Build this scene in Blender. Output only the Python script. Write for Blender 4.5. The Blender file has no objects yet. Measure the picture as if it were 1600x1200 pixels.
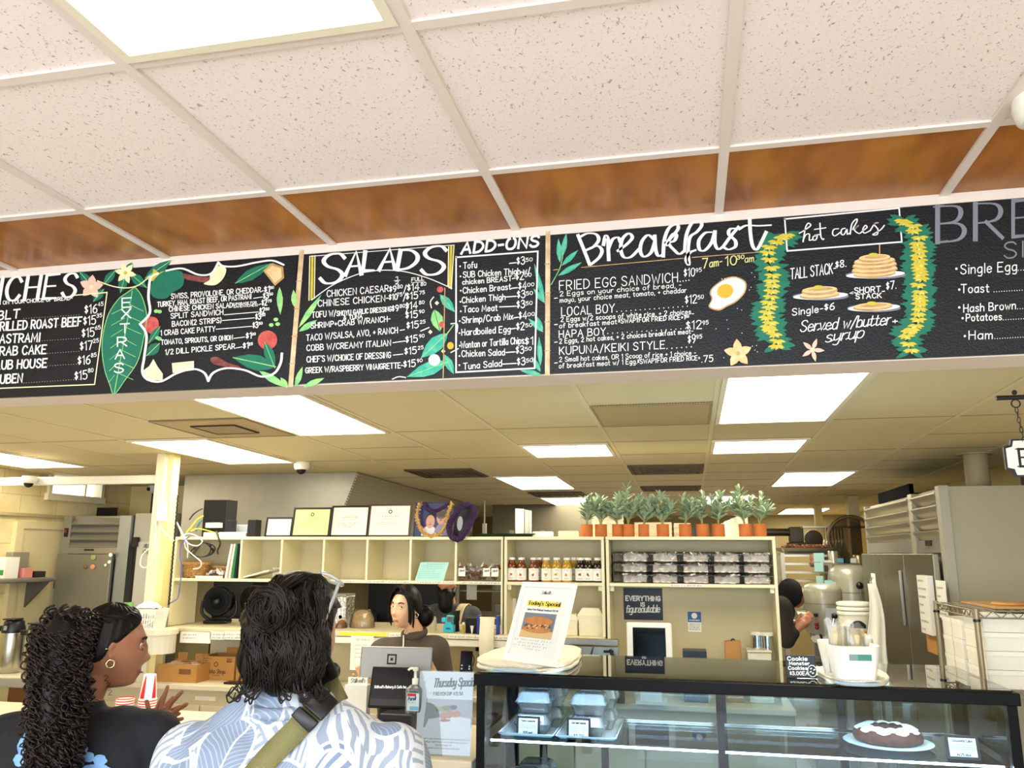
import bpy, bmesh, math, random
from math import sin, cos, pi, radians, atan2, sqrt, hypot
from mathutils import Vector as V, Matrix, Euler, noise

S = bpy.context.scene
COL = S.collection
# ---------------------------------------------------------------- camera
FPX = 1260.86                      # focal length in pixels of the 1600x1200 photo
YAW, PITCH, ROLL = 0.213069, 0.206551, 0.0040055
CAMZ = 1.78
fw = V((-sin(YAW) * cos(PITCH), cos(YAW) * cos(PITCH), sin(PITCH)))
rt = V((cos(YAW), sin(YAW), 0)); up = rt.cross(fw)
cr_, sr_ = cos(ROLL), sin(ROLL)
rt, up = cr_ * rt + sr_ * up, cr_ * up - sr_ * rt
cam = bpy.data.objects.new('camera', bpy.data.cameras.new('camera'))
COL.objects.link(cam)
cam.data.sensor_width = 36; cam.data.lens = FPX / 1600 * 36
cam.data.clip_start = .05; cam.data.clip_end = 100
cam.matrix_world = Matrix(((rt.x, up.x, -fw.x, 0), (rt.y, up.y, -fw.y, 0), (rt.z, up.z, -fw.z, CAMZ), (0, 0, 0, 1)))
S.camera = cam
# ---------------------------------------------------------------- view, world, daylight
S.view_settings.view_transform = 'Standard'; S.view_settings.look = 'None'
S.view_settings.gamma = 1; S.view_settings.use_curve_mapping = False
S.view_settings.exposure = 0.15
S.cycles.use_denoising = True
S.cycles.max_bounces = 10; S.cycles.diffuse_bounces = 5; S.cycles.glossy_bounces = 4
S.cycles.transmission_bounces = 8; S.cycles.transparent_max_bounces = 16
S.cycles.sample_clamp_indirect = 6
S.cycles.caustics_reflective = False; S.cycles.caustics_refractive = False
w = bpy.data.worlds.new('daylight'); S.world = w; w.use_nodes = True
bg = w.node_tree.nodes['Background']; bg.inputs[0].default_value = (.72, .85, 1, 1); bg.inputs[1].default_value = .9

def area(name, loc, rot, sx, sy, power, col):
    l = bpy.data.lights.new(name, 'AREA'); l.shape = 'RECTANGLE'; l.size = sx; l.size_y = sy
    l.energy = power; l.color = col
    o = bpy.data.objects.new(name, l); COL.objects.link(o); o.location = loc; o.rotation_euler = rot
    return o
# daylight that comes in through the shop's front windows, behind the camera
for k, xx in enumerate((-2.9, -.6, 1.7)):
    area('storefront_daylight', (xx, -3.45, 1.55), (radians(90), 0, 0), 1.9, 2.1, 110, (.80, .90, 1.0))
PANEL_K = 13.0                      # strength of the fluorescent panels

# ---------------------------------------------------------------- helpers
def ray(px, py): return rt * ((px - 800) / FPX) + up * ((600 - py) / FPX) + fw
def PY(px, py, y):
    r = ray(px, py); p = r * (y / r.y); p.z += CAMZ; return p
def PZ(px, py, z):
    r = ray(px, py); p = r * ((z - CAMZ) / r.z); p.z += CAMZ; return p
def PX(px, py, x):
    r = ray(px, py); p = r * (x / r.x); p.z += CAMZ; return p
def XY(px, y, py=880): return PY(px, py, y).x
def ZY(px, py, y): return PY(px, py, y).z

def lin(c):
    if isinstance(c, str):
        c = c.lstrip('#'); c = [int(c[i:i + 2], 16) / 255 for i in (0, 2, 4)]
    return tuple(((x + .055) / 1.055) ** 2.4 if x > .04045 else x / 12.92 for x in c)

MATS = {}
def mat(name, col='#808080', rough=.5, metal=0, var=None, bump=None, emis=None, trans=0, ior=1.45, spec=.5, alpha=1, stretch=None, coat=0):
    """var=(scale, amount 0..1 towards col2, col2); bump=(scale, strength)"""
    if name in MATS: return MATS[name]
    m = bpy.data.materials.new(name); m.use_nodes = True; MATS[name] = m
    nt = m.node_tree; b = nt.nodes['Principled BSDF']
    c = lin(col); b.inputs['Base Color'].default_value = (*c, 1)
    b.inputs['Roughness'].default_value = rough; b.inputs['Metallic'].default_value = metal
    b.inputs['Specular IOR Level'].default_value = spec
    b.inputs['Transmission Weight'].default_value = trans; b.inputs['IOR'].default_value = ior
    b.inputs['Alpha'].default_value = alpha; b.inputs['Coat Weight'].default_value = coat
    m.diffuse_color = (*c, 1)
    tc = None
    if var or bump:
        tc = nt.nodes.new('ShaderNodeTexCoord'); mp = nt.nodes.new('ShaderNodeMapping')
        nt.links.new(tc.outputs['Object'], mp.inputs[0])
        if stretch: mp.inputs['Scale'].default_value = stretch
    if var:
        n = nt.nodes.new('ShaderNodeTexNoise'); n.inputs['Scale'].default_value = var[0]; n.inputs['Detail'].default_value = 5
        nt.links.new(mp.outputs[0], n.inputs['Vector'])
        r = nt.nodes.new('ShaderNodeValToRGB'); r.color_ramp.elements[0].position = .35; r.color_ramp.elements[1].position = .7
        c2 = lin(var[2]) if len(var) > 2 else tuple(x * .6 for x in c)
        r.color_ramp.elements[0].color = (*c, 1)
        r.color_ramp.elements[1].color = (*[a + (d - a) * var[1] for a, d in zip(c, c2)], 1)
        nt.links.new(n.outputs['Fac'], r.inputs[0]); nt.links.new(r.outputs[0], b.inputs['Base Color'])
    if bump:
        n = nt.nodes.new('ShaderNodeTexNoise'); n.inputs['Scale'].default_value = bump[0]; n.inputs['Detail'].default_value = 4
        nt.links.new(mp.outputs[0], n.inputs['Vector'])
        bp = nt.nodes.new('ShaderNodeBump'); bp.inputs['Strength'].default_value = bump[1]; bp.inputs['Distance'].default_value = .01
        nt.links.new(n.outputs['Fac'], bp.inputs['Height']); nt.links.new(bp.outputs[0], b.inputs['Normal'])
    if emis:
        b.inputs['Emission Color'].default_value = (*lin(emis[0]), 1); b.inputs['Emission Strength'].default_value = emis[1]
    return m

def glass(name, col='#f4fbff', rough=.0, refl=1.0):
    """thin pane: mostly clear, with a Fresnel mirror of the room"""
    if name in MATS: return MATS[name]
    m = bpy.data.materials.new(name); m.use_nodes = True; MATS[name] = m
    nt = m.node_tree; nt.nodes.clear()
    out = nt.nodes.new('ShaderNodeOutputMaterial'); mx = nt.nodes.new('ShaderNodeMixShader')
    t = nt.nodes.new('ShaderNodeBsdfTransparent'); t.inputs[0].default_value = (*lin(col), 1)
    g = nt.nodes.new('ShaderNodeBsdfGlossy'); g.inputs['Roughness'].default_value = rough
    f = nt.nodes.new('ShaderNodeFresnel'); f.inputs[0].default_value = 1.5
    ml = nt.nodes.new('ShaderNodeMath'); ml.operation = 'MULTIPLY'; ml.inputs[1].default_value = refl; ml.use_clamp = True
    nt.links.new(f.outputs[0], ml.inputs[0]); nt.links.new(ml.outputs[0], mx.inputs[0])
    nt.links.new(t.outputs[0], mx.inputs[1]); nt.links.new(g.outputs[0], mx.inputs[2]); nt.links.new(mx.outputs[0], out.inputs[0])
    m.diffuse_color = (*lin(col), .3)
    return m

def film(name, col='#f6fafc', a=.2, rough=.08, refl=1.2):
    """clear plastic: see-through with a faint milky body and a sheen"""
    if name in MATS: return MATS[name]
    m = glass(name, '#fdfeff', rough, refl); nt = m.node_tree
    mx = [n for n in nt.nodes if n.type == 'MIX_SHADER'][0]; tr = [n for n in nt.nodes if n.type == 'BSDF_TRANSPARENT'][0]
    d = nt.nodes.new('ShaderNodeBsdfDiffuse'); d.inputs[0].default_value = (*lin(col), 1); l = nt.nodes.new('ShaderNodeBsdfTranslucent'); l.inputs[0].default_value = (*lin(col), 1)
    h = nt.nodes.new('ShaderNodeMixShader'); h.inputs[0].default_value = .5; nt.links.new(d.outputs[0], h.inputs[1]); nt.links.new(l.outputs[0], h.inputs[2])
    k = nt.nodes.new('ShaderNodeMixShader'); k.inputs[0].default_value = a; nt.links.new(tr.outputs[0], k.inputs[1]); nt.links.new(h.outputs[0], k.inputs[2]); nt.links.new(k.outputs[0], mx.inputs[1])
    return m

class MB:
    def __init__(s): s.v = []; s.f = []; s.m = []; s.s = []; s.T = None
    def add(s, vs, fs, m=0, smooth=False):
        o = len(s.v)
        if s.T is not None: vs = [s.T @ V(p) for p in vs]
        s.v += [tuple(p) for p in vs]
        for f in fs: s.f.append([i + o for i in f]); s.m.append(m); s.s.append(smooth)
        return s
    def bx(s, x0, x1, y0, y1, z0, z1, m=0):
        return s.add([(x0, y0, z0), (x1, y0, z0), (x1, y1, z0), (x0, y1, z0), (x0, y0, z1), (x1, y0, z1), (x1, y1, z1), (x0, y1, z1)],
                     [(0, 3, 2, 1), (4, 5, 6, 7), (0, 1, 5, 4), (1, 2, 6, 5), (2, 3, 7, 6), (3, 0, 4, 7)], m)
    def box(s, c, d, m=0):
        return s.bx(c[0] - d[0] / 2, c[0] + d[0] / 2, c[1] - d[1] / 2, c[1] + d[1] / 2, c[2] - d[2] / 2, c[2] + d[2] / 2, m)
    def ring(s, rings, m=0, smooth=True, caps=True, closed=False):
        n = len(rings[0]); vs = [p for r in rings for p in r]; fs = []
        k = len(rings)
        for i in range(k if closed else k - 1):
            j = (i + 1) % k
            for a in range(n): b = (a + 1) % n; fs.append((i * n + a, i * n + b, j * n + b, j * n + a))
        s.add(vs, fs, m, smooth)
        if caps and not closed:
            s.add(rings[0], [tuple(range(n - 1, -1, -1))], m); s.add(rings[-1], [tuple(range(n))], m)
        return s
    def tube(s, pts, r, n=6, m=0, closed=False, smooth=True, caps=True, flat=1):
        pts = [V(p) for p in pts]; k = len(pts); rings = []; pu = None
        for i, p in enumerate(pts):
            a = pts[(i - 1) % k] if (i or closed) else p; b = pts[(i + 1) % k] if (i < k - 1 or closed) else p
            t = (b - a)
            t = t.normalized() if t.length > 1e-9 else V((0, 0, 1))
            if pu is None: pu = t.cross(V((0, 0, 1)) if abs(t.z) < .9 else V((1, 0, 0)))
            pu = pu - t * pu.dot(t); pu = pu.normalized() if pu.length > 1e-9 else t.orthogonal().normalized()
            q = t.cross(pu); rr = r[i] if isinstance(r, (list, tuple)) else r
            rings.append([p + pu * (rr * cos(2 * pi * j / n)) + q * (rr * flat * sin(2 * pi * j / n)) for j in range(n)])
        return s.ring(rings, m, smooth, caps, closed)
    def cyl(s, a, b, r0, r1=None, n=16, m=0, smooth=True, caps=True):
        return s.tube([a, b], [r0, r0 if r1 is None else r1], n, m, False, smooth, caps)
    def lathe(s, prof, n=20, m=0, o=(0, 0, 0), smooth=True, caps=True):
        rings = [[(o[0] + r * cos(2 * pi * j / n), o[1] + r * sin(2 * pi * j / n), o[2] + z) for j in range(n)] for r, z in prof]
        return s.ring(rings, m, smooth, caps)
    def poly(s, pts, m=0): return s.add(pts, [tuple(range(len(pts)))], m)
    def prism(s, pts, vec, m=0):
        n = len(pts); vec = V(vec); q = [V(p) + vec for p in pts]
        fs = [tuple(range(n - 1, -1, -1)), tuple(range(n, 2 * n))] + [(i, (i + 1) % n, (i + 1) % n + n, i + n) for i in range(n)]
        return s.add(list(pts) + q, fs, m)
    def sph(s, c, r, m=0, n=16, k=10):
        if not isinstance(r, (tuple, list, V)): r = (r, r, r)
        rings = []
        for i in range(k + 1):
            t = pi * (i + .02 if i == 0 else i - .02 if i == k else i) / k
            rings.append([(c[0] + r[0] * sin(t) * cos(2 * pi * j / n), c[1] + r[1] * sin(t) * sin(2 * pi * j / n), c[2] - r[2] * cos(t)) for j in range(n)])
        return s.ring(rings, m)
    def grid(s, fn, nu, nv, m=0, smooth=True):
        vs = [fn(i / nu, j / nv) for j in range(nv + 1) for i in range(nu + 1)]
        fs = [(j * (nu + 1) + i, j * (nu + 1) + i + 1, (j + 1) * (nu + 1) + i + 1, (j + 1) * (nu + 1) + i) for j in range(nv) for i in range(nu)]
        return s.add(vs, fs, m, smooth)
    def capsule(s, a, b, r0, r1, m=0, n=14):
        a = V(a); b = V(b); d = (b - a); L = d.length; d = d / L if L > 1e-6 else V((0, 0, 1))
        u = d.orthogonal().normalized(); q = d.cross(u); rings = []
        st = [(-cos(t) * r0, sin(t) * r0, 0) for t in (.15, .5, .9, 1.25)] + [(0, r0, 0), (0, r1, 1)] + [(cos(t) * r1, sin(t) * r1, 1) for t in (1.25, .9, .5, .15)]
        for dz, rr, e in st:
            c = (b if e else a) + d * dz
            rings.append([c + u * (rr * cos(2 * pi * j / n)) + q * (rr * sin(2 * pi * j / n)) for j in range(n)])
        return s.ring(rings, m)

def mesh(name, mb, mats):
    me = bpy.data.meshes.new(name); me.from_pydata(mb.v, [], mb.f)
    if not isinstance(mats, (list, tuple)): mats = [mats]
    for m in mats: me.materials.append(m)
    me.polygons.foreach_set('material_index', mb.m); me.polygons.foreach_set('use_smooth', mb.s); me.update()
    return me
def obj(name, mb, mats, parent=None, bev=0, loc=None, seg=2):
    o = bpy.data.objects.new(name, mesh(name, mb, mats)); COL.objects.link(o)
    if parent: o.parent = parent
    if loc is not None: o.location = loc
    if bev:
        b = o.modifiers.new('bevel', 'BEVEL'); b.width = bev; b.segments = seg; b.limit_method = 'ANGLE'; b.angle_limit = radians(35)
        b.harden_normals = False
    return o
def tag(o, label=None, cat=None, group=None, kind=None):
    if label: o['label'] = label
    if cat: o['category'] = cat
    if group: o['group'] = group
    if kind: o['kind'] = kind
    return o
def thing(name, label, cat, loc=(0, 0, 0), rz=0, group=None, rx=0):
    o = bpy.data.objects.new(name, None); COL.objects.link(o); o.empty_display_size = .05
    o.location = loc; o.rotation_euler = (rx, 0, rz)
    return tag(o, label, cat, group)
def one(name, label, cat, mb, mats, group=None, bev=0, loc=(0, 0, 0), rz=0, rx=0, seg=2):
    o = obj(name, mb, mats, None, bev, loc, seg); o.rotation_euler = (rx, 0, rz)
    return tag(o, label, cat, group)
def struct(name, mb, mats, label=None, bev=0, loc=None):
    return tag(obj(name, mb, mats, None, bev, loc), label, None, None, 'structure')
def dup(root, loc, rz=0, label=None, group=None):
    r = root.copy(); COL.objects.link(r); r.location = loc; r.rotation_euler = (root.rotation_euler[0], 0, rz)
    if label: r['label'] = label
    if group: r['group'] = group
    for ch in list(root.children):
        c = ch.copy(); COL.objects.link(c); c.parent = r
        for g in ch.children:
            d = g.copy(); COL.objects.link(d); d.parent = c
    return r
def sm(pts, k=4, closed=False):
    """Catmull-Rom through the points"""
    pts = [V(p) for p in pts]; n = len(pts)
    if n < 3: return pts
    out = []
    for i in range(n if closed else n - 1):
        g = lambda j: pts[j % n] if closed else pts[max(0, min(n - 1, j))]
        a, b, c, d = g(i - 1), g(i), g(i + 1), g(i + 2)
        for t in range(k):
            t = t / k
            out.append(.5 * (2 * b + (c - a) * t + (2 * a - 5 * b + 4 * c - d) * t * t + (3 * b - a - 3 * c + d) * t ** 3))
    if not closed: out.append(pts[-1])
    return out

# ---------------------------------------------------------------- hand lettering: single stroke glyphs, cap height 6
G = {
'A': '0,0 2,6 4,0;.8,2.2 3.2,2.2', 'B': '0,0 0,6;~0,6 2.6,5.8 3.2,4.6 2.4,3.3 0,3.1;~0,3.1 2.8,2.9 3.7,1.6 2.8,.2 0,0',
'C': '~3.8,4.8 2.8,5.9 1.2,5.7 .2,4 .2,2 1.2,.3 2.8,.1 3.8,1.2', 'D': '0,0 0,6;~0,6 2.2,5.7 3.7,4 3.7,2 2.2,.3 0,0',
'E': '3.4,6 0,6 0,0 3.4,0;0,3.1 2.7,3.1', 'F': '3.4,6 0,6 0,0;0,3.1 2.6,3.1',
'G': '~3.8,4.9 2.8,5.9 1.2,5.7 .2,4 .2,2 1.2,.3 2.8,.2 3.8,1.4 3.8,2.7;3.8,2.7 2.3,2.7', 'H': '0,0 0,6;3.6,0 3.6,6;0,3.1 3.6,3.1',
'I': '.4,0 .4,6', 'J': '~2.8,6 2.8,1.5 1.8,.1 .6,.2 0,1.3', 'K': '0,0 0,6;3.5,6 0,2.6;1.2,3.5 3.7,0', 'L': '0,6 0,0 3.2,0',
'M': '0,0 .4,6 2.4,1.5 4.4,6 4.8,0', 'N': '0,0 0,6 3.6,0 3.6,6', 'O': '~2,6 .6,5.4 0,3 .6,.6 2,0 3.4,.6 4,3 3.4,5.4 2,6',
'P': '0,0 0,6;~0,6 2.7,5.7 3.5,4.4 2.7,3 0,2.7', 'Q': '~2,6 .6,5.4 0,3 .6,.6 2,0 3.4,.6 4,3 3.4,5.4 2,6;2.4,1.6 4,-.4',
'R': '0,0 0,6;~0,6 2.7,5.7 3.5,4.4 2.7,3 0,2.7;1.5,2.8 3.7,0', 'S': '~3.5,5 2.6,5.9 1,5.8 .2,4.7 1,3.5 2.7,2.7 3.6,1.5 2.8,.2 1.1,.1 .1,1.1',
'T': '0,6 4,6;2,6 2,0', 'U': '~0,6 0,2 .8,.3 1.9,0 3,.3 3.7,2 3.7,6', 'V': '0,6 2,0 4,6', 'W': '0,6 1.3,0 2.7,4.4 4.1,0 5.4,6',
'X': '0,0 3.7,6;0,6 3.7,0', 'Y': '0,6 2,3 4,6;2,3 2,0', 'Z': '0,6 3.6,6 0,0 3.6,0',
'0': '~1.7,6 .4,5 0,3 .4,1 1.7,0 3,1 3.4,3 3,5 1.7,6', '1': '0,4.8 1.2,6 1.2,0', '2': '~.1,4.7 .8,5.8 2.2,5.9 3.1,4.8 2.6,3.4 .1,.1;.1,0 3.4,0',
'3': '~.2,5.2 1.4,6 2.8,5.4 2.7,3.9 1.3,3.2;~1.3,3.2 3,2.8 3.3,1.3 2.2,.1 .8,.1 0,1', '4': '2.6,0 2.6,6 0,1.8 3.6,1.8',
'5': '3.1,6 .5,6 .3,3.4;~.3,3.4 1.8,3.9 3.2,2.9 3.1,.9 1.7,0 .1,.6', '6': '~2.8,5.8 1,4.6 .1,2.2 .6,.4 1.9,0 3.1,.9 3,2.6 1.7,3.3 .3,2.4',
'7': '0,6 3.4,6 1.2,0', '8': '~1.7,3.2 .4,4.4 .7,5.7 1.7,6 2.8,5.6 3,4.4 1.7,3.2 .2,1.7 .5,.4 1.7,0 3,.4 3.2,1.7 1.7,3.2',
'9': '~3,3.7 1.8,2.7 .5,3.2 .2,4.8 1.2,5.9 2.5,5.7 3.1,4.2 2.8,2 1.4,0', '$': '~2.4,4.4 1.6,5 .6,4.8 .3,4 1.2,3.2 2.2,2.5 2.2,1.5 1.2,1 .2,1.6;1.3,5.8 1.2,.2',
'.': '.1,0 .4,.1', ',': '.4,.3 0,-1', '-': '0,2.8 2,2.9', '_': '0,0 2.4,.1', '/': '0,-.6 2.4,6.2', '+': '0,2.6 2.6,2.6;1.3,4 1.3,1.3', '(': '~1,6.4 .1,4.4 .1,1.6 1,-.5',
')': '~0,6.4 .9,4.4 .9,1.6 0,-.5', "'": '.3,6.2 .1,4.8', ':': '.1,.6 .3,.7;.1,3 .3,3.1', '*': '0,2 2.2,5;0,5 2.2,2;1.1,5.4 1.1,1.6', '!': '.2,6 .2,2;.2,.3 .2,.1',
'&': '~3.6,0 1,4 .8,5.4 1.6,6 2.4,5.2 1.6,3.8 .2,2.2 .3,.7 1.4,0 2.6,.6 3.4,2.6', '^': '1,0 1,6;0,4.6 1,6 2,4.6', '<': '2,4 0,2.8 2,1.6',
'a': '~3,3 2,3.8 .7,3.3 .1,1.8 .7,.3 1.9,.2 2.9,1.4;3,3.8 3,0', 'b': '0,6 0,0;~0,2.6 1.2,3.8 2.6,3.4 3,1.9 2.5,.3 1.2,0 0,1', 'c': '~2.8,3.1 1.8,3.8 .6,3.3 .1,1.9 .6,.4 1.8,0 2.8,.8',
'd': '3,6 3,0;~3,2.6 1.9,3.8 .5,3.3 .1,1.8 .6,.3 1.8,0 3,1.2', 'e': '~.2,2 2.9,2.2 2.5,3.4 1.4,3.8 .4,3 .1,1.6 .8,.2 1.9,0 2.9,.8', 'f': '~2.4,5.6 1.6,6 .9,5.2 .8,3.8 .8,0;0,3.6 2,3.6',
'g': '~3,3 2,3.8 .7,3.3 .1,1.8 .7,.4 1.9,.3 3,1.4;~3,3.8 3,-.6 2.2,-1.9 .5,-1.6', 'h': '0,6 0,0;~0,2.4 1.2,3.7 2.5,3.4 2.8,2 2.8,0', 'i': '.3,3.8 .3,0;.3,5.1 .3,5.5',
'j': '~1,3.8 1,-1 .4,-1.9 -.6,-1.6;1,5.1 1,5.5', 'k': '0,6 0,0;2.5,3.8 0,1.7;.9,2.4 2.6,0', 'l': '.3,6 .3,0', 'm': '0,3.8 0,0;~0,2.5 .9,3.7 1.8,3.3 2,2 2,0;~2,2.5 2.9,3.7 3.8,3.3 4,2 4,0',
'n': '0,3.8 0,0;~0,2.4 1.2,3.7 2.4,3.4 2.7,2 2.7,0', 'o': '~1.5,3.8 .4,3.2 0,1.9 .5,.5 1.5,0 2.6,.5 3,1.9 2.6,3.3 1.5,3.8', 'p': '0,3.8 0,-2;~0,2.6 1.2,3.8 2.6,3.4 3,1.9 2.5,.3 1.2,0 0,1',
'q': '~3,3 2,3.8 .7,3.3 .1,1.8 .7,.3 1.9,.2 3,1.4;3,3.8 3,-2', 'r': '0,3.8 0,0;~0,2.2 .8,3.5 2.1,3.7', 's': '~2.5,3.2 1.6,3.8 .5,3.5 .3,2.6 1.3,2 2.4,1.4 2.4,.5 1.3,0 .1,.6',
't': '~1,5.4 1,1 1.5,.1 2.3,.3;0,3.8 2.2,3.8', 'u': '~0,3.8 0,1.4 .6,.2 1.6,.1 2.7,1.4;2.7,3.8 2.7,0', 'v': '0,3.8 1.4,0 2.8,3.8', 'w': '0,3.8 1,0 2,3 3,0 4,3.8', 'x': '0,0 2.6,3.8;0,3.8 2.6,0',
'y': '~0,3.8 .2,1.6 1,.5 2.6,1.6;~2.7,3.8 2.7,-.6 2,-1.9 .4,-1.6', 'z': '0,3.8 2.5,3.8 0,0 2.6,0'}
GL = {}
def glyph(ch):
    if ch not in GL:
        st = []
        for s in G.get(ch, '').split(';'):
            if not s: continue
            c = s[0] == '~'; p = [tuple(map(float, q.split(','))) for q in s.lstrip('~').split()]
            st.append([tuple(q) for q in sm([(x, y, 0) for x, y in p], 4)] if c else [(x, y, 0) for x, y in p])
        wd = max([q[0] for s in st for q in s] or [2])
        GL[ch] = (st, wd)
    return GL[ch]
def strokes(text, gap=1.5, slant=0, space=2.6, join=False):
    x = 0; out = []
    prev = None
    for ch in text:
        if ch == ' ': x += space; prev = None; continue
        st, wd = glyph(ch)
        if join and prev is not None and ch.islower(): out.append([(prev + slant * .3, .3, 0), (x + .25 + slant * .9, .9, 0)])
        for s in st: out.append([(x + q[0] + slant * q[1], q[1], 0) for q in s])
        x += wd + gap; prev = x - gap if ch.islower() else None
    return out, max(x - gap, .1)
def ribbon(mb, pts, wd, fn, m=0, callig=0):
    """flat brush stroke in 2D units, mapped to 3D by fn(u, v)"""
    pts = [V((p[0], p[1], 0)) for p in pts]
    q = [pts[0]]
    for p in pts[1:]:
        if (p - q[-1]).length > 1e-6: q.append(p)
    pts = q; n = len(pts)
    if n == 1: pts = [pts[0], pts[0] + V((wd * .5, 0, 0))]; n = 2
    L = []; Rr = []
    for i, p in enumerate(pts):
        a = (p - pts[i - 1]).normalized() if i else (pts[1] - p).normalized()
        b = (pts[i + 1] - p).normalized() if i < n - 1 else a
        t = a + b; t = t.normalized() if t.length > .3 else a
        nr = V((-t.y, t.x, 0)); k = wd / 2 / max(.6, abs(nr.dot(V((-a.y, a.x, 0)))))
        if callig: k *= (1 - callig) + callig * abs(t.y) ** 1.3
        e = t * (wd * .35) * (-1 if i == 0 else 1 if i == n - 1 else 0)
        L.append(fn(*(p + e + nr * k).xy)); Rr.append(fn(*(p + e - nr * k).xy))
    mb.rc = getattr(mb, 'rc', 0) + 1; e = wd * .5; p = pts[0]; o = fn(p.x, p.y); nr = (fn(p.x + e, p.y) - o).cross(fn(p.x, p.y + e) - o).normalized() * ((mb.rc % 60) * 5e-6)
    mb.add([q + nr for q in L + Rr], [(i + n, i + n + 1, i + 1, i) for i in range(n - 1)], m)
def text(mb, s, fn, x0, y0, x1, y1, h, wd, m=0, slant=0, gap=1.5, callig=0, join=False, jit=0):
    """write s along the baseline (x0,y0)-(x1,y1) with cap height h, all in the plane units of fn; fn's v axis points up"""
    st, W = strokes(s, gap, slant, join=join)
    dx, dy = x1 - x0, y1 - y0; k = h / 6
    L = hypot(dx, dy); ux, uy = dx / L, dy / L
    for q in st:
        ribbon(mb, [(x0 + dx * p[0] / W, y0 + dy * p[0] / W + p[1] * k) for p in q], wd, fn, m, callig)
def scribble(mb, fn, x0, x1, y, h, wd, m=0, seed=1):
    """a line of print too small to read: short strokes"""
    r = random.Random(seed); x = x0
    while x < x1:
        n = r.randint(2, 6)
        for k in range(n):
            if x > x1: break
            a = r.random()
            if a < .5: ribbon(mb, [(x, y), (x + h * .1, y + h)], wd, fn, m)
            else: ribbon(mb, [(x, y + h * r.random() * .4), (x + h * .45, y + h * (.5 + .5 * r.random()))], wd, fn, m)
            x += h * .7
        x += h * .6
# ---------------------------------------------------------------- materials
WHITE = mat('white_plastic', '#f0efe8', .4)
CREAM = mat('cream_paint', '#e6ddb4', .55, var=(3, .25, '#cfc392'))
SHELFM = mat('cream_laminate', '#e9e1bd', .45, var=(2, .2, '#d8cfa4'))
BACKP = mat('putty_panel', '#c9bd98', .6, var=(2.5, .25, '#b5a883'))
BLACK = mat('black_plastic', '#0e0e10', .35)
MBLACK = mat('matte_black', '#121214', .7)
STEEL = mat('brushed_steel', '#b4b0a4', .32, 1, var=(2.2, .5, '#8e8a7e'), stretch=(1, 1, .15))
DSTEEL = mat('dull_steel', '#8f8b7e', .42, .9, var=(1.6, .5, '#6f6b5e'))
CHROME = mat('chrome', '#d8d8d8', .12, 1)
WOODP = mat('brown_veneer', '#b5742c', .3, 0, var=(7, .75, '#7c3f14'), stretch=(1.6, .55, 1), spec=.35)
GRIDM = mat('ceiling_grid_enamel', '#e2d6cc', .5)
PAPER = mat('white_paper', '#f4f2e8', .7)
INK = mat('black_ink', '#1c1a1a', .7)
CARD = mat('corrugated_cardboard', '#b98748', .75, var=(5, .3, '#a37239'))
FOAMW = mat('cream_foam', '#f3ecd0', .6)
SKIN1 = mat('skin_warm', '#b07a58', .5, var=(9, .25, '#96604a'))

def tile_mat():
    m = mat('acoustic_tile', '#e4d5c8', .85); nt = m.node_tree; b = nt.nodes['Principled BSDF']
    tc = nt.nodes.new('ShaderNodeTexCoord')
    def specks(scale, st, lo, hi):
        mp = nt.nodes.new('ShaderNodeMapping'); mp.inputs['Scale'].default_value = st
        nt.links.new(tc.outputs['Object'], mp.inputs[0])
        n = nt.nodes.new('ShaderNodeTexNoise'); n.inputs['Scale'].default_value = scale; n.inputs['Detail'].default_value = 2
        n.inputs['Distortion'].default_value = .6
        nt.links.new(mp.outputs[0], n.inputs['Vector'])
        r = nt.nodes.new('ShaderNodeMapRange'); r.inputs[1].default_value = lo; r.inputs[2].default_value = hi
        nt.links.new(n.outputs['Fac'], r.inputs[0]); return r.outputs[0]
    a = specks(135, (1, .62, 1), .655, .70); c = specks(230, (.7, 1, 1), .665, .71)
    mx = nt.nodes.new('ShaderNodeMath'); mx.operation = 'MAXIMUM'; nt.links.new(a, mx.inputs[0]); nt.links.new(c, mx.inputs[1])
    ml = nt.nodes.new('ShaderNodeMath'); ml.operation = 'MULTIPLY'; ml.inputs[1].default_value = .8; nt.links.new(mx.outputs[0], ml.inputs[0])
    mix = nt.nodes.new('ShaderNodeMix'); mix.data_type = 'RGBA'
    mix.inputs[6].default_value = (*lin('#f1e5e0'), 1); mix.inputs[7].default_value = (*lin('#a58f80'), 1)
    nt.links.new(ml.outputs[0], mix.inputs[0]); nt.links.new(mix.outputs[2], b.inputs['Base Color'])
    bp = nt.nodes.new('ShaderNodeBump'); bp.inputs['Strength'].default_value = .5; bp.inputs['Distance'].default_value = .004; bp.invert = True
    nt.links.new(mx.outputs[0], bp.inputs['Height']); nt.links.new(bp.outputs[0], b.inputs['Normal'])
    return m
TILE = tile_mat()
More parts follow.
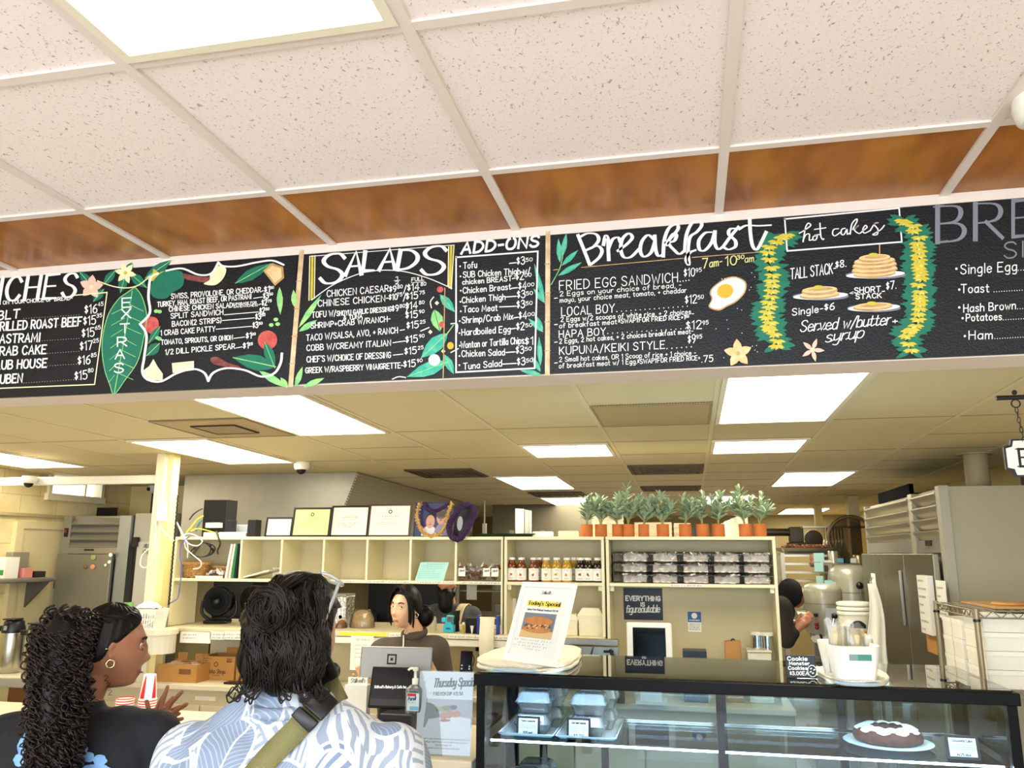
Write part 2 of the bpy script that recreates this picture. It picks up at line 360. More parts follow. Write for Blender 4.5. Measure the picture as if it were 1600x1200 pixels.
def brick_mat(name, c1, c2, sc=1.0, axis='YZ'):
    m = mat(name, c1, .75); nt = m.node_tree; b = nt.nodes['Principled BSDF']
    tc = nt.nodes.new('ShaderNodeTexCoord'); sp = nt.nodes.new('ShaderNodeSeparateXYZ'); cb = nt.nodes.new('ShaderNodeCombineXYZ')
    nt.links.new(tc.outputs['Object'], sp.inputs[0]); nt.links.new(sp.outputs[axis[0]], cb.inputs[0]); nt.links.new(sp.outputs[axis[1]], cb.inputs[1])
    k = nt.nodes.new('ShaderNodeTexBrick'); k.inputs['Scale'].default_value = 1
    k.inputs['Brick Width'].default_value = .41 * sc; k.inputs['Row Height'].default_value = .205 * sc; k.inputs['Mortar Size'].default_value = .004
    k.inputs['Color1'].default_value = (*lin(c1), 1); k.inputs['Color2'].default_value = (*[x * .93 for x in lin(c1)], 1); k.inputs['Mortar'].default_value = (*lin(c2), 1)
    nt.links.new(cb.outputs[0], k.inputs[0])
    n = nt.nodes.new('ShaderNodeTexNoise'); n.inputs['Scale'].default_value = 3; n.inputs['Detail'].default_value = 6; nt.links.new(tc.outputs['Object'], n.inputs[0])
    r = nt.nodes.new('ShaderNodeValToRGB'); r.color_ramp.elements[0].position = .3; r.color_ramp.elements[0].color = (.72, .68, .6, 1); r.color_ramp.elements[1].position = .6
    nt.links.new(n.outputs['Fac'], r.inputs[0])
    mx = nt.nodes.new('ShaderNodeMix'); mx.data_type = 'RGBA'; mx.blend_type = 'MULTIPLY'; mx.inputs[0].default_value = 1
    nt.links.new(k.outputs[0], mx.inputs[6]); nt.links.new(r.outputs[0], mx.inputs[7]); nt.links.new(mx.outputs[2], b.inputs['Base Color'])
    return m
BLOCK = brick_mat('painted_block', '#eddcaa', '#cdbc8c')
KCEIL = mat('kitchen_ceiling_paint', '#ddd0ac', .75, var=(.7, .35, '#cdbd92'))
SEAM = mat('ceiling_seam', '#7d6c4b', .8)
KGRID = mat('kitchen_ceiling_bar', '#e0d4b2', .6)
HEADP = mat('header_paint', '#e2d4c8', .6, var=(4, .2, '#d2c2b4'))
FLOORM = mat('floor_tile', '#c4bdb8', .5, var=(1.5, .3, '#aca49e'))

# ---------------------------------------------------------------- room shell
HB = CAMZ + .517; HT = 2.765; YB = 2.31; YH = 2.457           # header bottom / front ceiling / header faces
XL, XR, YBACK = -5.6, 2.36, 12.9
def ZC(y): return CAMZ + .764 - .01458 * y                     # kitchen ceiling
struct('floor', MB().bx(-6.2, 4, -4, 13.4, -.1, 0), FLOORM)
mb = MB(); gx0, gy0 = .123, 1.29
mb.bx(-5, 3.6, -3.6, 1.905, HT, HT + .05, 0); mb.bx(-5, 3.6, 1.905, YB, HT, HT + .05, 1)
struct('ceiling', mb, [TILE, WOODP])
mb = MB(); t = .0125
for k in range(-8, 6): x = gx0 + .609 * k; mb.bx(x - t, x + t, -3.6, YB, HT - .008, HT - .0005)
for y in [1.905] + [gy0 - .61 * k for k in range(8)]:
    for k in range(-9, 6): x = gx0 + .609 * k; mb.bx(x + t, x + .609 - t, y - t, y + t, HT - .007, HT - .0005)
mb.bx(-5, 3.6, YB - .012, YB - .0005, HT - .03, HT - .0005)
struct('trim_1', mb, GRIDM)
struct('wall_header', MB().bx(-5, 3.6, YB, YH, HB, HT + .4), HEADP)
mb = MB()
mb.bx(-5, -4.9, -3.6, YB, 0, HT); struct('wall_left', mb, CREAM)
struct('wall_right', MB().bx(3.5, 3.6, -3.6, YB + .15, 0, HT), CREAM)
mb = MB()                                                        # shop front behind the camera: piers, sill and head around three panes
for a, b in ((-5, -3.9), (-1.9, -1.6), (.4, .7), (2.7, 3.6)): mb.bx(a, b, -3.62, -3.5, .5, 2.6)
mb.bx(-5, 3.6, -3.62, -3.5, 0, .5); mb.bx(-5, 3.6, -3.62, -3.5, 2.6, HT)
struct('wall_front', mb, CREAM)

# kitchen shell
mb = MB()
def slab(x0, x1, y0, y1, dz0, dz1, m): 
    vs = [(x, y, ZC(y) + d) for d in (dz0, dz1) for x, y in ((x0, y0), (x1, y0), (x1, y1), (x0, y1))]
    mb.add(vs, [(0, 3, 2, 1), (4, 5, 6, 7), (0, 1, 5, 4), (1, 2, 6, 5), (2, 3, 7, 6), (3, 0, 4, 7)], m)
slab(XL - .2, XR + .2, YH - .1, YBACK + .2, 0, .05, 0)
struct('ceiling_kitchen', mb, KCEIL)
KX = lambda i: -.463 + .61 * i
KY = lambda j: 4.477 + 1.22 * j
mb = MB()
for i in range(-8, 5): slab(KX(i) - .011, KX(i) + .011, YH, YBACK, -.004, -.0003, 0)
for j in [-1, 0, 1, 2, 3, 4, 5, 6]:
    if KY(j) < YBACK: slab(XL, XR, KY(j) - .003, KY(j) + .003, -.0015, -.0002, 1)
for i in (-3, -1, 0, 1, 3):
    for j in (0, 1, 2, 3): slab(KX(i), KX(i + 1), KY(j) + .607, KY(j) + .613, -.0015, -.0002, 1)
struct('trim_2', mb, [KGRID, SEAM])
mb = MB()
WY0, WY1, WZ0, WZ1 = 6.22, 6.92, 2.26, 2.50
mb.bx(XL - .15, XL, YH, WY0, 0, 2.6); mb.bx(XL - .15, XL, WY1, 7.35, 0, 2.6); mb.bx(XL - .15, XL, WY0, WY1, 0, WZ0); mb.bx(XL - .15, XL, WY0, WY1, WZ1, 2.6)
struct('wall_kitchen_left', mb, BLOCK)
w1 = thing('window_1', None, None, (XL, (WY0 + WY1) / 2, WZ0)); tag(w1, kind='structure')
mb = MB(); h = (WY1 - WY0) / 2; d = WZ1 - WZ0
mb.bx(-.1, .03, -h, -h + .035, 0, d); mb.bx(-.1, .03, h - .035, h, 0, d); mb.bx(-.1, .03, -h, h, d - .03, d); mb.bx(-.1, .04, -h - .02, h + .02, -.03, .03); mb.bx(-.06, -.03, .16, .18, .03, d)
obj('window_frame', mb, mat('window_paint', '#e4dcc0', .5), w1)
obj('pane', MB().bx(-.07, -.062, -h + .03, h - .03, .03, d - .02), mat('bright_sky_pane', '#ffffff', .3, emis=('#eaf2ff', 1.6)), w1)
struct('wall_kitchen_rear', MB().bx(XL - .15, -4.4, 7.35, 7.5, 0, 2.6), mat('yellow_wall_paint', '#ecd79a', .7, var=(1.2, .2, '#d9c283')))
struct('wall_back', MB().bx(-4.5, XR, YBACK, YBACK + .15, 0, 2.6), mat('back_wall_paint', '#a39468', .7, var=(1, .3, '#8b7c52')))
struct('wall_kitchen_right', MB().bx(XR, XR + .15, YH, YBACK, 0, 2.65), mat('right_wall_paint', '#d6c48c', .7, var=(1.5, .3, '#bfab74')))
d1 = tag(obj('door_1', MB().bx(XL - .02, XL + .025, 5.98, 6.55, 0, 1.97), mat('door_paint', '#e0d2a4', .6, var=(2, .3, '#cbbc8e'))), kind='structure')
mb = MB(); mb.bx(XL, XL + .04, 5.90, 5.98, 0, 1.97); mb.bx(XL, XL + .04, 6.55, 6.63, 0, 1.97); mb.bx(XL, XL + .04, 5.90, 6.63, 1.97, 2.03)
obj('door_frame', mb, mat('door_frame_paint', '#d9ca9c', .6), d1)
struct('trim_3', MB().bx(XL, XL + .03, 5.3, 6.6, 2.075, 2.10), mat('wall_rail', '#b3a277', .6))
# post in front of the opening
PL = PY(258, 711, 5.19)
struct('pillar', MB().bx(PL.x, PL.x + .07, 5.1, 5.185, 0, ZC(5.15)), mat('post_paint', '#ece5c6', .5, var=(4, .2, '#d9cfa6')), bev=.003)
struct('post_side', MB().bx(PL.x + .0701, PL.x + .115, 5.13, 5.21, 0, ZC(5.2) - .002), mat('post_side_yellow', '#eedf9e', .5))  # right side of the post, its brighter yellow tone put into this strip's colour

# ---------------------------------------------------------------- light panels and vents
LIGHTM = mat('fluorescent_diffuser', '#ffffff', .5, emis=('#fff5dc', PANEL_K))
LIGHTF = mat('daylight_diffuser', '#ffffff', .5, emis=('#fff4ea', 7))
PFRAME = mat('panel_frame', '#e8e0c8', .5)
def light_panel(label, x0, x1, y0, y1, z, dm, slope=0):
    t = thing('ceiling_light', label, 'ceiling light', ((x0 + x1) / 2, (y0 + y1) / 2, z), 0, 'fluorescent ceiling panels', -slope)
    a, b = (x1 - x0) / 2, (y1 - y0) / 2; f = .022
    mb = MB()
    mb.bx(-a, a, -b, -b + f, -.012, -.0005); mb.bx(-a, a, b - f, b, -.012, -.0005); mb.bx(-a, -a + f, -b + f, b - f, -.012, -.0005); mb.bx(a - f, a, -b + f, b - f, -.012, -.0005)
    obj('frame', mb, PFRAME, t)
    obj('diffuser', MB().bx(-a + f, a - f, -b + f, b - f, -.008, -.002), dm, t)
    return t
light_panel('large bright panel in the speckled tile ceiling, cut by the top edge', gx0 - .609 * 2 + .013, gx0 - .609 - .013, gy0 - 1.22, gy0 - .013, HT, LIGHTF)
light_panel('added unseen light panel in the tile ceiling above and behind the viewer', gx0 + .609 + .013, gx0 + 1.218 - .013, gy0 - 2.44, gy0 - 1.22, HT, LIGHTF)  # extra panel out of view, added to light the front room
light_panel('added unseen light panel in the tile ceiling far behind the viewer at left', gx0 - .609 * 5 + .013, gx0 - .609 * 4 - .013, gy0 - 2.44, gy0 - 1.22, HT, LIGHTF)  # another unseen panel added for the front room's light
KL = [(-3, -1, 0, 'bright ceiling panel nearest the menu wall, under the word CHICKEN of the salad list'), (1, -1, 0, 'largest bright kitchen panel, right of the brown perforated grille'), (-5, 0, 1, 'long bright panel above the white post, left of the dome camera'),
      (-1, .5, 1, 'short bright square panel left of the narrow brown vent'), (1, .5, 1, 'short bright square panel right of the narrow brown vent'), (-2, 2, 3, 'long bright panel over the sauce bottles, second back on its side'),
      (2, 2, 3, 'long bright panel above and left of the steel refrigerator vents'), (-2, 3.85, 4.8, 'small far bright panel above the white standing binders'), (1, 3.85, 4.8, 'far bright panel behind the potted olive plants'),
      (3, 5.6, 6.6, 'farthest bright panel beside the yellow far column'), (-8, 0, 1, 'bright panel cut by the left edge above the white conduit')]
for i, j0, j1, lb in KL:
    y0, y1 = KY(j0) + .015, KY(j1) - .015; x0 = KX(i) + .015
    if i == 3: x0 -= .12
    light_panel(lb, x0, x0 + .58, y0, y1, ZC((y0 + y1) / 2) - .001, LIGHTM, .01458)
def perf_mat():
    m = mat('perforated_grille', '#a08a68', .5); nt = m.node_tree; b = nt.nodes['Principled BSDF']
    tc = nt.nodes.new('ShaderNodeTexCoord'); mp = nt.nodes.new('ShaderNodeMapping'); mp.inputs['Scale'].default_value = (75, 75, 75)
    vo = nt.nodes.new('ShaderNodeTexVoronoi'); vo.inputs['Randomness'].default_value = 0; vo.inputs['Scale'].default_value = 1
    nt.links.new(tc.outputs['Object'], mp.inputs[0]); nt.links.new(mp.outputs[0], vo.inputs['Vector'])
    r = nt.nodes.new('ShaderNodeValToRGB'); r.color_ramp.elements[0].position = .30; r.color_ramp.elements[0].color = (.03, .02, .012, 1); r.color_ramp.elements[1].position = .42; r.color_ramp.elements[1].color = (*lin('#b7a07a'), 1)
    nt.links.new(vo.outputs['Distance'], r.inputs[0]); nt.links.new(r.outputs[0], b.inputs['Base Color'])
    return m
PERF = perf_mat(); VENTM = mat('vent_frame', '#9c8a66', .5); DARKV = mat('vent_dark', '#3a3020', .8)
def vent(label, i, j0, j1, kind):
    x0, x1, y0, y1 = KX(i) + .013, KX(i + 1) - .013, KY(j0) + .01, KY(j1) - .01
    t = thing('ceiling_vent', label, 'vent', ((x0 + x1) / 2, (y0 + y1) / 2, ZC((y0 + y1) / 2) - .001), 0, 'square vents in the kitchen ceiling', -.01458)
    a, b = (x1 - x0) / 2, (y1 - y0) / 2
    if kind == 'grille':
        obj('grille_plate', MB().bx(-a, a, -b, b, -.006, -.0005), PERF, t)
        mb = MB(); mb.bx(-a, a, -b, -b + .012, -.009, -.0065); mb.bx(-a, a, b - .012, b, -.009, -.0065); mb.bx(-a, -a + .012, -b + .012, b - .012, -.009, -.0065); mb.bx(a - .012, a, -b + .012, b - .012, -.009, -.0065)
        obj('frame', mb, VENTM, t)
    else:
        obj('backing', MB().bx(-a, a, -b, b, -.003, -.0005), mat('louvre_backing', '#6f5f45', .7), t)
        mb = MB()
        for q in range(5):
            s = .95 - q * .19
            for sx, sy in ((1, 0), (-1, 0), (0, 1), (0, -1)):
                if sx: mb.bx(sx * a * s - .014, sx * a * s + .014, -b * s, b * s, -.012, -.004)
                else: mb.bx(-a * s + .014, a * s - .014, sy * b * s - .014, sy * b * s + .014, -.012, -.004)
        obj('louvre', mb, mat('louvre_metal', '#8a7858' if kind == 'light' else '#5a4a34', .5), t)
    return t
vent('brown perforated grille left of the largest bright kitchen panel', 0, -.5, 0, 'grille')
vl = vent('brown perforated grille with a square plate, left of the nearest bright panel', -4, -.5, 0, 'grille')
obj('square_plate', MB().bx(-.13, .13, -.13, .13, -.0115, -.0066), PERF, vl)
mb = MB()
for s in (-1, 1): mb.bx(s * .134 - .004, s * .134 + .004, -.138, .138, -.014, -.0066); mb.bx(-.13, .13, s * .134 - .004, s * .134 + .004, -.014, -.0066)
obj('plate_rim', mb, DARKV, vl)
vent('dark sooty louvred vent just right of the steel hood', -3, 1.5, 2, 'dark')
vent('narrow brown louvred vent between the two short square panels', 0, 1.5, 2, 'light')
vent('narrow brown louvred vent above the potted plants', 0, 2.9, 3.3, 'light')
vent('far sooty louvred vent beside the small far panel', -2, 3.3, 3.75, 'dark')

def dome_camera(label, loc, s=1.0, tilt=0):
    t = thing('dome_camera', label, 'security camera', loc, tilt)
    obj('housing', MB().lathe([(.062 * s, 0), (.064 * s, -.03 * s), (.058 * s, -.055 * s), (.048 * s, -.062 * s)], 24), mat('camera_white', '#efece0', .35), t)
    obj('lens_dome', MB().sph((0, -.008 * s, -.06 * s), .04 * s, 0, 20, 12), mat('camera_smoked_dome', '#101014', .08), t)
    return t
p = PY(472, 722, 5.73); dome_camera('white dome camera on the ceiling right of the long bright panel', (p.x, 5.73, ZC(5.73) - .0005), .95)
p = PY(46, 742, 6.2); dome_camera('white dome camera fixed to the front of the conduit at far left', (PY(46, 745, 5.06).x, 5.0655, PY(46, 744, 5.06).z), .84)
# the one at the right edge: large and near, on the tile ceiling
dome_camera('large white dome camera on the tile ceiling at the right edge', (PZ(1610, 145, HT).x + .03, PZ(1610, 145, HT).y + .01, HT - .0005), 1.0)
one('conduit', 'white conduit running from the post to the left wall', 'conduit', MB().bx(-5.58, PL.x - .001, 5.12, 5.17, PY(128, 757, 5.12).z, PY(128, 744, 5.12).z), mat('conduit_white', '#eeeadb', .4), bev=.008)
mb = MB(); mb.tube([(XL + .02, 5.55, 2.5), (XL + .02, 5.5, 2.0), (XL + .02, 5.47, 1.75), (XL + .02, 5.56, 1.4)], .012, 8)
one('wall_pipe', 'grey electrical conduit running down the left block wall', 'pipe', mb, mat('pipe_grey', '#a79c7c', .5))
# ---------------------------------------------------------------- menu boards
BOARD = mat('blackboard_paint', '#0f1014', .42, spec=.35, bump=(220, .2))
CH = mat('chalk_white', '#e9e8e4', .8); CHG = mat('chalk_grey', '#7b7c86', .8); CHY = mat('chalk_yellow', '#d8d48a', .8)
TEAL = mat('paint_teal', '#1f9f8a', .6, var=(40, .5, '#7fd6b0')); DGRN = mat('paint_green', '#0f6f55', .6, var=(40, .4, '#0a5a48')); LGRN = mat('paint_light_green', '#6fbf7c', .6, var=(40, .6, '#c6e07a'))
GOLD = mat('paint_gold', '#c2b02a', .6, var=(60, .5, '#dccb50')); ORNG = mat('paint_orange', '#f0b030', .6, var=(60, .5, '#e08a1c')); REDP = mat('paint_red', '#b8423c', .6, var=(60, .5, '#d8756a'))
PINK = mat('paint_pink', '#f0b4a0', .6, var=(50, .4, '#f6d6c2')); PEACH = mat('paint_peach', '#f0b67c', .6, var=(50, .5, '#fadcae')); PCREAM = mat('paint_cream', '#efe6bc', .6, var=(60, .4, '#d8c880'))
MAROON = mat('paint_maroon', '#6d2c2c', .6, var=(50, .5, '#a86a60')); TANP = mat('paint_tan', '#c9a36c', .6, var=(40, .7, '#8d6a40')); EGGW = mat('paint_egg_white', '#dfe3ea', .6, var=(60, .5, '#b8c3d2'))
BAMB = mat('paint_bamboo', '#c3a376', .6, var=(30, .7, '#e9d9b8'))
PM = [CH, TEAL, DGRN, LGRN, GOLD, ORNG, REDP, PINK, PEACH, PCREAM, MAROON, TANP, EGGW, BAMB, CHG, CHY]
W_, TE, DG, LG, GO, OR_, RE, PI_, PE, CR, MA, TA, EW, BA, CG, CY = range(16)
BY = YB - .012                                                    # board faces

class Board:
    """paint on one board; coordinates are those of a zoomed crop of the photo (ox, oy, k), measured on the board's plane"""
    def __init__(s, ox, oy, k): s.o = (ox, oy, k); s.ink = MB(); s.art = MB(); s.n = 0
    def fn(s, dy):
        def f(u, v):
            p = PY(s.o[0] + u / s.o[2], s.o[1] - v / s.o[2], BY); return V((p.x, BY - dy, p.z))
        return f
    def t(s, st, x0, y0, x1, y1, h, w=5.5, m=W_, **k): text(s.ink, st, s.fn(.0012), x0, -y0, x1, -y1, h, w, m, **k)
    def l(s, pts, w=6, m=W_, smooth=False, callig=0, closed=False, lay=None):
        p = [(x, -y, 0) for x, y in pts]
        if smooth: p = sm(p, 6)
        s.n += 1; ribbon(s.ink, p, w, s.fn(.0010 if lay is None else lay), m, callig)
    def a(s, pts, m, smooth=True):
        p = [(x, -y, 0) for x, y in pts]
        if smooth: p = sm(p, 4, True)
        s.n += 1; f = s.fn(.0003 + .000004 * s.n); s.art.poly([f(q[0], q[1]) for q in p], m)
    def leaf(s, a, b, w, m=TE, vein=True, vm=LG):
        ax, ay = a; bx, by = b; dx, dy = bx - ax, by - ay; L = hypot(dx, dy); nx, ny = -dy / L * w / 2, dx / L * w / 2
        q = [(0, 0), (.15, .55), (.4, 1), (.65, .85), (.88, .35), (1, 0)]
        pts = [(ax + dx * t + nx * k, ay + dy * t + ny * k) for t, k in q] + [(ax + dx * t - nx * k, ay + dy * t - ny * k) for t, k in q[-2:0:-1]]
        s.a(pts, m, False)
        if vein:
            s.n += 1; ribbon(s.art, [(ax, -ay), (bx, -by)], max(1.5, w * .06), s.fn(.0003 + .000004 * s.n), vm)
    def ell(s, x, y, rx, ry, m, rot=0):
        s.a([(x + rx * cos(t) * cos(rot) - ry * sin(t) * sin(rot), y + rx * cos(t) * sin(rot) + ry * sin(t) * cos(rot)) for t in [i * pi / 12 for i in range(24)]], m, False)
    def flower(s, x, y, r, m, n=5, rot=0, w=.62, cm=GO):
        for i in range(n):
            a = rot + 2 * pi * i / n; s.leaf((x, y), (x + r * cos(a), y + r * sin(a)), r * w, m, False)
        s.ell(x, y, r * .16, r * .16, cm)
    def price(s, a, x0, y0, x1, y1, h, sup=None, sx0=0, sy0=0, sx1=0, sy1=0, sh=18):
        s.t(a, x0, y0, x1, y1, h)
        if sup: s.t(sup, sx0, sy0, sx1, sy1, sh, 3.5)
    def dots(s, x0, y0, x1, y1, n=10, w=5):
        for i in range(n): t = i / (n - 1); x = x0 + (x1 - x0) * t; y = y0 + (y1 - y0) * t; s.l([(x, y), (x + 1.5, y)], w)
    def bamboo(s, a, b, w):
        (ax, ay), (bx, by) = a, b
        s.a([(ax - w / 2, ay), (ax + w / 2, ay), (bx + w / 2, by), (bx - w / 2, by)], BA, False)
        for i in range(1, 5):
            t = i / 5 + .03; x, y = ax + (bx - ax) * t, ay + (by - ay) * t; s.l([(x - w * .6, y), (x + w * .6, y - 2)], 5, TA)
    def done(s, name, label, px0, px1, bot, notch=0):
        x0, x1 = px0, px1
        r = thing(name, label, 'menu board', ((x0 + x1) / 2, YB, HB), 0, 'painted menu boards')
        mb = MB(); mb.bx(x0, x1, YB - .011, YB - .0005, HB + bot, HT - .031)
        for o in (mb, s.ink, s.art): o.v = [(v[0] - r.location.x, v[1] - r.location.y, v[2] - r.location.z) for v in o.v]
        obj('panel', mb, BOARD, r); obj('lettering', s.ink, PM, r); obj('painted_decoration', s.art, PM, r)
        return r
XB1, XB2, XB3 = PY(462, 480, YB).x, PY(856, 470, YB).x, PY(1900, 420, YB).x

# --- board 1: sandwiches and extras
b = Board(0, 380, 3.478)
b.t('ICHES', -12, 318, 405, 292, 128, 20, callig=.55, slant=.18, gap=1.6)
b.t('S ON YOUR CHOICE OF BREAD-', -8, 335, 395, 308, 19, 4)
for st, x0, y0, x1, y1 in (('BLT', -12, 418, 105, 406), ('GRILLED ROAST BEEF', -28, 478, 443, 448), ('PASTRAMI', -32, 545, 215, 535), ('CRAB CAKE', -35, 612, 250, 600), ('CLUB HOUSE', -55, 688, 253, 674), ('REUBEN', -60, 766, 120, 756)):
    b.t(st, x0, y0, x1, y1, 46, 8, slant=.12)
for st, sp, x, y, in (('$16', '45', 462, 385), ('$15', '35', 455, 447), ('$15', '65', 447, 513), ('$17', '25', 437, 584), ('$16', '85', 425, 662), ('$15', '80', 408, 745)):
    b.price(st, x, y, x + 66, y - 7, 47, sp, x + 72, y - 42, x + 100, y - 46, 20)
for y in (402, 450, 530, 600, 668, 752): b.dots(130, y + 8, 430, y - 12, 22, 2.2)
b.l([(400, 284), (583, 268), (515, 768), (-30, 790)], 6, CR)
b.a([(735, 240), (690, 270), (640, 310), (585, 400), (556, 540), (566, 670), (598, 770), (622, 820), (680, 745), (750, 640), (785, 500), (798, 390), (772, 290)], DG)
b.l([(735, 240), (690, 270), (640, 310), (585, 400), (556, 540), (566, 670), (598, 770), (622, 820), (680, 745), (750, 640), (785, 500), (798, 390), (772, 290), (735, 240)], 4, LG, True)
b.l([(720, 260), (680, 500), (622, 815)], 4, LG, True)
for i in range(7):
    y = 330 + i * 62; b.l([(700 - i * 11, y), (760 - i * 6 + 20 * (i < 3), y + 40)], 3, LG); b.l([(690 - i * 11, y + 15), (610 - i * 3, y + 55)], 3, LG)
for ch, x, y in (('E', 665, 350), ('X', 662, 410), ('T', 655, 490), ('R', 640, 562), ('A', 628, 630), ('S', 622, 705)): b.t(ch, x, y, x + 50, y - 3, 50, 7); 
b.l([(530, 205), (620, 236), (700, 243), (760, 225), (815, 180)], 6, CR, True)
for a, c, w in (((505, 240), (430, 152), 50), ((565, 250), (508, 318), 45), ((565, 225), (630, 145), 45), ((680, 180), (655, 270), 50), ((708, 165), (798, 242), 55), ((690, 160), (720, 105), 40), ((790, 190), (935, 92), 55)): b.leaf(a, c, w, DG, True, LG)
b.flower(497, 238, 66, PI_, 5, -.2, .68, CR); b.flower(683, 162, 60, PCREAM and CR, 6, .2, .5); b.flower(858, 190, 56, GO, 5, .5, .5, CR)
FR = [[(905, 150), (990, 138), (1080, 172), (1150, 165), (1188, 106)], [(1188, 106), (1215, 125), (1290, 126), (1400, 104), (1480, 95), (1542, 118)], [(860, 165), (820, 190), (808, 290), (815, 380), (762, 440)], [(762, 440), (797, 500), (785, 620), (775, 700), (805, 742), (875, 752), (960, 708), (1050, 684), (1110, 704), (1133, 748)], [(1133, 748), (1160, 705), (1230, 680), (1330, 690), (1420, 725), (1490, 708), (1525, 655), (1533, 600)]]
b.a([(890, 155), (990, 155), (995, 230), (940, 268), (900, 302), (830, 290), (822, 225)], DG)
b.a([(995, 165), (1070, 180), (1142, 188), (1142, 216), (1050, 205), (1010, 195)], MA); b.a([(1145, 165), (1195, 122), (1230, 140), (1215, 190), (1170, 228), (1108, 222), (1140, 200)], CR)
b.leaf((1280, 218), (1472, 112), 60, DG); b.a([(1430, 150), (1480, 108), (1540, 130), (1545, 190), (1495, 232)], TA, False); b.a([(1445, 153), (1482, 122), (1528, 138), (1532, 186), (1494, 216)], PE, False)
b.a([(798, 402), (855, 410), (862, 470), (820, 492), (782, 450)], RE); b.leaf((872, 452), (808, 545), 40, DG); b.leaf((868, 545), (798, 612), 60, DG)
for x, y in ((850, 370), (868, 372), (858, 515), (868, 520), (1475, 445), (1500, 415), (1510, 440)): b.ell(x, y, 13, 10, LG)
b.a([(780, 692), (812, 668), (835, 630), (858, 672), (886, 710), (885, 745), (800, 748)], CR, False); b.a([(935, 652), (1055, 640), (1055, 690), (940, 706)], CR, False)
b.a([(1145, 628), (1180, 618), (1240, 650), (1305, 672), (1290, 690), (1220, 672), (1160, 655)], MA)
b.ell(1455, 527, 53, 52, RE); b.leaf((1440, 540), (1495, 680), 55, DG); b.leaf((1500, 672), (1268, 622), 85, DG); b.leaf((1410, 695), (1558, 784), 40, LG); b.leaf((1520, 240), (1524, 388), 34, LG)
for f in FR: b.l(f, 14, W_, True, .35)
for st, x0, y0, x1, y1, h in (('SWISS, PROVOLONE, OR CHEDDAR', 932, 303, 1418, 266, 27), ('TURKEY, HAM, ROAST BEEF, OR PASTRAMI', 857, 347, 1365, 302, 26), ('CHINESE CHICKEN SALAD', 920, 372, 1265, 349, 25), ('SPLIT SANDWICH', 930, 410, 1213, 388, 27), ('BACON(2 STRIPS)', 937, 453, 1203, 432, 27), ('1 CRAB CAKE PATTY', 875, 502, 1170, 479, 27), ('TOMATO, SPROUTS, OR ONION', 877, 552, 1265, 525, 25), ('1/2 DILL PICKLE SPEAR', 900, 606, 1277, 573, 27)):
    b.t(st, x0, y0, x1, y1, h, 4.6)
b.t('(UPGRADE FOR', 1268, 338, 1395, 328, 12, 2.6); b.t('SANDWICHES)', 1270, 352, 1402, 342, 12, 2.6)
for st, sp, x, y, d in (('$1', '50', 1437, 268, 1422), ('$3', '50', 1432, 303, 1378), ('$2', '75', 1424, 340, 1408), ('$2', '50', 1412, 384, 1220), ('$3', '50', 1390, 416, 1210), ('$3', '50', 1375, 462, 1175), ('$1', '00', 1338, 520, 1272), ('$1', '25', 1322, 574, 1282)):
    b.price(st, x, y, x + 28, y - 3, 32, sp, x + 32, y - 18, x + 52, y - 21, 13); b.l([(d, y - 6 + (x - d) * .06), (x - 6, y - 10)], 4)
b.done('menu_board', 'black menu board with sandwiches and a green EXTRAS leaf, leftmost of the boards', PY(-260, 560, YB).x, XB1, .0)

# --- board 2: salads and add-ons
b = Board(440, 340, 3.721)
b.bamboo((118, 188), (52, 985), 28); b.bamboo((1549, 78), (1545, 918), 28)
for ch, x, y, h, wd in (('S', 218, 388, 172, 130), ('A', 372, 335, 132, 92), ('L', 474, 312, 112, 58), ('A', 568, 305, 118, 92), ('D', 672, 304, 112, 110), ('S', 806, 338, 165, 132)): b.t(ch, x, y, x + wd, y - wd * .07, h, 26, callig=.6, slant=.12)
for p in ([(165, 225), (160, 482)], [(195, 222), (190, 470)], [(1003, 160), (987, 415)], [(972, 170), (968, 402)]): b.l(p, 6, CR)
b.l([(180, 225), (175, 475)], 14, GO); b.l([(987, 166), (978, 408)], 14, GO); b.l([(165, 226), (1003, 160)], 4)
b.l([(175, 480), (300, 392), (450, 328), (560, 308), (700, 312), (850, 352), (990, 412)], 5, W_, True)
b.t('FULL', 757, 372, 828, 364, 20, 4); b.l([(755, 380), (830, 373)], 3); b.t('1', 664, 362, 676, 361, 17, 3.5); b.l([(655, 367), (690, 365)], 3); b.t('2', 662, 388, 682, 387, 17, 3.5)
for st, x0, y0, x1, y1, h in (('CHICKEN CAESAR', 265, 462, 622, 430, 37), ('CHINESE CHICKEN-', 213, 518, 622, 486, 36), ('TOFU W/', 178, 583, 316, 572, 33), ('SHOYU GARLIC DRESSING', 322, 572, 638, 545, 27), ('& TUNA', 362, 593, 470, 585, 22), ('SHRIMP+CRAB W/RANCH-', 172, 645, 632, 604, 31), ('TACO W/SALSA, AVO, + RANCH', 145, 717, 675, 672, 34), ('COBB W/CREAMY ITALIAN', 147, 775, 635, 745, 33), ("CHEF'S W/CHOICE OF DRESSING", 148, 842, 635, 815, 33), ('GREEK W/RASPBERRY VINAIGRETTE-', 140, 905, 705, 874, 31)): b.t(st, x0, y0, x1, y1, h, 5)
for st, sp, x, y in (('$14', '80', 732, 428), ('$15', '75', 724, 478), ('$14', '80', 722, 535), ('$15', '90', 722, 588), ('$15', '25', 728, 648), ('$15', '90', 722, 730), ('$15', '25', 716, 798), ('$15', '90', 710, 873)):
    b.price(st, x, y, x + 68, y - 7, 40, sp, x + 78, y - 30, x + 108, y - 34, 19)
for st, sp, x, y in (('$9', '80', 628, 434), ('$10', '75', 626, 480), ('$9', '80', 642, 546)):
    b.price(st, x, y, x + 38 + 10 * len(st) - 20, y - 3, 34, sp, x + 46, y - 20, x + 76, y - 24, 20); b.t('/', x + 82, y + 4, x + 98, y + 2, 42, 5)
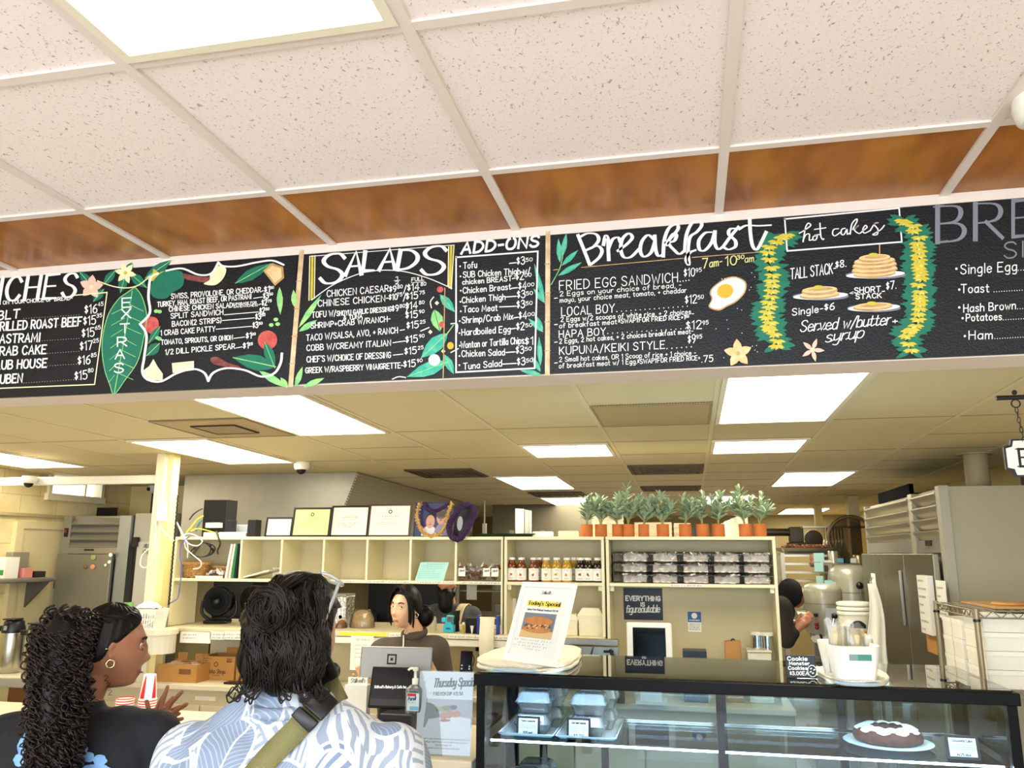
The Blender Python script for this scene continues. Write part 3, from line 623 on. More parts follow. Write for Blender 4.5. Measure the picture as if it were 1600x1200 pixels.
for x0, y0, x1, y1 in ((690, 656, 715, 652), (648, 728, 718, 718), (650, 800, 706, 794)): b.l([(x0, y0), (x1, y1)], 5)
b.l([(950, 410), (940, 932)], 6, TA)
b.leaf((922, 448), (1006, 548), 52, TE); b.leaf((888, 535), (922, 662), 72, LG, True, DG); b.leaf((965, 672), (812, 815), 85, TE); b.leaf((968, 838), (732, 925), 80, TE); b.leaf((948, 798), (1000, 908), 48, TE); b.l([(960, 680), (1000, 625)], 6, LG)
b.ell(888, 828, 34, 34, EW); b.ell(922, 418, 19, 18, RE); b.ell(933, 622, 17, 19, RE); b.ell(982, 745, 19, 21, OR_)
for x, y in ((903, 497), (865, 665), (940, 777)): b.a([(x - 13, y), (x, y - 13), (x + 13, y), (x, y + 13)], CR, False)
b.l([(885, 462), (866, 490), (872, 525)], 6, W_, True); b.l([(985, 618), (1022, 620), (1020, 668)], 6, W_, True); b.l([(810, 660), (858, 640)], 6); b.l([(985, 785), (1028, 762)], 6); b.l([(645, 940), (680, 926), (722, 930)], 6, W_, True)
for a, c in (((100, 640), (230, 450)), ((102, 662), (205, 596)), ((80, 985), (122, 868)), ((128, 985), (248, 933)), ((35, 990), (-5, 930)), ((75, 520), (70, 420))): b.leaf(a, c, 34, LG)
b.t('ADD-ONS', 1045, 212, 1490, 168, 62, 14, slant=.12); 
b.l([(1015, 232), (1490, 197), (1472, 876), (1015, 900), (1015, 228)], 9)
for st, x0, y0, x1, y1, h in (('Tofu', 1058, 298, 1135, 292, 36), ('SUB Chicken Thigh w/', 1056, 350, 1445, 325, 34), ('chicken BREAST', 1052, 390, 1338, 368, 28), ('Chicken Breast', 1055, 442, 1333, 418, 34), ('Chicken Thigh', 1050, 498, 1300, 478, 34), ('Taco Meat', 1058, 552, 1255, 542, 36), ('Shrimp/Crab Mix', 1050, 615, 1345, 592, 36), ('Hardboiled Egg', 1048, 686, 1330, 666, 36), ('Wonton or Tortilla Chips', 1043, 760, 1408, 732, 38), ('Chicken Salad', 1048, 810, 1297, 800, 36), ('Tuna Salad', 1058, 884, 1280, 864, 36)): b.t(st, x0, y0, x1, y1, h, 5)
for st, sp, x, y, d in (('$3', '50', 1368, 275, 1325), ('$2', '00', 1362, 364, 1342), ('$4', '00', 1378, 420, 1336), ('$3', '50', 1370, 470, 1305), ('$3', '50', 1368, 528, 1268), ('$4', '00', 1380, 592, 1350), ('$2', '50', 1366, 656, 1334), ('$1', None, 1415, 742, 1410), ('$3', '50', 1363, 793, 1305), ('$3', '50', 1370, 860, 1285)):
    b.price(st, x, y, x + 46, y - 4, 44, sp, x + 52, y - 18, x + 90, y - 22, 20); b.l([(d, y - 8), (x - 6, y - 12)], 6)
for x, y in ((1038, 284), (1040, 342), (1042, 425), (1040, 490), (1042, 545), (1036, 602), (1034, 672), (1036, 745), (1034, 805), (1034, 858)): b.ell(x, y, 5, 5, W_)
for a, c in (((1530, 500), (1470, 270)), ((1530, 496), (1465, 414)), ((1520, 652), (1470, 565)), ((1522, 666), (1436, 588)), ((1505, 862), (1497, 695)), ((1506, 896), (1454, 808)), ((1512, 914), (1388, 888))): b.leaf(a, c, 30, TE)
b.done('menu_board', 'black menu board listing SALADS and ADD-ONS between painted bamboo stalks', XB1 + .001, XB2, .004)

# --- board 3: breakfast, hot cakes, sides
b = Board(850, 320, 4)
b.l([(45, 500), (100, 395), (120, 300)], 5, LG, True)
for a, c in (((100, 360), (90, 212)), ((115, 322), (140, 178)), ((112, 380), (212, 284)), ((90, 442), (235, 360))): b.leaf(a, c, 34, TE)
BK = [[(213, 192), (245, 270), (285, 372)], [(220, 205), (270, 180), (325, 185), (342, 220), (310, 262), (262, 285)], [(262, 285), (330, 258), (362, 285), (345, 330), (292, 374)],
      [(372, 250), (385, 195), (400, 215), (402, 280), (405, 345)], [(403, 275), (428, 218), (462, 205), (475, 228)], [(462, 288), (520, 245), (552, 205), (528, 180), (490, 215), (480, 280), (500, 328), (545, 325), (600, 270)],
      [(688, 218), (650, 190), (612, 230), (602, 290), (625, 325), (668, 300), (692, 235)], [(692, 195), (698, 280), (715, 320), (745, 310)], [(745, 322), (752, 220), (782, 145), (828, 125), (838, 150), (800, 200), (760, 240)], [(765, 250), (805, 185), (828, 190), (815, 225), (780, 242), (815, 285), (848, 308), (885, 280)],
      [(880, 290), (890, 190), (925, 115), (972, 102), (985, 130), (955, 170), (912, 205), (900, 290), (905, 374), (888, 340), (912, 300), (945, 285)], [(1045, 172), (1005, 178), (968, 225), (972, 280), (1005, 285), (1045, 240), (1066, 175)], [(1068, 168), (1068, 240), (1088, 278), (1120, 262)],
      [(1120, 262), (1165, 200), (1215, 140)], [(1212, 150), (1165, 152), (1155, 185), (1195, 225), (1195, 262), (1155, 280), (1125, 268)], [(1285, 85), (1290, 180), (1305, 260), (1335, 275), (1388, 172)], [(1222, 152), (1265, 130), (1340, 132), (1415, 128)]]
for q in BK: b.l(q, 23, W_, True, .62)
b.l([(235, 392), (870, 335)], 5, TA); b.l([(925, 330), (1340, 297)], 5, TA); b.l([(60, 408), (88, 404)], 5, TA)
b.t('7', 990, 398, 1022, 395, 60, 7, CY); b.t('am-', 1034, 392, 1112, 378, 48, 6, CY); b.t('10', 1135, 382, 1203, 374, 58, 7, CY); b.t('30', 1207, 342, 1250, 337, 24, 5, CY); b.t('am', 1255, 362, 1310, 355, 42, 5, CY)
for st, x0, y0, x1, y1, h, w in (('FRIED EGG SANDWICH', 97, 535, 835, 483, 58, 6), ('2 Eggs on your choice of bread, -', 100, 572, 857, 516, 29, 4.4), ('mayo, your choice meat, tomato, + cheddar', 100, 612, 890, 548, 29, 4.4), ('LOCAL BOY', 110, 695, 440, 672, 52, 6), ('2 Eggs w/2 scoops of white rice, + 2 choices_', 106, 732, 936, 682, 29, 4.8), ('of breakfast meat', 97, 772, 455, 745, 29, 4.8), ('*SWAP^FOR FRIED RICE+1', 465, 742, 880, 716, 27, 5), ('HAPA BOY', 95, 832, 385, 812, 44, 6), ('2 Eggs, 2 hot cakes, + 2 choices breakfast meat-', 97, 868, 932, 804, 29, 4.8), ('KUPUNA/KEIKI STYLE', 97, 938, 755, 898, 48, 6), ('2 Small hot cakes, OR 1 Scoop of rice + 1 choice -', 97, 982, 948, 940, 29, 4.4), ('of breakfast meat w/ 1 Egg.', 95, 1022, 580, 993, 29, 4.4), ('*SWAP^FOR FRIED RICE+', 585, 995, 975, 970, 28, 4.6), ('.75', 985, 985, 1055, 980, 40, 6)): b.t(st, x0, y0, x1, y1, h, w * .9)
for st, sp, x, y, x1 in (('$10', '95', 875, 452, 942), ('$12', '50', 882, 620, 955), ('$12', '95', 888, 780, 985), ('$9', '95', 900, 868, 945)): b.price(st, x, y, x1, y - 6, 52, sp, x1 + 6, y - 28, x1 + 42, y - 34, 24)
b.t('50', 882, 708, 905, 704, 16, 4)
for x in (-1, 0, 1, 2): b.l([(66, (585, 750, 860, 990)[x + 1]), (84, (583, 748, 858, 988)[x + 1])], 5)
b.dots(850, 480, 905, 472, 4, 7); b.dots(455, 668, 895, 635, 16, 6); b.dots(398, 805, 915, 772, 18, 6); b.dots(768, 900, 920, 888, 6, 7)
rr = random.Random(4)
for i in range(26): x, y = rr.uniform(1060, 1350), rr.uniform(400, 1000); b.l([(x, y), (x + 3, y)], 4)
b.a([(1060, 510), (1130, 460), (1200, 450), (1262, 482), (1258, 545), (1205, 605), (1140, 640), (1090, 662), (1030, 640), (1046, 590), (1035, 550)], TA); b.a([(1068, 512), (1132, 468), (1200, 458), (1254, 486), (1250, 542), (1200, 598), (1136, 632), (1090, 652), (1038, 636), (1054, 588), (1044, 550)], EW); b.ell(1132, 540, 52, 44, OR_, -.3)
b.flower(1213, 928, 90, PE, 5, -pi / 2 - .1, .6, TA)
o3 = b.o; b.o = (1180, 290, 3.81)
def lei(pts, sd):
    r = random.Random(sd); p = sm([(x, y, 0) for x, y in pts], 7)
    for q in p:
        for k in range(3):
            a = r.choice((0, pi)) + r.uniform(-.7, .7); L = r.uniform(75, 118); b.leaf((q.x, q.y), (q.x + L * cos(a), q.y + L * .8 * sin(a)), 30, DG, False)
    for q in p[::3]:
        x, y = q.x + r.uniform(-14, 14), q.y
        for k in range(5): a = .25 + k * .68 + r.uniform(-.2, .2); b.leaf((x, y - 10), (x + 54 * cos(a), y - 8 + 30 * sin(a)), 17, GO, False)
        a = r.uniform(0, 3); b.leaf((x, y), (x + 30 * cos(a), y + 16 * sin(a)), 8, CY, False)
lei([(180, 300), (110, 350), (80, 430), (105, 540), (112, 610), (85, 690), (72, 760), (85, 830), (105, 880), (130, 960)], 1)
lei([(880, 215), (940, 255), (972, 340), (965, 400), (975, 460), (965, 510), (980, 560), (975, 650), (970, 705), (972, 770), (945, 850), (895, 890), (925, 985)], 2)
b.l([(175, 200), (856, 135), (872, 336), (190, 390), (175, 196)], 9)
HC = [[(262, 285), (300, 262), (330, 238), (315, 225), (298, 255), (285, 335)], [(284, 330), (300, 295), (322, 290), (322, 325), (340, 322)], [(362, 300), (345, 305), (345, 325), (362, 322), (368, 300), (355, 296), (385, 292)], [(385, 225), (390, 300), (402, 322), (408, 318)], [(352, 262), (420, 252)],
      [(495, 258), (468, 262), (460, 288), (475, 300), (505, 280)], [(535, 255), (515, 262), (512, 288), (528, 292), (545, 262), (548, 290), (565, 280)], [(565, 290), (575, 230), (602, 200), (605, 215), (580, 262), (612, 240), (590, 264), (618, 286), (640, 270)], [(640, 270), (665, 250), (655, 238), (640, 262), (650, 284), (685, 268)], [(685, 268), (710, 228), (730, 222), (708, 232), (730, 262), (725, 292), (700, 292), (745, 265), (768, 238)]]
for q in HC: b.l(q, 8, W_, True, .3)
b.t('TALL STACK-', 210, 558, 478, 522, 62, 6, gap=1.2); b.t('$8.', 478, 492, 540, 482, 40, 6); b.t('SHORT_', 590, 642, 770, 630, 32, 6); b.t('$7.', 780, 622, 838, 612, 46, 6); b.t('STACK', 598, 676, 750, 668, 28, 6); b.t('<', 562, 655, 582, 652, 28, 5)
b.t('Single-', 220, 774, 402, 752, 40, 5.5); b.t('$6', 412, 745, 470, 738, 40, 6); b.t('Served w/butter', 265, 872, 800, 828, 66, 7, slant=.25, join=True, gap=.9, callig=.3); b.t('+', 818, 828, 846, 825, 40, 6); b.t('syrup', 415, 935, 640, 905, 66, 7, slant=.25, join=True, gap=.9, callig=.3)
for cx, cy, prx, cakes, rx in ((715, 535, 180, ((522, .92), (498, 1), (472, .97), (448, .9), (430, .7)), 138), (388, 662, 168, ((648, 1), (622, .9)), 120), (705, 732, 160, ((718, 1),), 118)):
    b.ell(cx, cy, prx, 24, CG); b.ell(cx, cy - 3, prx - 4, 20, EW, -.05)
    for y, k in cakes: b.ell(cx - 6, y + 8, rx * k, 22, TA, -.06); b.ell(cx - 6, y, rx * k - 4, 19, PE, -.06); b.ell(cx, y - 3, rx * k * .7, 10, TANP and TA, -.06)
    b.ell(cx - 12, cakes[-1][0] - 14, 30, 12, GO)
b.l([(740, 350), (740, 420), (738, 470)], 5, PE)
b.flower(340, 980, 72, PI_, 5, -1.2, .36, CR)
b.t('BREAKFAST', 1085, 340, 3050, 190, 214, 30, CG, callig=.7); b.t('SIDES', 1480, 435, 1905, 400, 95, 9, CG)
for x0, x1, y in ((1062, 1120, 128), (1085, 1145, 338)): b.l([(x0, y), (x1, y - 8)], 9, CG)
for st, x0, y0, x1, y1, h in (('Single Egg', 1222, 528, 1555, 508, 56), ('Toast', 1225, 640, 1390, 635, 50), ('Hash Brown', 1240, 755, 1548, 735, 46), ('Potatoes', 1255, 808, 1465, 800, 42), ('Ham', 1272, 916, 1410, 913, 50)): b.t(st, x0, y0, x1, y1, h, 6)
for x, y in ((1195, 498), (1212, 622), (1212, 728), (1232, 792), (1245, 898)): b.ell(x, y, 7, 7, W_)
for x0, y in ((1565, 505), (1420, 633), (1560, 735), (1475, 800), (1425, 912)): b.dots(x0, y, x0 + 350, y - 20, 24, 5)
b.o = o3
b.done('menu_board', 'black menu board headed Breakfast with hot cakes and yellow leis', XB2 + .001, XB3, .003)
# ---------------------------------------------------------------- counters
YS = 5.2                                                          # front face of the shelf units
ZTOP, ZSH, ZPASS, ZBC, ZFC = 1.884, 1.60, 1.275, .92, .93         # shelf top, shelf board, pass counter, back counter, front counter
WORK = mat('white_worktop', '#e6dcc2', .4, var=(3, .2, '#d6caac')); CAB = mat('cabinet_cream', '#d3c9ae', .5, var=(2, .2, '#c3b899'))
# front service counter
t = thing('service_counter', 'long pale service counter with the till, in front of the clerk', 'counter', (-2.9, 3.85, 0))
obj('worktop', MB().bx(-2.6, 1.98, -.36, .36, ZFC - .04, ZFC), WORK, t, .006)
obj('body', MB().bx(-2.58, 1.97, -.32, .33, .08, ZFC - .0405), CAB, t); obj('kick_board', MB().bx(-2.58, 1.97, -.27, .28, 0, .0795), MBLACK, t)
# back counter with cabinet doors
bx0, bx1 = -4.04, XY(1243, 5.08, 1105)
t = thing('back_counter', 'pale worktop over cream cabinets along the back, under the shelves', 'counter', (bx0, 5.3, 0))
L = bx1 - bx0
obj('worktop', MB().bx(0, L, -.25, .24, ZBC - .035, ZBC), WORK, t, .006)
obj('body', MB().bx(.01, L - .012, -.21, .24, .09, ZBC - .0355), CAB, t)
obj('kick_board', MB().bx(.02, L - .05, -.15, .24, 0, .0895), MBLACK, t)
n = 11; dw = (L - .04) / n
for k in range(n):
    x0 = .02 + k * dw
    d = obj('door', MB().bx(x0 + .006, x0 + dw - .006, -.229, -.2105, .12, ZBC - .13), mat('cabinet_door_cream', '#dcd2b6', .45), t, .003)
    hx = x0 + (dw - .035 if k % 2 == 0 else .035)
    obj('handle', MB().tube(sm([(hx, -.229, ZBC - .19), (hx, -.255, ZBC - .19), (hx, -.262, ZBC - .205), (hx, -.255, ZBC - .235), (hx, -.229, ZBC - .235)], 3), .006, 8), WHITE, d)
obj('label_strip', MB().bx(.80, .95, -.2115, -.2102, ZBC - .10, ZBC - .075), PAPER, t)
# pass-through counter
pr = XY(945, 5.15, 990); pl = XY(268, 5.2, 980)
t = thing('pass_counter', 'raised pass-through counter between the till area and the kitchen', 'counter', (pl, 5.2, 0)); L = pr - pl
obj('worktop', MB().bx(0, L, -.06, .68, ZPASS - .03, ZPASS), mat('pass_laminate', '#e2d8b6', .4, var=(3, .3, '#d0c298')), t, .005)
obj('front_rail', MB().bx(.75, L - .55, -.05, -.03, ZPASS - .075, ZPASS - .034), mat('white_rail', '#f3efe0', .4), t, .003)
obj('backsplash', MB().bx(.95, L, .24, .27, ZBC + .002, ZPASS - .0305), BACKP, t)
obj('support_panel', MB().bx(0, .95, .5, .53, ZBC + .002, ZPASS - .0305), mat('recess_panel', '#c9c2ac', .6), t)
f = lambda u, v: V((u, -.0606, v)); TM = [PAPER, mat('yellow_tape', '#e8e04a', .6), INK]
obj('yellow_tape', MB().bx(1.28, 1.60, -.0603, -.06, ZPASS - .026, ZPASS - .004, 1), TM, t)
for x0 in (1.62, 2.02, 2.3): mb = MB(); mb.bx(x0, x0 + .25, -.0603, -.06, ZPASS - .026, ZPASS - .004, 0); scribble(mb, f, x0 + .01, x0 + .24, ZPASS - .021, .011, .0022, 2, int(x0 * 10)); obj('price_tape', mb, TM, t)
# white ledge at left that carries the basket
mb = MB(); r = .12; pts = [(-4.15, 5.095, 0), (-4.15, 4.855, 0), (-3.47, 4.855, 0)] + [(-3.47 + r * sin(a), 4.975 - r * cos(a), 0) for a in [i * pi / 10 for i in range(1, 10)]] + [(-3.47, 5.095, 0)]
t = thing('side_ledge', 'rounded white ledge fixed before the post, carrying the plastic basket', 'ledge', (-3.7, 4.975, 0))
obj('fascia', MB().prism([((p[0] + 3.7) * .97, (p[1] - 4.975) * .9, ZPASS - .15) for p in pts], (0, 0, .1195)), mat('ledge_paint', '#ded8c4', .5, var=(3, .2, '#d2ccb6')), t)
obj('ledge_top', MB().prism([(p[0] + 3.7, p[1] - 4.975, ZPASS - .03) for p in pts], (0, 0, .03)), WORK, t)
# coffee counter at far left
t = thing('coffee_counter', 'grey edged coffee counter at far left, open below', 'counter', (-4.9, 5.2, 0))
obj('worktop', MB().bx(-.65, .85, -.25, .3, ZBC - .05, ZBC + .012), mat('grey_laminate_edge', '#a9a79c', .45), t, .006)
mb = MB(); mb.bx(-.64, -.60, -.22, .3, 0, ZBC - .0505); obj('side_panel', mb, mat('brown_panel', '#7a5a38', .6), t)
obj('side_panel', MB().bx(.78, .82, -.22, .3, 0, ZBC - .0505), mat('brown_panel', '#7a5a38', .6), t); obj('shelf', MB().bx(-.5995, .7795, -.2, .3, .42, .45), mat('brown_panel', '#7a5a38', .6), t)

# ---------------------------------------------------------------- shelf units
def tape(mb, x0, x1, z, y, seed, txt=None, h=.012):
    mb.bx(x0, x1, y - .0006, y - .0001, z - h * .75, z + h * .75, 0)
    f = lambda u, v: V((u, y - .0009, v))
    scribble(mb, f, x0 + .006, x1 - (.07 if txt else .006), z - h * .4, h * .8, .0021, 1, seed)
    if txt: text(mb, txt, f, x1 - .065, z - h * .4, x1 - .008, z - h * .4, h * .9, .0024, 1)
D = .29
a0, a1 = XY(271, YS, 875), XY(785.5, YS, 875)
t = thing('cubby_shelf', 'cream cubbyhole shelf with seven open compartments, left of the sauce bottles', 'shelf unit', (a0, YS, 0)); L = a1 - a0
obj('top_board', MB().bx(0, L, 0, D, ZTOP - .02, ZTOP), SHELFM, t, .002)
obj('bottom_board', MB().bx(.018, L - .012, 0, D, ZSH - .02, ZSH), SHELFM, t, .002)
obj('side_panel', MB().bx(0, .0175, 0, D, ZPASS + .001, ZTOP - .0205), SHELFM, t); obj('side_panel', MB().bx(L - .0115, L, 0, D, ZPASS + .001, ZTOP - .0205), SHELFM, t)
for px in (375.5, 439, 505, 573, 641, 712):
    x = XY(px, YS, 875) - a0; obj('divider', MB().bx(x - .007, x + .007, .001, D - .011, ZSH + .0005, ZTOP - .0205), SHELFM, t)
obj('back_panel', MB().bx(.018, L - .012, D - .01, D, ZSH + .0005, ZTOP - .0205), BACKP, t)
for px0, px1, sd in ((440, 556, 3), (570, 640, 4), (655, 712, 5), (720, 782, 6)): mb = MB(); tape(mb, XY(px0, YS, 907) - a0, XY(px1, YS, 907) - a0, ZSH - .01, 0, sd, None, .009); obj('price_tape', mb, [PAPER, INK], t)
# sauce shelf
b0, b1 = XY(788, YS, 875), XY(944, YS, 875)
t = thing('sauce_shelf', 'cream shelf unit holding the sauce bottles', 'shelf unit', (b0, YS, 0)); L = b1 - b0
obj('top_board', MB().bx(0, L, 0, D, ZTOP - .02, ZTOP), SHELFM, t, .002); obj('shelf_board', MB().bx(.018, L - .018, 0, D - .011, ZSH - .02, ZSH), SHELFM, t, .002)
obj('side_panel', MB().bx(0, .0175, 0, D, ZPASS + .001, ZTOP - .0205), SHELFM, t); obj('side_panel', MB().bx(L - .0175, L, 0, D, ZPASS + .001, ZTOP - .0205), SHELFM, t)
obj('back_panel', MB().bx(.018, L - .018, D - .01, D, ZPASS + .001, ZTOP - .0205), BACKP, t)
mb = MB(); tape(mb, XY(828, YS, 912) - b0, XY(900, YS, 912) - b0, ZSH - .01, 0, 9, '$11.00', .011); obj('price_tape', mb, [PAPER, INK], t)
for x in (.03, L - .03): obj('shelf_pin', MB().bx(x - .012, x + .012, .02, .05, ZSH - .05, ZSH - .0205), SHELFM, t)
# snack shelf
c0, c1 = XY(947, YS, 875), XY(1213, YS, 875)
t = thing('snack_shelf', 'cream shelf unit with clear tubs above and a motto sign below', 'shelf unit', (c0, YS, 0)); L = c1 - c0
obj('top_board', MB().bx(0, L, 0, D, ZTOP - .02, ZTOP), SHELFM, t, .002); obj('shelf_board', MB().bx(.018, L - .018, 0, D - .011, ZSH - .02, ZSH), SHELFM, t, .002)
obj('side_panel', MB().bx(0, .0175, 0, D, ZBC + .001, ZTOP - .0205), SHELFM, t); obj('side_panel', MB().bx(L - .0175, L, 0, D, ZBC + .001, ZTOP - .0205), SHELFM, t)
obj('back_panel', MB().bx(.018, L - .018, D - .01, D, ZBC + .001, ZTOP - .0205), BACKP, t)
mb = MB(); tape(mb, XY(1047, YS, 915) - c0, XY(1098, YS, 915) - c0, ZSH - .01, 0, 19, None, .011); obj('price_tape', mb, [PAPER, INK], t)
for x in (.032, L - .032): obj('shelf_pin', MB().bx(x - .012, x + .012, .02, .05, ZSH - .05, ZSH - .0205), SHELFM, t)

# ---------------------------------------------------------------- display case
CX0, CX1, CY0, CY1, CZ = -.885, 1.14, 3.42, 4.12, 1.29
CASEB = mat('case_black_frame', '#07080b', .45, spec=.15); CG_ = glass('case_glass', '#eef7fb', 0, 1.0); CGS = glass('case_shelf_glass', '#d9f0f2', 0, 1.2)
LED = mat('case_led_strip', '#ffffff', .5, emis=('#c6e4ff', 30))
t = thing('display_case', 'long black framed glass bakery display case at lower right', 'display case', ((CX0 + CX1) / 2, CY0, 0))
ox, oy = t.location.x, CY0; hx = (CX1 - CX0) / 2; dy = CY1 - CY0
mb = MB(); f = .036
mb.bx(-hx - .01, hx + .01, -.012, f, CZ - .045, CZ - .001); mb.bx(-hx - .01, hx + .01, dy - f, dy + .01, CZ - .045, CZ - .001)
mb.bx(-hx - .01, -hx + f, f, dy - f, CZ - .045, CZ - .001); mb.bx(hx - f, hx + .01, f, dy - f, CZ - .045, CZ - .001)
obj('top_frame', mb, CASEB, t, .003)
for sx in (-1, 1):
    for y in (0, dy - f):
        x = -hx if sx < 0 else hx - f
        obj('corner_post', MB().bx(x, x + f, y, y + f, .42, CZ - .0455), CASEB, t, .002)
mx = XY(1126, CY0, 1130) - ox
obj('mullion', MB().bx(mx - .014, mx + .014, .006, .03, .42, CZ - .0455), mat('case_blue_black', '#101828', .4, spec=.25), t)
mx2 = XY(1128, CY1, 1090) - ox
for x in (-hx + .16, mx2 - .55, mx2, mx2 + .52): obj('rear_door_stile', MB().bx(x - .016, x + .016, dy - f + .003, dy - .004, .42, CZ - .0455), mat('case_blue_black', '#101828', .4, spec=.25), t)
obj('top_glass', MB().bx(-hx + f * .3, hx - f * .3, .004, dy - .004, CZ - .0005, CZ + .006), glass('case_top_glass', '#e3efe6', .01, 1.5), t)
obj('front_glass', MB().bx(-hx + f, hx - f, .0, .005, .42, CZ - .0455), CG_, t); obj('side_glass', MB().bx(-hx + .002, -hx + .007, f, dy - f, .42, CZ - .0455), CG_, t); obj('side_glass', MB().bx(hx - .007, hx - .002, f, dy - f, .42, CZ - .0455), CG_, t)
obj('rear_glass', MB().bx(-hx + f, hx - f, dy - .010, dy - .006, .42, CZ - .0455), glass('case_rear_glass', '#dfeaf0', 0, .6), t)
ZG = 1.03; ZG2 = .80
for z in (ZG, ZG2):
    s = obj('glass_shelf', MB().bx(-hx + .05, hx - .05, .055, dy - .16, z - .008, z), CGS, t)
    obj('edge_light', MB().bx(-hx + .05, hx - .05, .049, .0545, z - .010, z - .003), LED, s)
    for x in (-hx + .045, mx, hx - .045): obj('bracket', MB().bx(x - .008, x + .008, .06, dy - .1, z - .022, z - .0085), STEEL, s)
    obj('rear_rail', MB().bx(-hx + .05, hx - .05, dy - .155, dy - .14, z - .012, z + .006), CHROME, s)
obj('top_light', MB().bx(-hx + .05, hx - .05, f + .004, f + .035, CZ - .040, CZ - .028), mat('case_top_led', '#ffffff', .5, emis=('#c6e4ff', 45)), t)
obj('deck', MB().bx(-hx, hx, 0, dy, .38, .4195), mat('case_deck', '#dfe4e6', .4), t); obj('base', MB().bx(-hx, hx, .02, dy, .0, .3795), CASEB, t)
# ---------------------------------------------------------------- small print helper on a flat face
def flat(o=(0, 0, 0), ux=(1, 0, 0), uz=(0, 0, 1)):
    o = V(o); ux = V(ux); uz = V(uz)
    return lambda u, v: o + ux * u + uz * v

# ---------------------------------------------------------------- bottles of sauce
GLASSB = mat('bottle_glass', '#f2f2ea', .05, trans=.9, alpha=1)
def bottle(kind, label, x, y, grp):
    liq = {'red': ('#7a3a14', '#c43a2a'), 'yellow': ('#b08a14', '#d88a2a'), 'dark': ('#1a0f0c', '#8a2f3a')}[kind]
    t = thing('sauce_bottle', label, 'bottle', (x, y, ZSH + .0008), 0, grp)
    prof = [(.029, 0), (.032, .004), (.0325, .09), (.031, .102), (.025, .116), (.0205, .124), (.020, .136)]
    obj('bottle_body', MB().lathe(prof, 18), mat('sauce_' + kind, liq[0], .08, coat=.6, var=(30, .4, '#d8a050' if kind == 'yellow' else '#3a1208')), t)
    obj('cap', MB().lathe([(.0215, .1362), (.022, .139), (.022, .150), (.020, .152)], 18), mat('bottle_cap_white', '#f2efe6', .4), t)
    mb = MB(); a0, a1 = -pi / 2 - 1.45, -pi / 2 + 1.45
    mb.grid(lambda u, v: (.0332 * cos(a0 + (a1 - a0) * u), .0332 * sin(a0 + (a1 - a0) * u), .010 + .074 * v), 14, 1, 0)
    f = lambda u, v: V((.0338 * cos(-pi / 2 + u / .0338), .0338 * sin(-pi / 2 + u / .0338), v))
    r = random.Random(len(label))
    for k in range(9): a = r.uniform(0, 6.28); q = r.uniform(.004, .010); ribbon(mb, [(0, .045), (q * cos(a), .045 + q * sin(a) * 1.3)], .005, f, 2)
    scribble(mb, f, -.016, .016, .072, .004, .0009, 1, 3); scribble(mb, f, -.018, .018, .023, .003, .0008, 1, 4); scribble(mb, f, -.012, .014, .018, .003, .0008, 1, 5)
    obj('label', mb, [PAPER, INK, mat('label_print_' + kind, liq[1], .6)], t)
    return t
pos = {'first': 'leftmost', 'mid': 'middle', 'last': 'rightmost'}
for kind, pxs, nm in (('red', (800, 815, 834), 'amber red'), ('yellow', (854, 870, 886), 'yellow'), ('dark', (907, 919, 934), 'dark')):
    for px, w_ in zip(pxs, ('leftmost', 'middle', 'rightmost')):
        bottle(kind, f'{w_} of the three front {nm} sauce bottles with white caps', XY(px, YS + .05, 890), YS + .05, 'sauce bottles on the shelf')
for kind, px, nm in (('red', 843, 'red'), ('yellow', 897, 'yellow'), ('dark', 912, 'dark')):
    bottle(kind, f'{nm} sauce bottle in the second row, behind the front {nm} ones', XY(px, YS + .13, 890), YS + .125, 'sauce bottles on the shelf')

# ---------------------------------------------------------------- clear tubs of snacks
CLEARP = film('clear_plastic', '#f4f0e8', .10, .1, .8)
PUFF = mat('powdered_snack', '#fff8ee', .8, var=(34, .6, '#b98e74'), bump=(60, .5)); PUFF_DIM = mat('dim_snack', '#a8967a', .8, var=(30, .6, '#6c5c48'), bump=(60, .5))  # second snack colour: dimness of the rear stacks put into a darker copy
def tub(label, x, y, z, content, seed, sx=1):
    t = thing('snack_tub', label, 'tub', (x, y, z), 0, 'stacked clear snack tubs'); r = random.Random(seed); t.scale.x = sx
    rings = []
    for zz, w_, d_ in ((0.001, .052, .045), (.02, .056, .05), (.045, .062, .055)):
        rings.append([(1.34 * w_ * (1 if abs(cos(a)) > .38 else abs(cos(a)) * 2.2) * (1 if cos(a) > 0 else -1), d_ * max(-1, min(1, sin(a) * 1.35)), zz) for a in [k * pi / 12 for k in range(24)]])
    obj('tub_base', MB().ring(rings, 0, True, False), CLEARP, t)
    obj('rim', MB().bx(-.091, .091, -.062, .062, .0455, .0475), CLEARP, t)
    mb = MB()
    mb.grid(lambda u, v: ((u - .5) * .145 + r.uniform(-.002, .002), (-.5 if v < .34 else .5 if v > .67 else (v - .34) / .33 - .5) * .094, [.004, .040, .040, .004][min(3, int(v * 3 + .01))] + r.uniform(-.003, .004)), 10, 3, 0)
    for k in range(34):
        a = r.uniform(0, pi); p = V((r.uniform(-.064, .064), r.uniform(-.046, .03), r.uniform(.019, .052))); d = V((cos(a), .3 * r.uniform(-1, 1), sin(a) * .5)) * .013
        mb.capsule(p - d, p + d, .0075, .006, 0, 6)
    tag(obj('snack_pieces', mb, content, t), kind='stuff')
    mb = MB(); mb.grid(lambda u, v: ((u - .5) * .16, (v - .5) * .105, .048 + .014 * (min(1, 6 * min(u, 1 - u, v, 1 - v)))), 8, 8, 0); obj('lid', mb, CLEARP, t)
    return t
ords = ('first', 'second', 'third', 'fourth', 'fifth'); rows = ('bottom', 'middle', 'top')
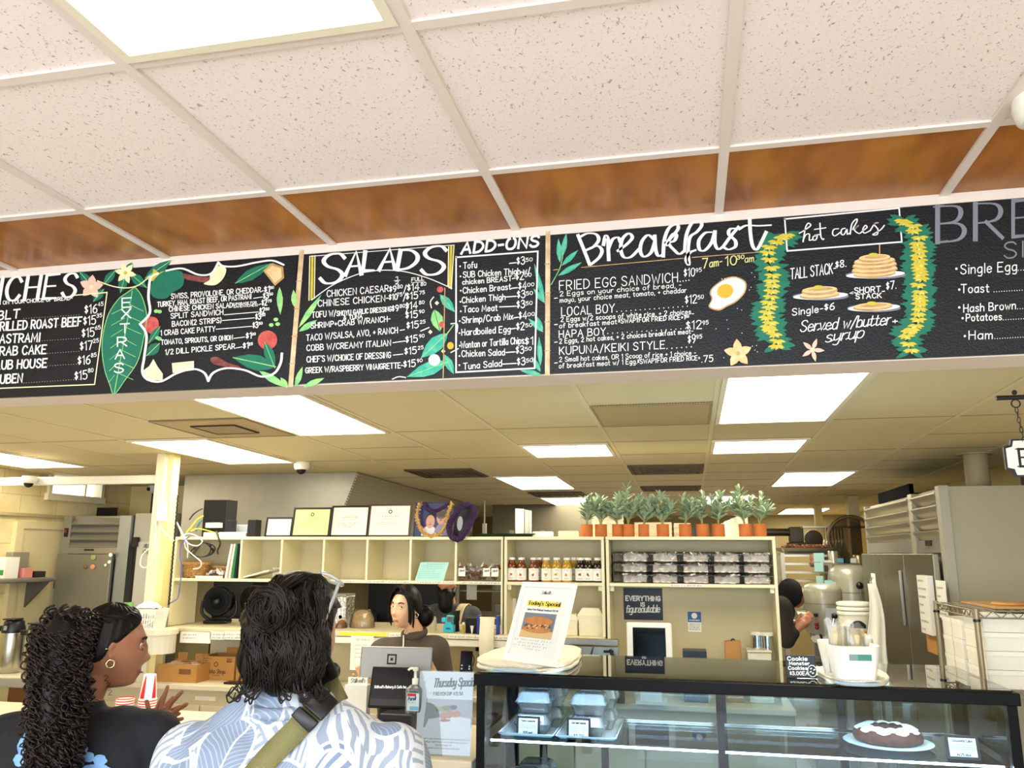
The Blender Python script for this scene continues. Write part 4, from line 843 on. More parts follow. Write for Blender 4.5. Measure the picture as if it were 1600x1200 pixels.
for c, px in enumerate((993, 1039.5, 1087, 1135, 1181.5)):
    for r_ in range(3):
        tub(f'clear tub of powdered snacks, {rows[r_]} of the {ords[c]} stack from the left', XY(px + (r_ - 1) * .5, YS + .08, 890), YS + .075, ZSH + .0015 + r_ * .0645, PUFF, c * 3 + r_)
for r_ in range(3): tub(f'clear tub of shade-darkened snacks, {rows[r_]} of the dim stack at the far left', XY(967, YS + .17, 890), YS + .19, ZSH + .0015 + r_ * .0645, PUFF_DIM, 40 + r_, .5)
for c, px in enumerate((1016, 1063, 1111, 1160)):
    for r_ in range(3): tub(f'tub of shade-darkened snacks in the rear row, {rows[r_]} of the {ords[c]} gap from the left', XY(px, YS + .21, 890), YS + .212, ZSH + .0015 + r_ * .0645, PUFF_DIM, 60 + c * 3 + r_, .62)

# ---------------------------------------------------------------- potted plants on top
TERRA = mat('terracotta', '#c9743a', .8, var=(14, .4, '#a85a2a')); LEAFM = mat('olive_leaf', '#a3b596', .6, var=(40, .5, '#6f8a64')); STEMM = mat('plant_stem', '#a8a060', .7); SOIL = mat('potting_soil', '#4a3524', .9)
def plant(px, hgt, seed, label, pot=.038, lean=0):
    t = thing('potted_plant', label, 'potted plant', (XY(px, YS + .05, 835), YS + .055, ZTOP), 0, 'little olive plants in a row on top of the shelves'); r = random.Random(seed)
    ph = .078
    mb = MB(); mb.lathe([(pot * .93, 0), (pot, .004), (pot, ph), (pot * .88, ph), (pot * .86, ph - .012)], 22); obj('pot', mb, TERRA, t)
    obj('soil', MB().lathe([(pot * .85, ph - .014), (pot * .85, ph - .010)], 16), SOIL, t)
    st = MB(); lf = MB()
    def leaf(p, d, L_, w_):
        d = d.normalized(); s = d.cross(V((0, 0, 1))); s = s.normalized() if s.length > .1 else V((1, 0, 0)); n_ = s.cross(d)
        s = (s + n_ * r.uniform(-.6, .6)).normalized(); n_ = s.cross(d)
        c = [(0, 0), (.25, .7), (.55, 1), (.85, .6), (1, 0)]
        a = [p + d * (L_ * u) + s * (w_ * v) + n_ * (.25 * w_ * v) + V((0, 0, -.12 * L_ * u * u)) for u, v in c]; b_ = [p + d * (L_ * u) - s * (w_ * v) + n_ * (.25 * w_ * v) + V((0, 0, -.12 * L_ * u * u)) for u, v in c]; m_ = [p + d * (L_ * u) + V((0, 0, -.12 * L_ * u * u)) for u, v in c]
        o = len(lf.v); lf.add(a + m_ + b_, [(i, i + 1, i + 6, i + 5) for i in range(4)] + [(i + 5, i + 6, i + 11, i + 10) for i in range(4)], 0, True)
    nb = r.choice((4, 5, 5))
    for k in range(nb):
        a = r.uniform(0, 6.28); sp = r.uniform(.03, .075) if k else .008; H = hgt * (1 if k == 0 else r.uniform(.5, .85))
        pts = sm([(0, 0, ph - .011), (sp * .3 * cos(a) + lean * .2, sp * .3 * sin(a), ph + H * .35), (sp * cos(a) + lean * .6, sp * sin(a) * .7, ph + H * .7), (sp * 1.3 * cos(a) + lean, sp * sin(a), ph + H)], 4)
        st.tube(pts, [.0038 - .0024 * i / (len(pts) - 1) for i in range(len(pts))], 6)
        for i in range(3, len(pts)):
            for q in range(3 if i < len(pts) - 1 else 4):
                b_ = r.uniform(0, 6.28); leaf(pts[i], V((cos(b_), sin(b_) * .7, r.uniform(.35, 1.2) + (1 if i == len(pts) - 1 else 0))), r.uniform(.05, .08), r.uniform(.008, .0125))
    obj('stem', st, STEMM, t); tag(obj('foliage', lf, LEAFM, t), kind='stuff')
PLT = [(917, .155, 0), (939, .15, 0), (965, .12, 0), (982, .22, 0), (1006, .14, .03), (1036, .17, 0), (1071, .15, 0), (1098, .16, .01), (1123, .17, .01), (1165, .19, -.02), (1188, .155, .03)]
PLB = ['leftmost in the row', 'second from the left', 'third from the left in a darker pot', 'fourth from the left and tallest', 'fifth from the left with a leaning stem', 'in the middle of the row', 'fifth from the right', 'fourth from the right', 'third from the right in a darker pot', 'second from the right', 'rightmost in the row']
for k, ((px, h, ln), lb) in enumerate(zip(PLT, PLB)): plant(px, h, 11 + k, 'olive plant in a terracotta pot, ' + lb, .034 if k in (2, 4) else .0385, ln)

# things behind the plants
def carton(px0, px1, h, y, label, m, seed=0):
    x0, x1 = XY(px0, y, 830), XY(px1, y, 830)
    mb = MB()
    n = max(3, int(h / .014))
    for k in range(n): e = .002 * (k % 2); mb.bx(x0 + e, x1 - e, y - .05 + e, y + .05 - e, ZTOP + .0005 + h * k / n, ZTOP + h * (k + 1) / n)
    return one('foam_box_stack', label, 'foam boxes', mb, m, 'foam boxes behind the plants')
carton(926, 974, .155, 5.44, 'tall stack of foam boxes behind the second potted plant', FOAMW); carton(992, 1050, .095, 5.44, 'low wide stack of foam boxes behind the middle plants', FOAMW); carton(1053, 1080, .09, 5.45, 'low stack of foam boxes left of the grey cup', FOAMW)
mb = MB(); rr = random.Random(3)
mb.grid(lambda u, v: (XY(1128, 5.4, 830) + u * .165, 5.42 + .03 * sin(9 * u) * v, ZTOP + .0005 + v * (.09 + .07 * u) + .012 * noise.noise(V((u * 9, v * 9, 1)))), 16, 8); mb.grid(lambda u, v: (XY(1128, 5.4, 830) + u * .165, 5.42 + .035 + .03 * sin(7 * u) * v, ZTOP + .0005 + v * (.09 + .07 * u) + .012 * noise.noise(V((u * 9, v * 9, 1)))), 16, 8)
one('plastic_bag', 'crumpled clear plastic bag behind the plants at right', 'bag', mb, mat('bag_film', '#e8e6da', .25, alpha=.75))
one('cup', 'grey cup between the potted plants', 'cup', MB().lathe([(.026, 0), (.03, .055), (.03, .06)], 16, 0, (XY(1085, 5.36, 830), 5.36, ZTOP)), mat('grey_cup', '#4c5660', .5))
# tray and menus
x = XY(794, YS + .14, 838)
t = thing('serving_tray', 'dark green plastic serving tray lying flat on the shelf top', 'tray', (x, YS + .13, ZTOP))
mb = MB(); mb.grid(lambda u, v: ((u - .5) * .40, (v - .5) * .22, .0025 + .018 * max(0, 1 - 8 * min(u, 1 - u, v, 1 - v))), 16, 12); mb.grid(lambda u, v: ((u - .5) * .40, (v - .5) * .22, .0005 + .018 * max(0, 1 - 8 * min(u, 1 - u, v, 1 - v))), 16, 12)
obj('tray_body', mb, mat('tray_green', '#123a2a', .35), t)
one('booklet', 'white standing menu booklet on the shelf top', 'menu', MB().add([(0, 0, 0), (.045, .06, 0), (.045, .06, .17), (0, 0, .17), (.05, .058, 0), (.10, .0, 0), (.10, 0, .155), (.05, .058, .165)], [(0, 1, 2, 3), (4, 5, 6, 7)]), PAPER, None, 0, (XY(807, 5.42, 830), 5.40, ZTOP + .021)).modifiers.new('thick', 'SOLIDIFY').thickness = .008
for a, b_, px, lb, h in ((.13, .12, 848, 'white paper stack with a folded edge, left of the first potted plant', .035), (.13, .13, 888, 'cream paper stack lying behind the first potted plant', .038)):
    x = XY(px, YS + .15, 835); mb = MB()
    for k in range(6): mb.bx(-a / 2 + .004 * (k % 2), a / 2, -.08, .08 - .005 * (k % 3), h * k / 6 + .0004, h * (k + 1) / 6)
    one('paper_stack', lb, 'papers', mb, PAPER if px < 860 else mat('cream_paper', '#f0e4b8', .7), None, 0, (x, YS + .16, ZTOP), .1)

# ---------------------------------------------------------------- framed certificates
def frame(name, label, cat, px0, px1, y0, y1, yy, fm, pm, art, fwid=.012, lean=.16, grp=None):
    """leans back on the shelf top"""
    x0, x1 = XY(px0, yy, 830), XY(px1, yy, 830); h = (ZY(px0, y0, yy) - ZTOP) / cos(lean); w_ = x1 - x0
    t = thing(name, label, cat, ((x0 + x1) / 2, yy, ZTOP + .001), 0, grp, -lean)
    mb = MB(); mb.bx(-w_ / 2, w_ / 2, 0, .014, 0, fwid); mb.bx(-w_ / 2, w_ / 2, 0, .014, h - fwid, h); mb.bx(-w_ / 2, -w_ / 2 + fwid, 0, .014, fwid, h - fwid); mb.bx(w_ / 2 - fwid, w_ / 2, 0, .014, fwid, h - fwid)
    obj('frame', mb, fm, t, .001)
    mb = MB(); mb.bx(-w_ / 2 + fwid, w_ / 2 - fwid, .006, .012, fwid, h - fwid, 0)
    art(mb, lambda u, v: V((u, .0055, v)), w_ / 2 - fwid, fwid, h - fwid)
    obj('print', mb, pm, t)
    return t
def cert(seal=True, ring=0):
    def art(mb, f, a, z0, z1):
        H = z1 - z0
        if seal: ribbon(mb, [(.011 * cos(k * .52), z0 + H * .80 + .011 * sin(k * .52)) for k in range(13)], .006, f, 1)
        if ring:
            for q in (ring, ring * .75): ribbon(mb, [(q * cos(k * .26), z0 + H * .5 + q * sin(k * .26)) for k in range(25)], .002, f, 2)
        scribble(mb, f, -a * .45, a * .45, z0 + H * .62, H * .045, .0018, 1, 4); scribble(mb, f, -a * .3, a * .3, z0 + H * .54, H * .035, .0014, 1, 7)
        for k in range(3): scribble(mb, f, -a * .7, a * (.5 - .2 * k), z0 + H * (.42 - .07 * k), H * .022, .0012, 1, 20 + k)
        scribble(mb, f, a * .2, a * .7, z0 + H * .14, H * .03, .0012, 1, 9)
    return art
BF = mat('black_frame', '#100f10', .35)
CP = [mat('certificate_paper', '#f3efdf', .6), INK, mat('print_grey', '#a8a598', .7)]
frame('framed_certificate', 'small black framed certificate, leftmost of the frames', 'picture frame', 413, 455, 808, 0, 5.27, BF, CP, cert(False))
frame('framed_certificate', 'black framed yellow certificate beside the small frame', 'picture frame', 454, 514, 793, 0, 5.24, BF, [mat('yellow_certificate', '#f1e59a', .6), INK, mat('print_grey', '#a8a598', .7)], cert())
frame('framed_certificate', 'black framed white certificate with a big round seal', 'picture frame', 514, 574, 790, 0, 5.26, BF, CP, cert(False, .055))
frame('framed_certificate', 'brown wood framed certificate, rightmost of the certificates', 'picture frame', 573, 640, 787.5, 0, 5.26, mat('brown_frame', '#4a2a1c', .4), CP, cert())
# portrait of two people behind flower garlands
def portrait(mb, f, a, z0, z1):
    H = z1 - z0
    def blob(x, z, rx, rz, m, n=20): mb.poly([f(max(-a, min(a, x + rx * cos(2 * pi * k / n))), max(z0, z0 + H * z + rz * sin(2 * pi * k / n))) - V((0, .0002 * m + .0001 * len(mb.f) / 10, 0)) for k in range(n)], m)
    blob(-a * .15, .02, a * .45, H * .30, 1); blob(a * .55, .05, a * .42, H * .34, 2); blob(-a * .12, .50, a * .30, H * .19, 3); blob(-a * .12, .43, a * .25, H * .20, 4); blob(a * .47, .66, a * .28, H * .16, 5); blob(a * .47, .56, a * .25, H * .22, 4)
    for x, z in ((-.22, .46), (-.04, .46), (.38, .6), (.56, .6)): blob(a * x, z, a * .035, H * .012, 3)
    for x, z in ((-.13, .34), (.47, .47)): blob(a * x, z, a * .09, H * .018, 6)
    for x, z in ((-.13, .40), (.47, .54)): blob(a * x, z, a * .035, H * .02, 6)
pf = frame('portrait_photo', 'framed photo of two smiling people hung with flower garlands', 'picture frame', 645, 703, 784, 0, 5.26, BF, [mat('photo_blue', '#2c2f66', .5), mat('photo_white_shirt', '#d8d4d8', .6), mat('photo_grey_suit', '#8a86a0', .6), mat('photo_dark_hair', '#2a2020', .6), mat('photo_skin', '#c99a86', .6), mat('photo_grey_hair', '#6a5f5c', .6), mat('photo_lips', '#a85f5a', .6)], portrait, .006)
def lei_garland(label, path, r, m, seed, petals=True, loc=None):
    mb = MB(); rr_ = random.Random(seed); p = sm(path, 6)
    mb.tube(p, r, 8)
    for q in p:
        for k in range(7):
            d = V((rr_.uniform(-1, 1), rr_.uniform(-1, .3), rr_.uniform(-1, 1))).normalized()
            if petals: mb.add([q + d * r * .5, q + d * r * 2.0 + V((rr_.uniform(-1, 1), rr_.uniform(-1, 1), rr_.uniform(-1, 1))) * r * .6, q + d * r * 1.2 + d.orthogonal() * r * .7], [(0, 1, 2)], rr_.randint(0, len(m) - 1) if isinstance(m, list) else 0)
            else: mb.sph(q + d * r * .75, r * .5, 0, 6, 4)
    return one('flower_garland', label, 'garland', mb, m, 'garlands on the framed photos')
xp = lambda px, y=5.225: XY(px, y, 830)
zp = lambda py, y=5.225: ZY(675, py, y)
DRY = [mat('dried_petals', '#c9a45c', .8, var=(60, .6, '#8a5a2a')), mat('dried_petals_pale', '#e4cf96', .8), mat('dried_petals_orange', '#d88a2e', .8)]
lei_garland('dried yellow flower garland hung in a U over the portrait photo', [(xp(652), 5.27, zp(787)), (xp(651), 5.225, zp(803)), (xp(655), 5.222, zp(820)), (xp(663), 5.21, zp(833)), (xp(676), 5.205, zp(838)), (xp(690), 5.21, zp(832)), (xp(697), 5.222, zp(816)), (xp(700), 5.225, zp(800)), (xp(702), 5.27, zp(786))], .010, DRY, 5)
PURP = mat('purple_yarn', '#3a1f4a', .9, var=(60, .6, '#1e1024'))
lei_garland('short purple yarn garland across the top of the portrait photo', [(xp(659), 5.265, zp(785.5)), (xp(664), 5.228, zp(793)), (xp(672), 5.222, zp(798)), (xp(682), 5.222, zp(798)), (xp(692), 5.228, zp(793)), (xp(698), 5.265, zp(786))], .011, PURP, 6, False)
pf2 = frame('portrait_photo', 'small dark framed photo half hidden by a thick purple garland', 'picture frame', 706, 737, 791, 0, 5.25, BF, [mat('photo_dark', '#141222', .5), mat('photo_grey_shirt', '#c8c4c8', .6), PURP, mat('photo_dark_hair', '#2a2020', .6), mat('photo_skin', '#c99a86', .6)], lambda mb, f, a, z0, z1: mb.poly([f(-.02 + .02 * cos(k * .5), .09 + .05 * sin(k * .5)) - V((0, .0005, 0)) for k in range(12)], 1), .012, .2)
lei_garland('thick purple yarn garland looped over the shelf edge beside the portrait', [(xp(735, 5.2), 5.24, zp(792)), (xp(742, 5.2), 5.20, zp(800)), (xp(738, 5.2), 5.19, zp(812)), (xp(729, 5.19), 5.183, zp(829)), (xp(718, 5.19), 5.18, zp(842)), (xp(706, 5.19), 5.182, zp(838)), (xp(702, 5.19), 5.185, zp(822)), (xp(710, 5.19), 5.19, zp(806)), (xp(718, 5.2), 5.2, zp(794)), (xp(728, 5.2), 5.235, zp(789))], .019, PURP, 8, False)

# ---------------------------------------------------------------- network corner
def bxt(name, label, cat, px0, px1, py0, y, dep, m, z=ZTOP, bev=.004, group=None, pym=830):
    x0, x1 = XY(px0, y, pym), XY(px1, y, pym); z1 = ZY((px0 + px1) / 2, py0, y)
    return one(name, label, cat, MB().bx(-(x1 - x0) / 2, (x1 - x0) / 2, 0, dep, 0, z1 - z), m, group, bev, ((x0 + x1) / 2, y, z + .0008))
bxt('computer_tower', 'black upright computer box on the shelf end among the cables', 'computer', 315, 352, 781, 5.30, .14, BLACK)
bxt('speaker', 'small black speaker left of the white router', 'speaker', 352, 361, 813, 5.25, .07, MBLACK); bxt('speaker', 'small black speaker right of the white router', 'speaker', 386, 399, 812, 5.22, .08, MBLACK)
t = bxt('router', 'flat white router between the two small black speakers', 'router', 342, 384, 831.5, 5.215, .12, WHITE)
bxt('monitor', 'grey blank display behind the white router', 'display', 362, 386, 820, 5.36, .02, mat('grey_blue_screen', '#8f969c', .4))
for px0, px1, py, z_, lb in ((318, 336, 832, ZTOP, 'white network adapter, lower of the stacked two'), (320, 342, 817, ZTOP + .063, 'white network adapter, upper of the stacked two')):
    bxt('network_adapter', lb, 'adapter', px0, px1, py, 5.23 if z_ == ZTOP else 5.235, .045, mat('adapter_white', '#e9e4cf', .4), z_, .003, 'white network adapters')
def cable(label, pts, r, m, k=6, cat='cable', group='cables around the network corner'):
    return one('cable', label, cat, MB().tube(sm(pts, k), r, 6), m, group)
q = lambda px, py, y: tuple(PY(px, py, y))
YEL = mat('cable_yellow', '#d8c82a', .5); WHC = mat('cable_white', '#efeee6', .5); BLC = mat('cable_black', '#151517', .5); BLU = mat('cable_blue', '#5c62a8', .5); TEC = mat('cable_teal', '#1f6a74', .5)
cable('yellow network cable sweeping up into the computer box', [q(290, 834, 5.22), q(300, 822, 5.22), q(308, 812, 5.26), q(318, 806, 5.29)], .0055, YEL); cable('yellow network cable running right along the shelf edge', [q(298, 830, 5.2), q(308, 826, 5.19), q(320, 828, 5.19), q(334, 832, 5.2), q(342, 834, 5.21)], .0045, YEL)
cable('white cable looping down in front of the left compartment', [q(276, 845, 5.17), q(292, 834, 5.17), q(308, 838, 5.16), q(316, 846, 5.15), q(308, 853, 5.15), q(294, 849, 5.15), q(286, 838, 5.16), q(277, 818, 5.17)], .0045, WHC)
cable('white cable hanging straight down at the shelf end', [q(276, 816, 5.16), q(285, 833, 5.16), q(293, 850, 5.16), q(293, 872, 5.17)], .0045, WHC)
cable('white cable resting on the wicker basket', [q(288, 840, 5.165), q(290, 856, 5.15), q(300, 866, 5.14), q(314, 878, 5.14), q(312, 887, 5.15), q(302, 889, 5.16)], .004, WHC)
cable('coil of black cable hanging in the left compartment', [(PY(317 + 15 * cos(a) * (1 + .28 * sin(1.3 * a)), 859 + 11 * sin(a) - 3 * cos(a), 5.17)) + V((0, .02 * sin(2 * a), 0)) for a in [k * .55 for k in range(46)]], .0045, BLC, 3)
cable('black cable drooping from the computer box', [q(296, 812, 5.24), q(302, 804, 5.23), q(310, 798, 5.25), q(316, 795, 5.29)], .005, BLC); cable('black cables hanging beside the coil', [q(338, 830, 5.19), q(342, 842, 5.17), q(344, 850, 5.17), q(340, 860, 5.17), q(341, 866, 5.17)], .006, BLC)
cable('blue cable hanging down from the shelf end to the counter', [q(296, 838, 5.16), q(284, 850, 5.15), q(282, 870, 5.15), q(284, 890, 5.15), q(281, 915, 5.15), q(277, 935, 5.15), q(262, 944, 5.13)], .004, BLU)
cable('teal cable behind the white adapters', [q(306, 830, 5.25), q(311, 818, 5.25), q(316, 812, 5.27)], .006, TEC)
one('cable_trim', 'black bumpy cable running down the edge of the white post', 'cable', MB().tube([PY(278 - 14 * v_ / 170 + .6 * sin(v_ * .9), 774 + v_, 5.125) for v_ in range(0, 172, 3)], .006, 6), BLC)
wb = thing('wireless_box', 'white wireless box fixed to the post with a white cable', 'access point', tuple(PY(255, 800, 5.098)))
obj('housing', MB().bx(-.035, .035, -.03, 0, -.065, .065), WHITE, wb, .008); o = wb.location
obj('lead', MB().tube(sm([V(q(250, 812, 5.09)) - o, V(q(253, 826, 5.08)) - o, V(q(262, 836, 5.08)) - o, V(q(272, 845, 5.09)) - o], 5), .004, 6), WHC, wb)
cable('white cable looped on the left side of the post', [q(244, 800, 5.08), q(243, 830, 5.08), q(241, 856, 5.08), q(232, 858, 5.07), q(222, 868, 5.07), q(219, 882, 5.07), q(226, 887, 5.07), q(236, 880, 5.07), q(240, 865, 5.08)], .0045, WHC)

# ---------------------------------------------------------------- inside the cubbies
WICK = mat('wicker', '#c39654', .75, var=(50, .7, '#8a5c2a'), bump=(90, .6))
def basket(label, cx, cy, z, rx, ry, h, rz=0):
    t = thing('wicker_basket', label, 'basket', (cx, cy, z), rz); mb = MB(); n = 40
    for k in range(9):
        zz = .008 + h * k / 9; s = .82 + .22 * k / 9
        mb.tube([(rx * s * cos(2 * pi * j / n), ry * s * sin(2 * pi * j / n), zz + .004 * sin(j * pi / 2 + k * pi)) for j in range(n)], .0075, 6, 0, True)
    mb.lathe([(.001, .002), (min(rx, ry) * .8, .002)], 20); obj('woven_side', mb, WICK, t)
    obj('rim', MB().tube([(rx * 1.06 * cos(2 * pi * j / n), ry * 1.06 * sin(2 * pi * j / n), h + .008) for j in range(n)], .011, 8, 0, True), WICK, t)
    return t
basket('round wicker basket in the leftmost compartment', a0 + .128, 5.285, ZSH + .0045, .085, .075, .085); basket('low wicker basket behind, beside the crumpled papers', a0 + .285, 5.385, ZSH + .0045, .075, .06, .06)
for k, (px, m, lb, tilt) in enumerate(((355, PAPER, 'white folder leaning, leftmost of the upright folders', .13), (361, mat('folder_cream', '#e9e2c4', .6), 'cream folder leaning, second of the upright folders', .10), (366, mat('folder_green', '#1f7a4a', .5), 'folder with a green spine leaning beside the divider', .07), (370.5, BLACK, 'thin black folder against the divider', .02))):
    x = XY(px - 2, 5.23, 880); o = one('binder', lb, 'folder', MB().bx(0, .014, 0, .2, 0, .235), m, 'folders in the leftmost compartment', .001, (x, 5.225, ZSH + .0025)); o.rotation_euler.y = tilt
rr = random.Random(8)
one('crumpled_paper', 'crumpled white and grey papers in the leftmost compartment', 'papers', MB().grid(lambda u, v: (XY(326, 5.27, 885) + u * .13, 5.24 + v * .08, ZSH + .012 + .05 * abs(noise.noise(V((u * 6, v * 5, 2)))) + .03 * (1 - abs(2 * u - 1))), 18, 12), mat('crumpled_white', '#d9d2cc', .7, var=(20, .5, '#8d8494')), None).modifiers.new('thick', 'SOLIDIFY').thickness = .002
bxt('flat_box', 'flat white box under the papers in the leftmost compartment', 'box', 305, 346, 900, 5.215, .02, PAPER, ZSH, .001, None, 900)
o = one('magazine', 'grey magazine lying at a slant in the second compartment', 'magazine', MB().bx(0, .2, 0, .16, 0, .012), mat('magazine_grey', '#c9c8c0', .4), None, .002, (XY(379, 5.23, 905), 5.23, ZSH + .002)); o.rotation_euler.y = -.24
one('paper', 'white paper standing against the side of the second compartment', 'paper', MB().bx(0, .06, 0, .002, 0, .07), PAPER, None, 0, (XY(424, 5.44, 890), 5.46, ZSH + .001))
one('paper_stack', 'flat white paper pile in the third compartment', 'papers', MB().bx(0, .19, 0, .16, 0, .018), mat('paper_pile', '#e8e0c4', .7), None, .001, (XY(458, 5.24, 900), 5.24, ZSH + .001))
t = thing('notice_sheet', 'pale blue printed sheet leaning in a cubbyhole', 'paper sheet', (XY(672, 5.22, 890), 5.205, ZSH + .001), 0, None, -.35); mb = MB(); mb.bx(-.098, .098, 0, .002, 0, .125, 0); f = lambda u, v: V((u, -.0005, v)); rr = random.Random(2)
mb.v = [(v[0] + v[2] * .18, v[1], v[2]) for v in mb.v]
scribble(mb, lambda u, v: f(u + v * .18, v), -.05, .07, .108, .007, .0014, 1, 3)
for k in range(7): scribble(mb, lambda u, v: f(u + v * .18, v), -.085, rr.uniform(.02, .08), .095 - k * .013, .006, .0011, 1, 30 + k)
obj('sheet', mb, [mat('pale_blue_paper', '#a9d8d4', .7), mat('print_teal', '#5c8f92', .7)], t)
def cookie_bag(label, px, w_, seed, lab=True):
    t = thing('cookie_bag', label, 'bag of cookies', (XY(px, 5.25, 890), 5.26, ZSH + .001), 0, 'bags of brown cookies in a cubbyhole'); r = random.Random(seed); mb = MB()
    for k in range(16): p = V((r.uniform(-w_, w_) * .8, r.uniform(-.02, .02), .012 + .085 * r.random())); mb.sph(p, (r.uniform(.012, .018), .014, r.uniform(.008, .013)), 0, 8, 6)
    tag(obj('cookies', mb, mat('cookie_brown', '#6e3c1c', .8, var=(40, .6, '#b0763e')), t), kind='stuff')
    mb = MB(); mb.grid(lambda u, v: ((u - .5) * 2 * w_ * (1.05 - .25 * max(0, v - .75) * 4), -.034 * (1 - (2 * v - 1) ** 2 * .7) + .004 * noise.noise(V((u * 6, v * 6, seed))), .001 + v * .135 + .012 * sin(u * 7) * v), 10, 10); mb.grid(lambda u, v: ((u - .5) * 2 * w_ * (1.05 - .25 * max(0, v - .75) * 4), .034 * (1 - (2 * v - 1) ** 2 * .7), .001 + v * .135 + .012 * sin(u * 7) * v), 10, 10)
    obj('bag_film', mb, film('cellophane', '#f0e6dc', .08, .12, 1.2), t)
    if lab:
        mb = MB(); mb.bx(-.024, .024, -.0405, -.0398, .03, .082, 0); text(mb, "Stillwell's", flat((0, -.041, 0)), -.018, .058, .018, .062, .012, .0016, 1, .3, 1, 0, True); obj('label', mb, [PAPER, INK], t)
cookie_bag('bag of brown cookies with a white label, left in its cubbyhole', 723.5, .04, 1); cookie_bag('bag of brown cookies without a visible label, between the labelled ones', 742, .036, 2, False); cookie_bag('bag of brown cookies with a white label, right of the middle bag', 762, .042, 3); cookie_bag('bag of brown cookies partly behind the cubby side, rightmost', 775, .02, 4)
# ---------------------------------------------------------------- kitchen: hood, refrigerators
t = thing('exhaust_hood', 'huge steel exhaust hood over the cooking line with a ribbed side', 'exhaust hood', (-3.6, 8.2, 0))
hx0, hx1, hy0, hy1 = -4.36, -2.73, 6.42, 10.2
HS = mat('hood_steel', '#98978f', .42, .75, var=(1.6, .6, '#c2beb2'), bump=(3, .12))
zb = 2.06; ox_, oy_ = -3.6, 8.2
mb = MB()
A = [(hx0, hy0, 1.86), (hx1 - .12, hy0, 1.86), (hx1 - .12, hy0, zb + .06), (hx1, hy0, ZC(hy0) - .004), (hx0, hy0, ZC(hy0) - .004)]
B = [(x, hy1, (z if z < 2.3 else ZC(hy1) - .004)) for x, y, z in A]
mb.add([(x - ox_, y - oy_, z) for x, y, z in A + B], [(0, 1, 2, 3, 4), (9, 8, 7, 6, 5), (0, 5, 6, 1), (3, 8, 9, 4), (4, 9, 5, 0), (1, 6, 7, 2)], 0)
obj('hood_body', mb, HS, t)
mb = MB(); n = 15
for k in range(n):
    a = k / n; b_ = (k + .55) / n
    def pp(s_, y): 
        zt = ZC(y) - .006; return (hx1 - .12 + .12 * s_ - ox_ + .002, y - oy_, zb + .06 + (zt - zb - .06) * s_)
    c = (a + b_) / 2; e = .010
    q0, q1, q2, q3 = pp(a, hy0 + .003), pp(b_, hy0 + .003), pp(b_, hy1), pp(a, hy1)
    mb.add([q0, q1, q2, q3] + [(p[0] + e, p[1], p[2] - e * .4) for p in (q0, q1, q2, q3)], [(4, 5, 6, 7), (0, 1, 5, 4), (1, 2, 6, 5), (2, 3, 7, 6), (3, 0, 4, 7)], 0)
A2 = [pp(0, hy0 + .002), pp(1, hy0 + .002), pp(1, hy1), pp(0, hy1)]; mb.add(A2, [(0, 1, 2, 3)], 0)
obj('ribbed_side', mb, mat('ribbed_steel', '#b5ad96', .5, .15), t)
mb = MB(); mb.bx(hx0 - ox_, hx1 - .1 - ox_, hy0 - .012 - oy_, hy0 - .001 - oy_, 1.845, 1.90); obj('lower_lip', mb, DSTEEL, t)
# walls that close the kitchen behind the hood
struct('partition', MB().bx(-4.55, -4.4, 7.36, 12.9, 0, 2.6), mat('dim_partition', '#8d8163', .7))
one('cooking_line', 'dark line of cooking equipment below the steel hood', 'range', MB().bx(-4.3, -3.0, 6.9, 7.7, 0, 1.2).bx(-4.3, -3.9, 6.9, 7.7, 1.2, 1.84), mat('dark_equipment', '#1e1d1b', .6, var=(3, .5, '#3a3830')), None, .01)
t = thing('door_screen', 'black door leaf seen through the pass opening', 'door', (-2.72, 7.8, 0)); 
obj('leaf', MB().bx(-.42, .42, 0, .05, 0, 1.84), mat('black_navy', '#0b0d14', .5), t); obj('jamb', MB().bx(.43, .50, -.02, .06, 0, 1.84), mat('jamb_grey', '#6e695c', .6), t)
mb = MB(); mb.bx(-2.48, -.9, 10.3, 10.5, 0, 2.45); struct('partition_2', mb, mat('grey_partition', '#6f6957', .7, var=(1.4, .4, '#58523f')))
one('hanging_plug', 'thin white cord and plug hanging from the ceiling over the green tray', 'cord', MB().tube([(PY(757, 800, 9.6).x, 9.6, ZC(9.6)), (PY(757, 800, 9.6).x, 9.6, PY(757, 818, 9.6).z)], .009, 6).bx(PY(757, 824, 9.6).x - .022, PY(757, 824, 9.6).x + .022, 9.58, 9.62, PY(757, 836, 9.6).z, PY(757, 818, 9.6).z), WHITE)
# shelf racks seen through the opening behind the bearded person
t = thing('storage_rack', 'grey storage rack with dark goods behind the bearded person', 'rack', (-2.02, 7.9, 0)); L = 1.5
for x in (-.62, .315, .62): obj('upright', MB().bx(x - .02, x + .02, -.02, .02, 0, 2.0), DSTEEL, t)
for z in (.9, 1.2, 1.42, 1.55, 1.7): obj('shelf', MB().bx(-.599, .599, -.015, .35, z - .012, z), DSTEEL, t)
rr = random.Random(12)
for k in range(16):
    z = rr.choice((1.2, 1.42, 1.55)); x = -.59 + (k % 8) * .147 + .03 * (k % 8 > 5)
    one('food_container', f'{("dark", "grey", "brown", "pale")[k % 4]} container on the rack behind the bearded person', 'container', MB().bx(0, .11, 0, .2, 0, .09), mat(('c_dark', 'c_grey', 'c_brown', 'c_pale')[k % 4], ('#20201f', '#6a6a66', '#4d3826', '#b7b2a4')[k % 4], .5), f'{("dark", "grey", "brown", "pale")[k % 4]} containers on the rack', .004, (-2.02 + x, 7.92, z + .001 if k < 8 else (.9, 1.2, 1.7)[k % 3] + .001))

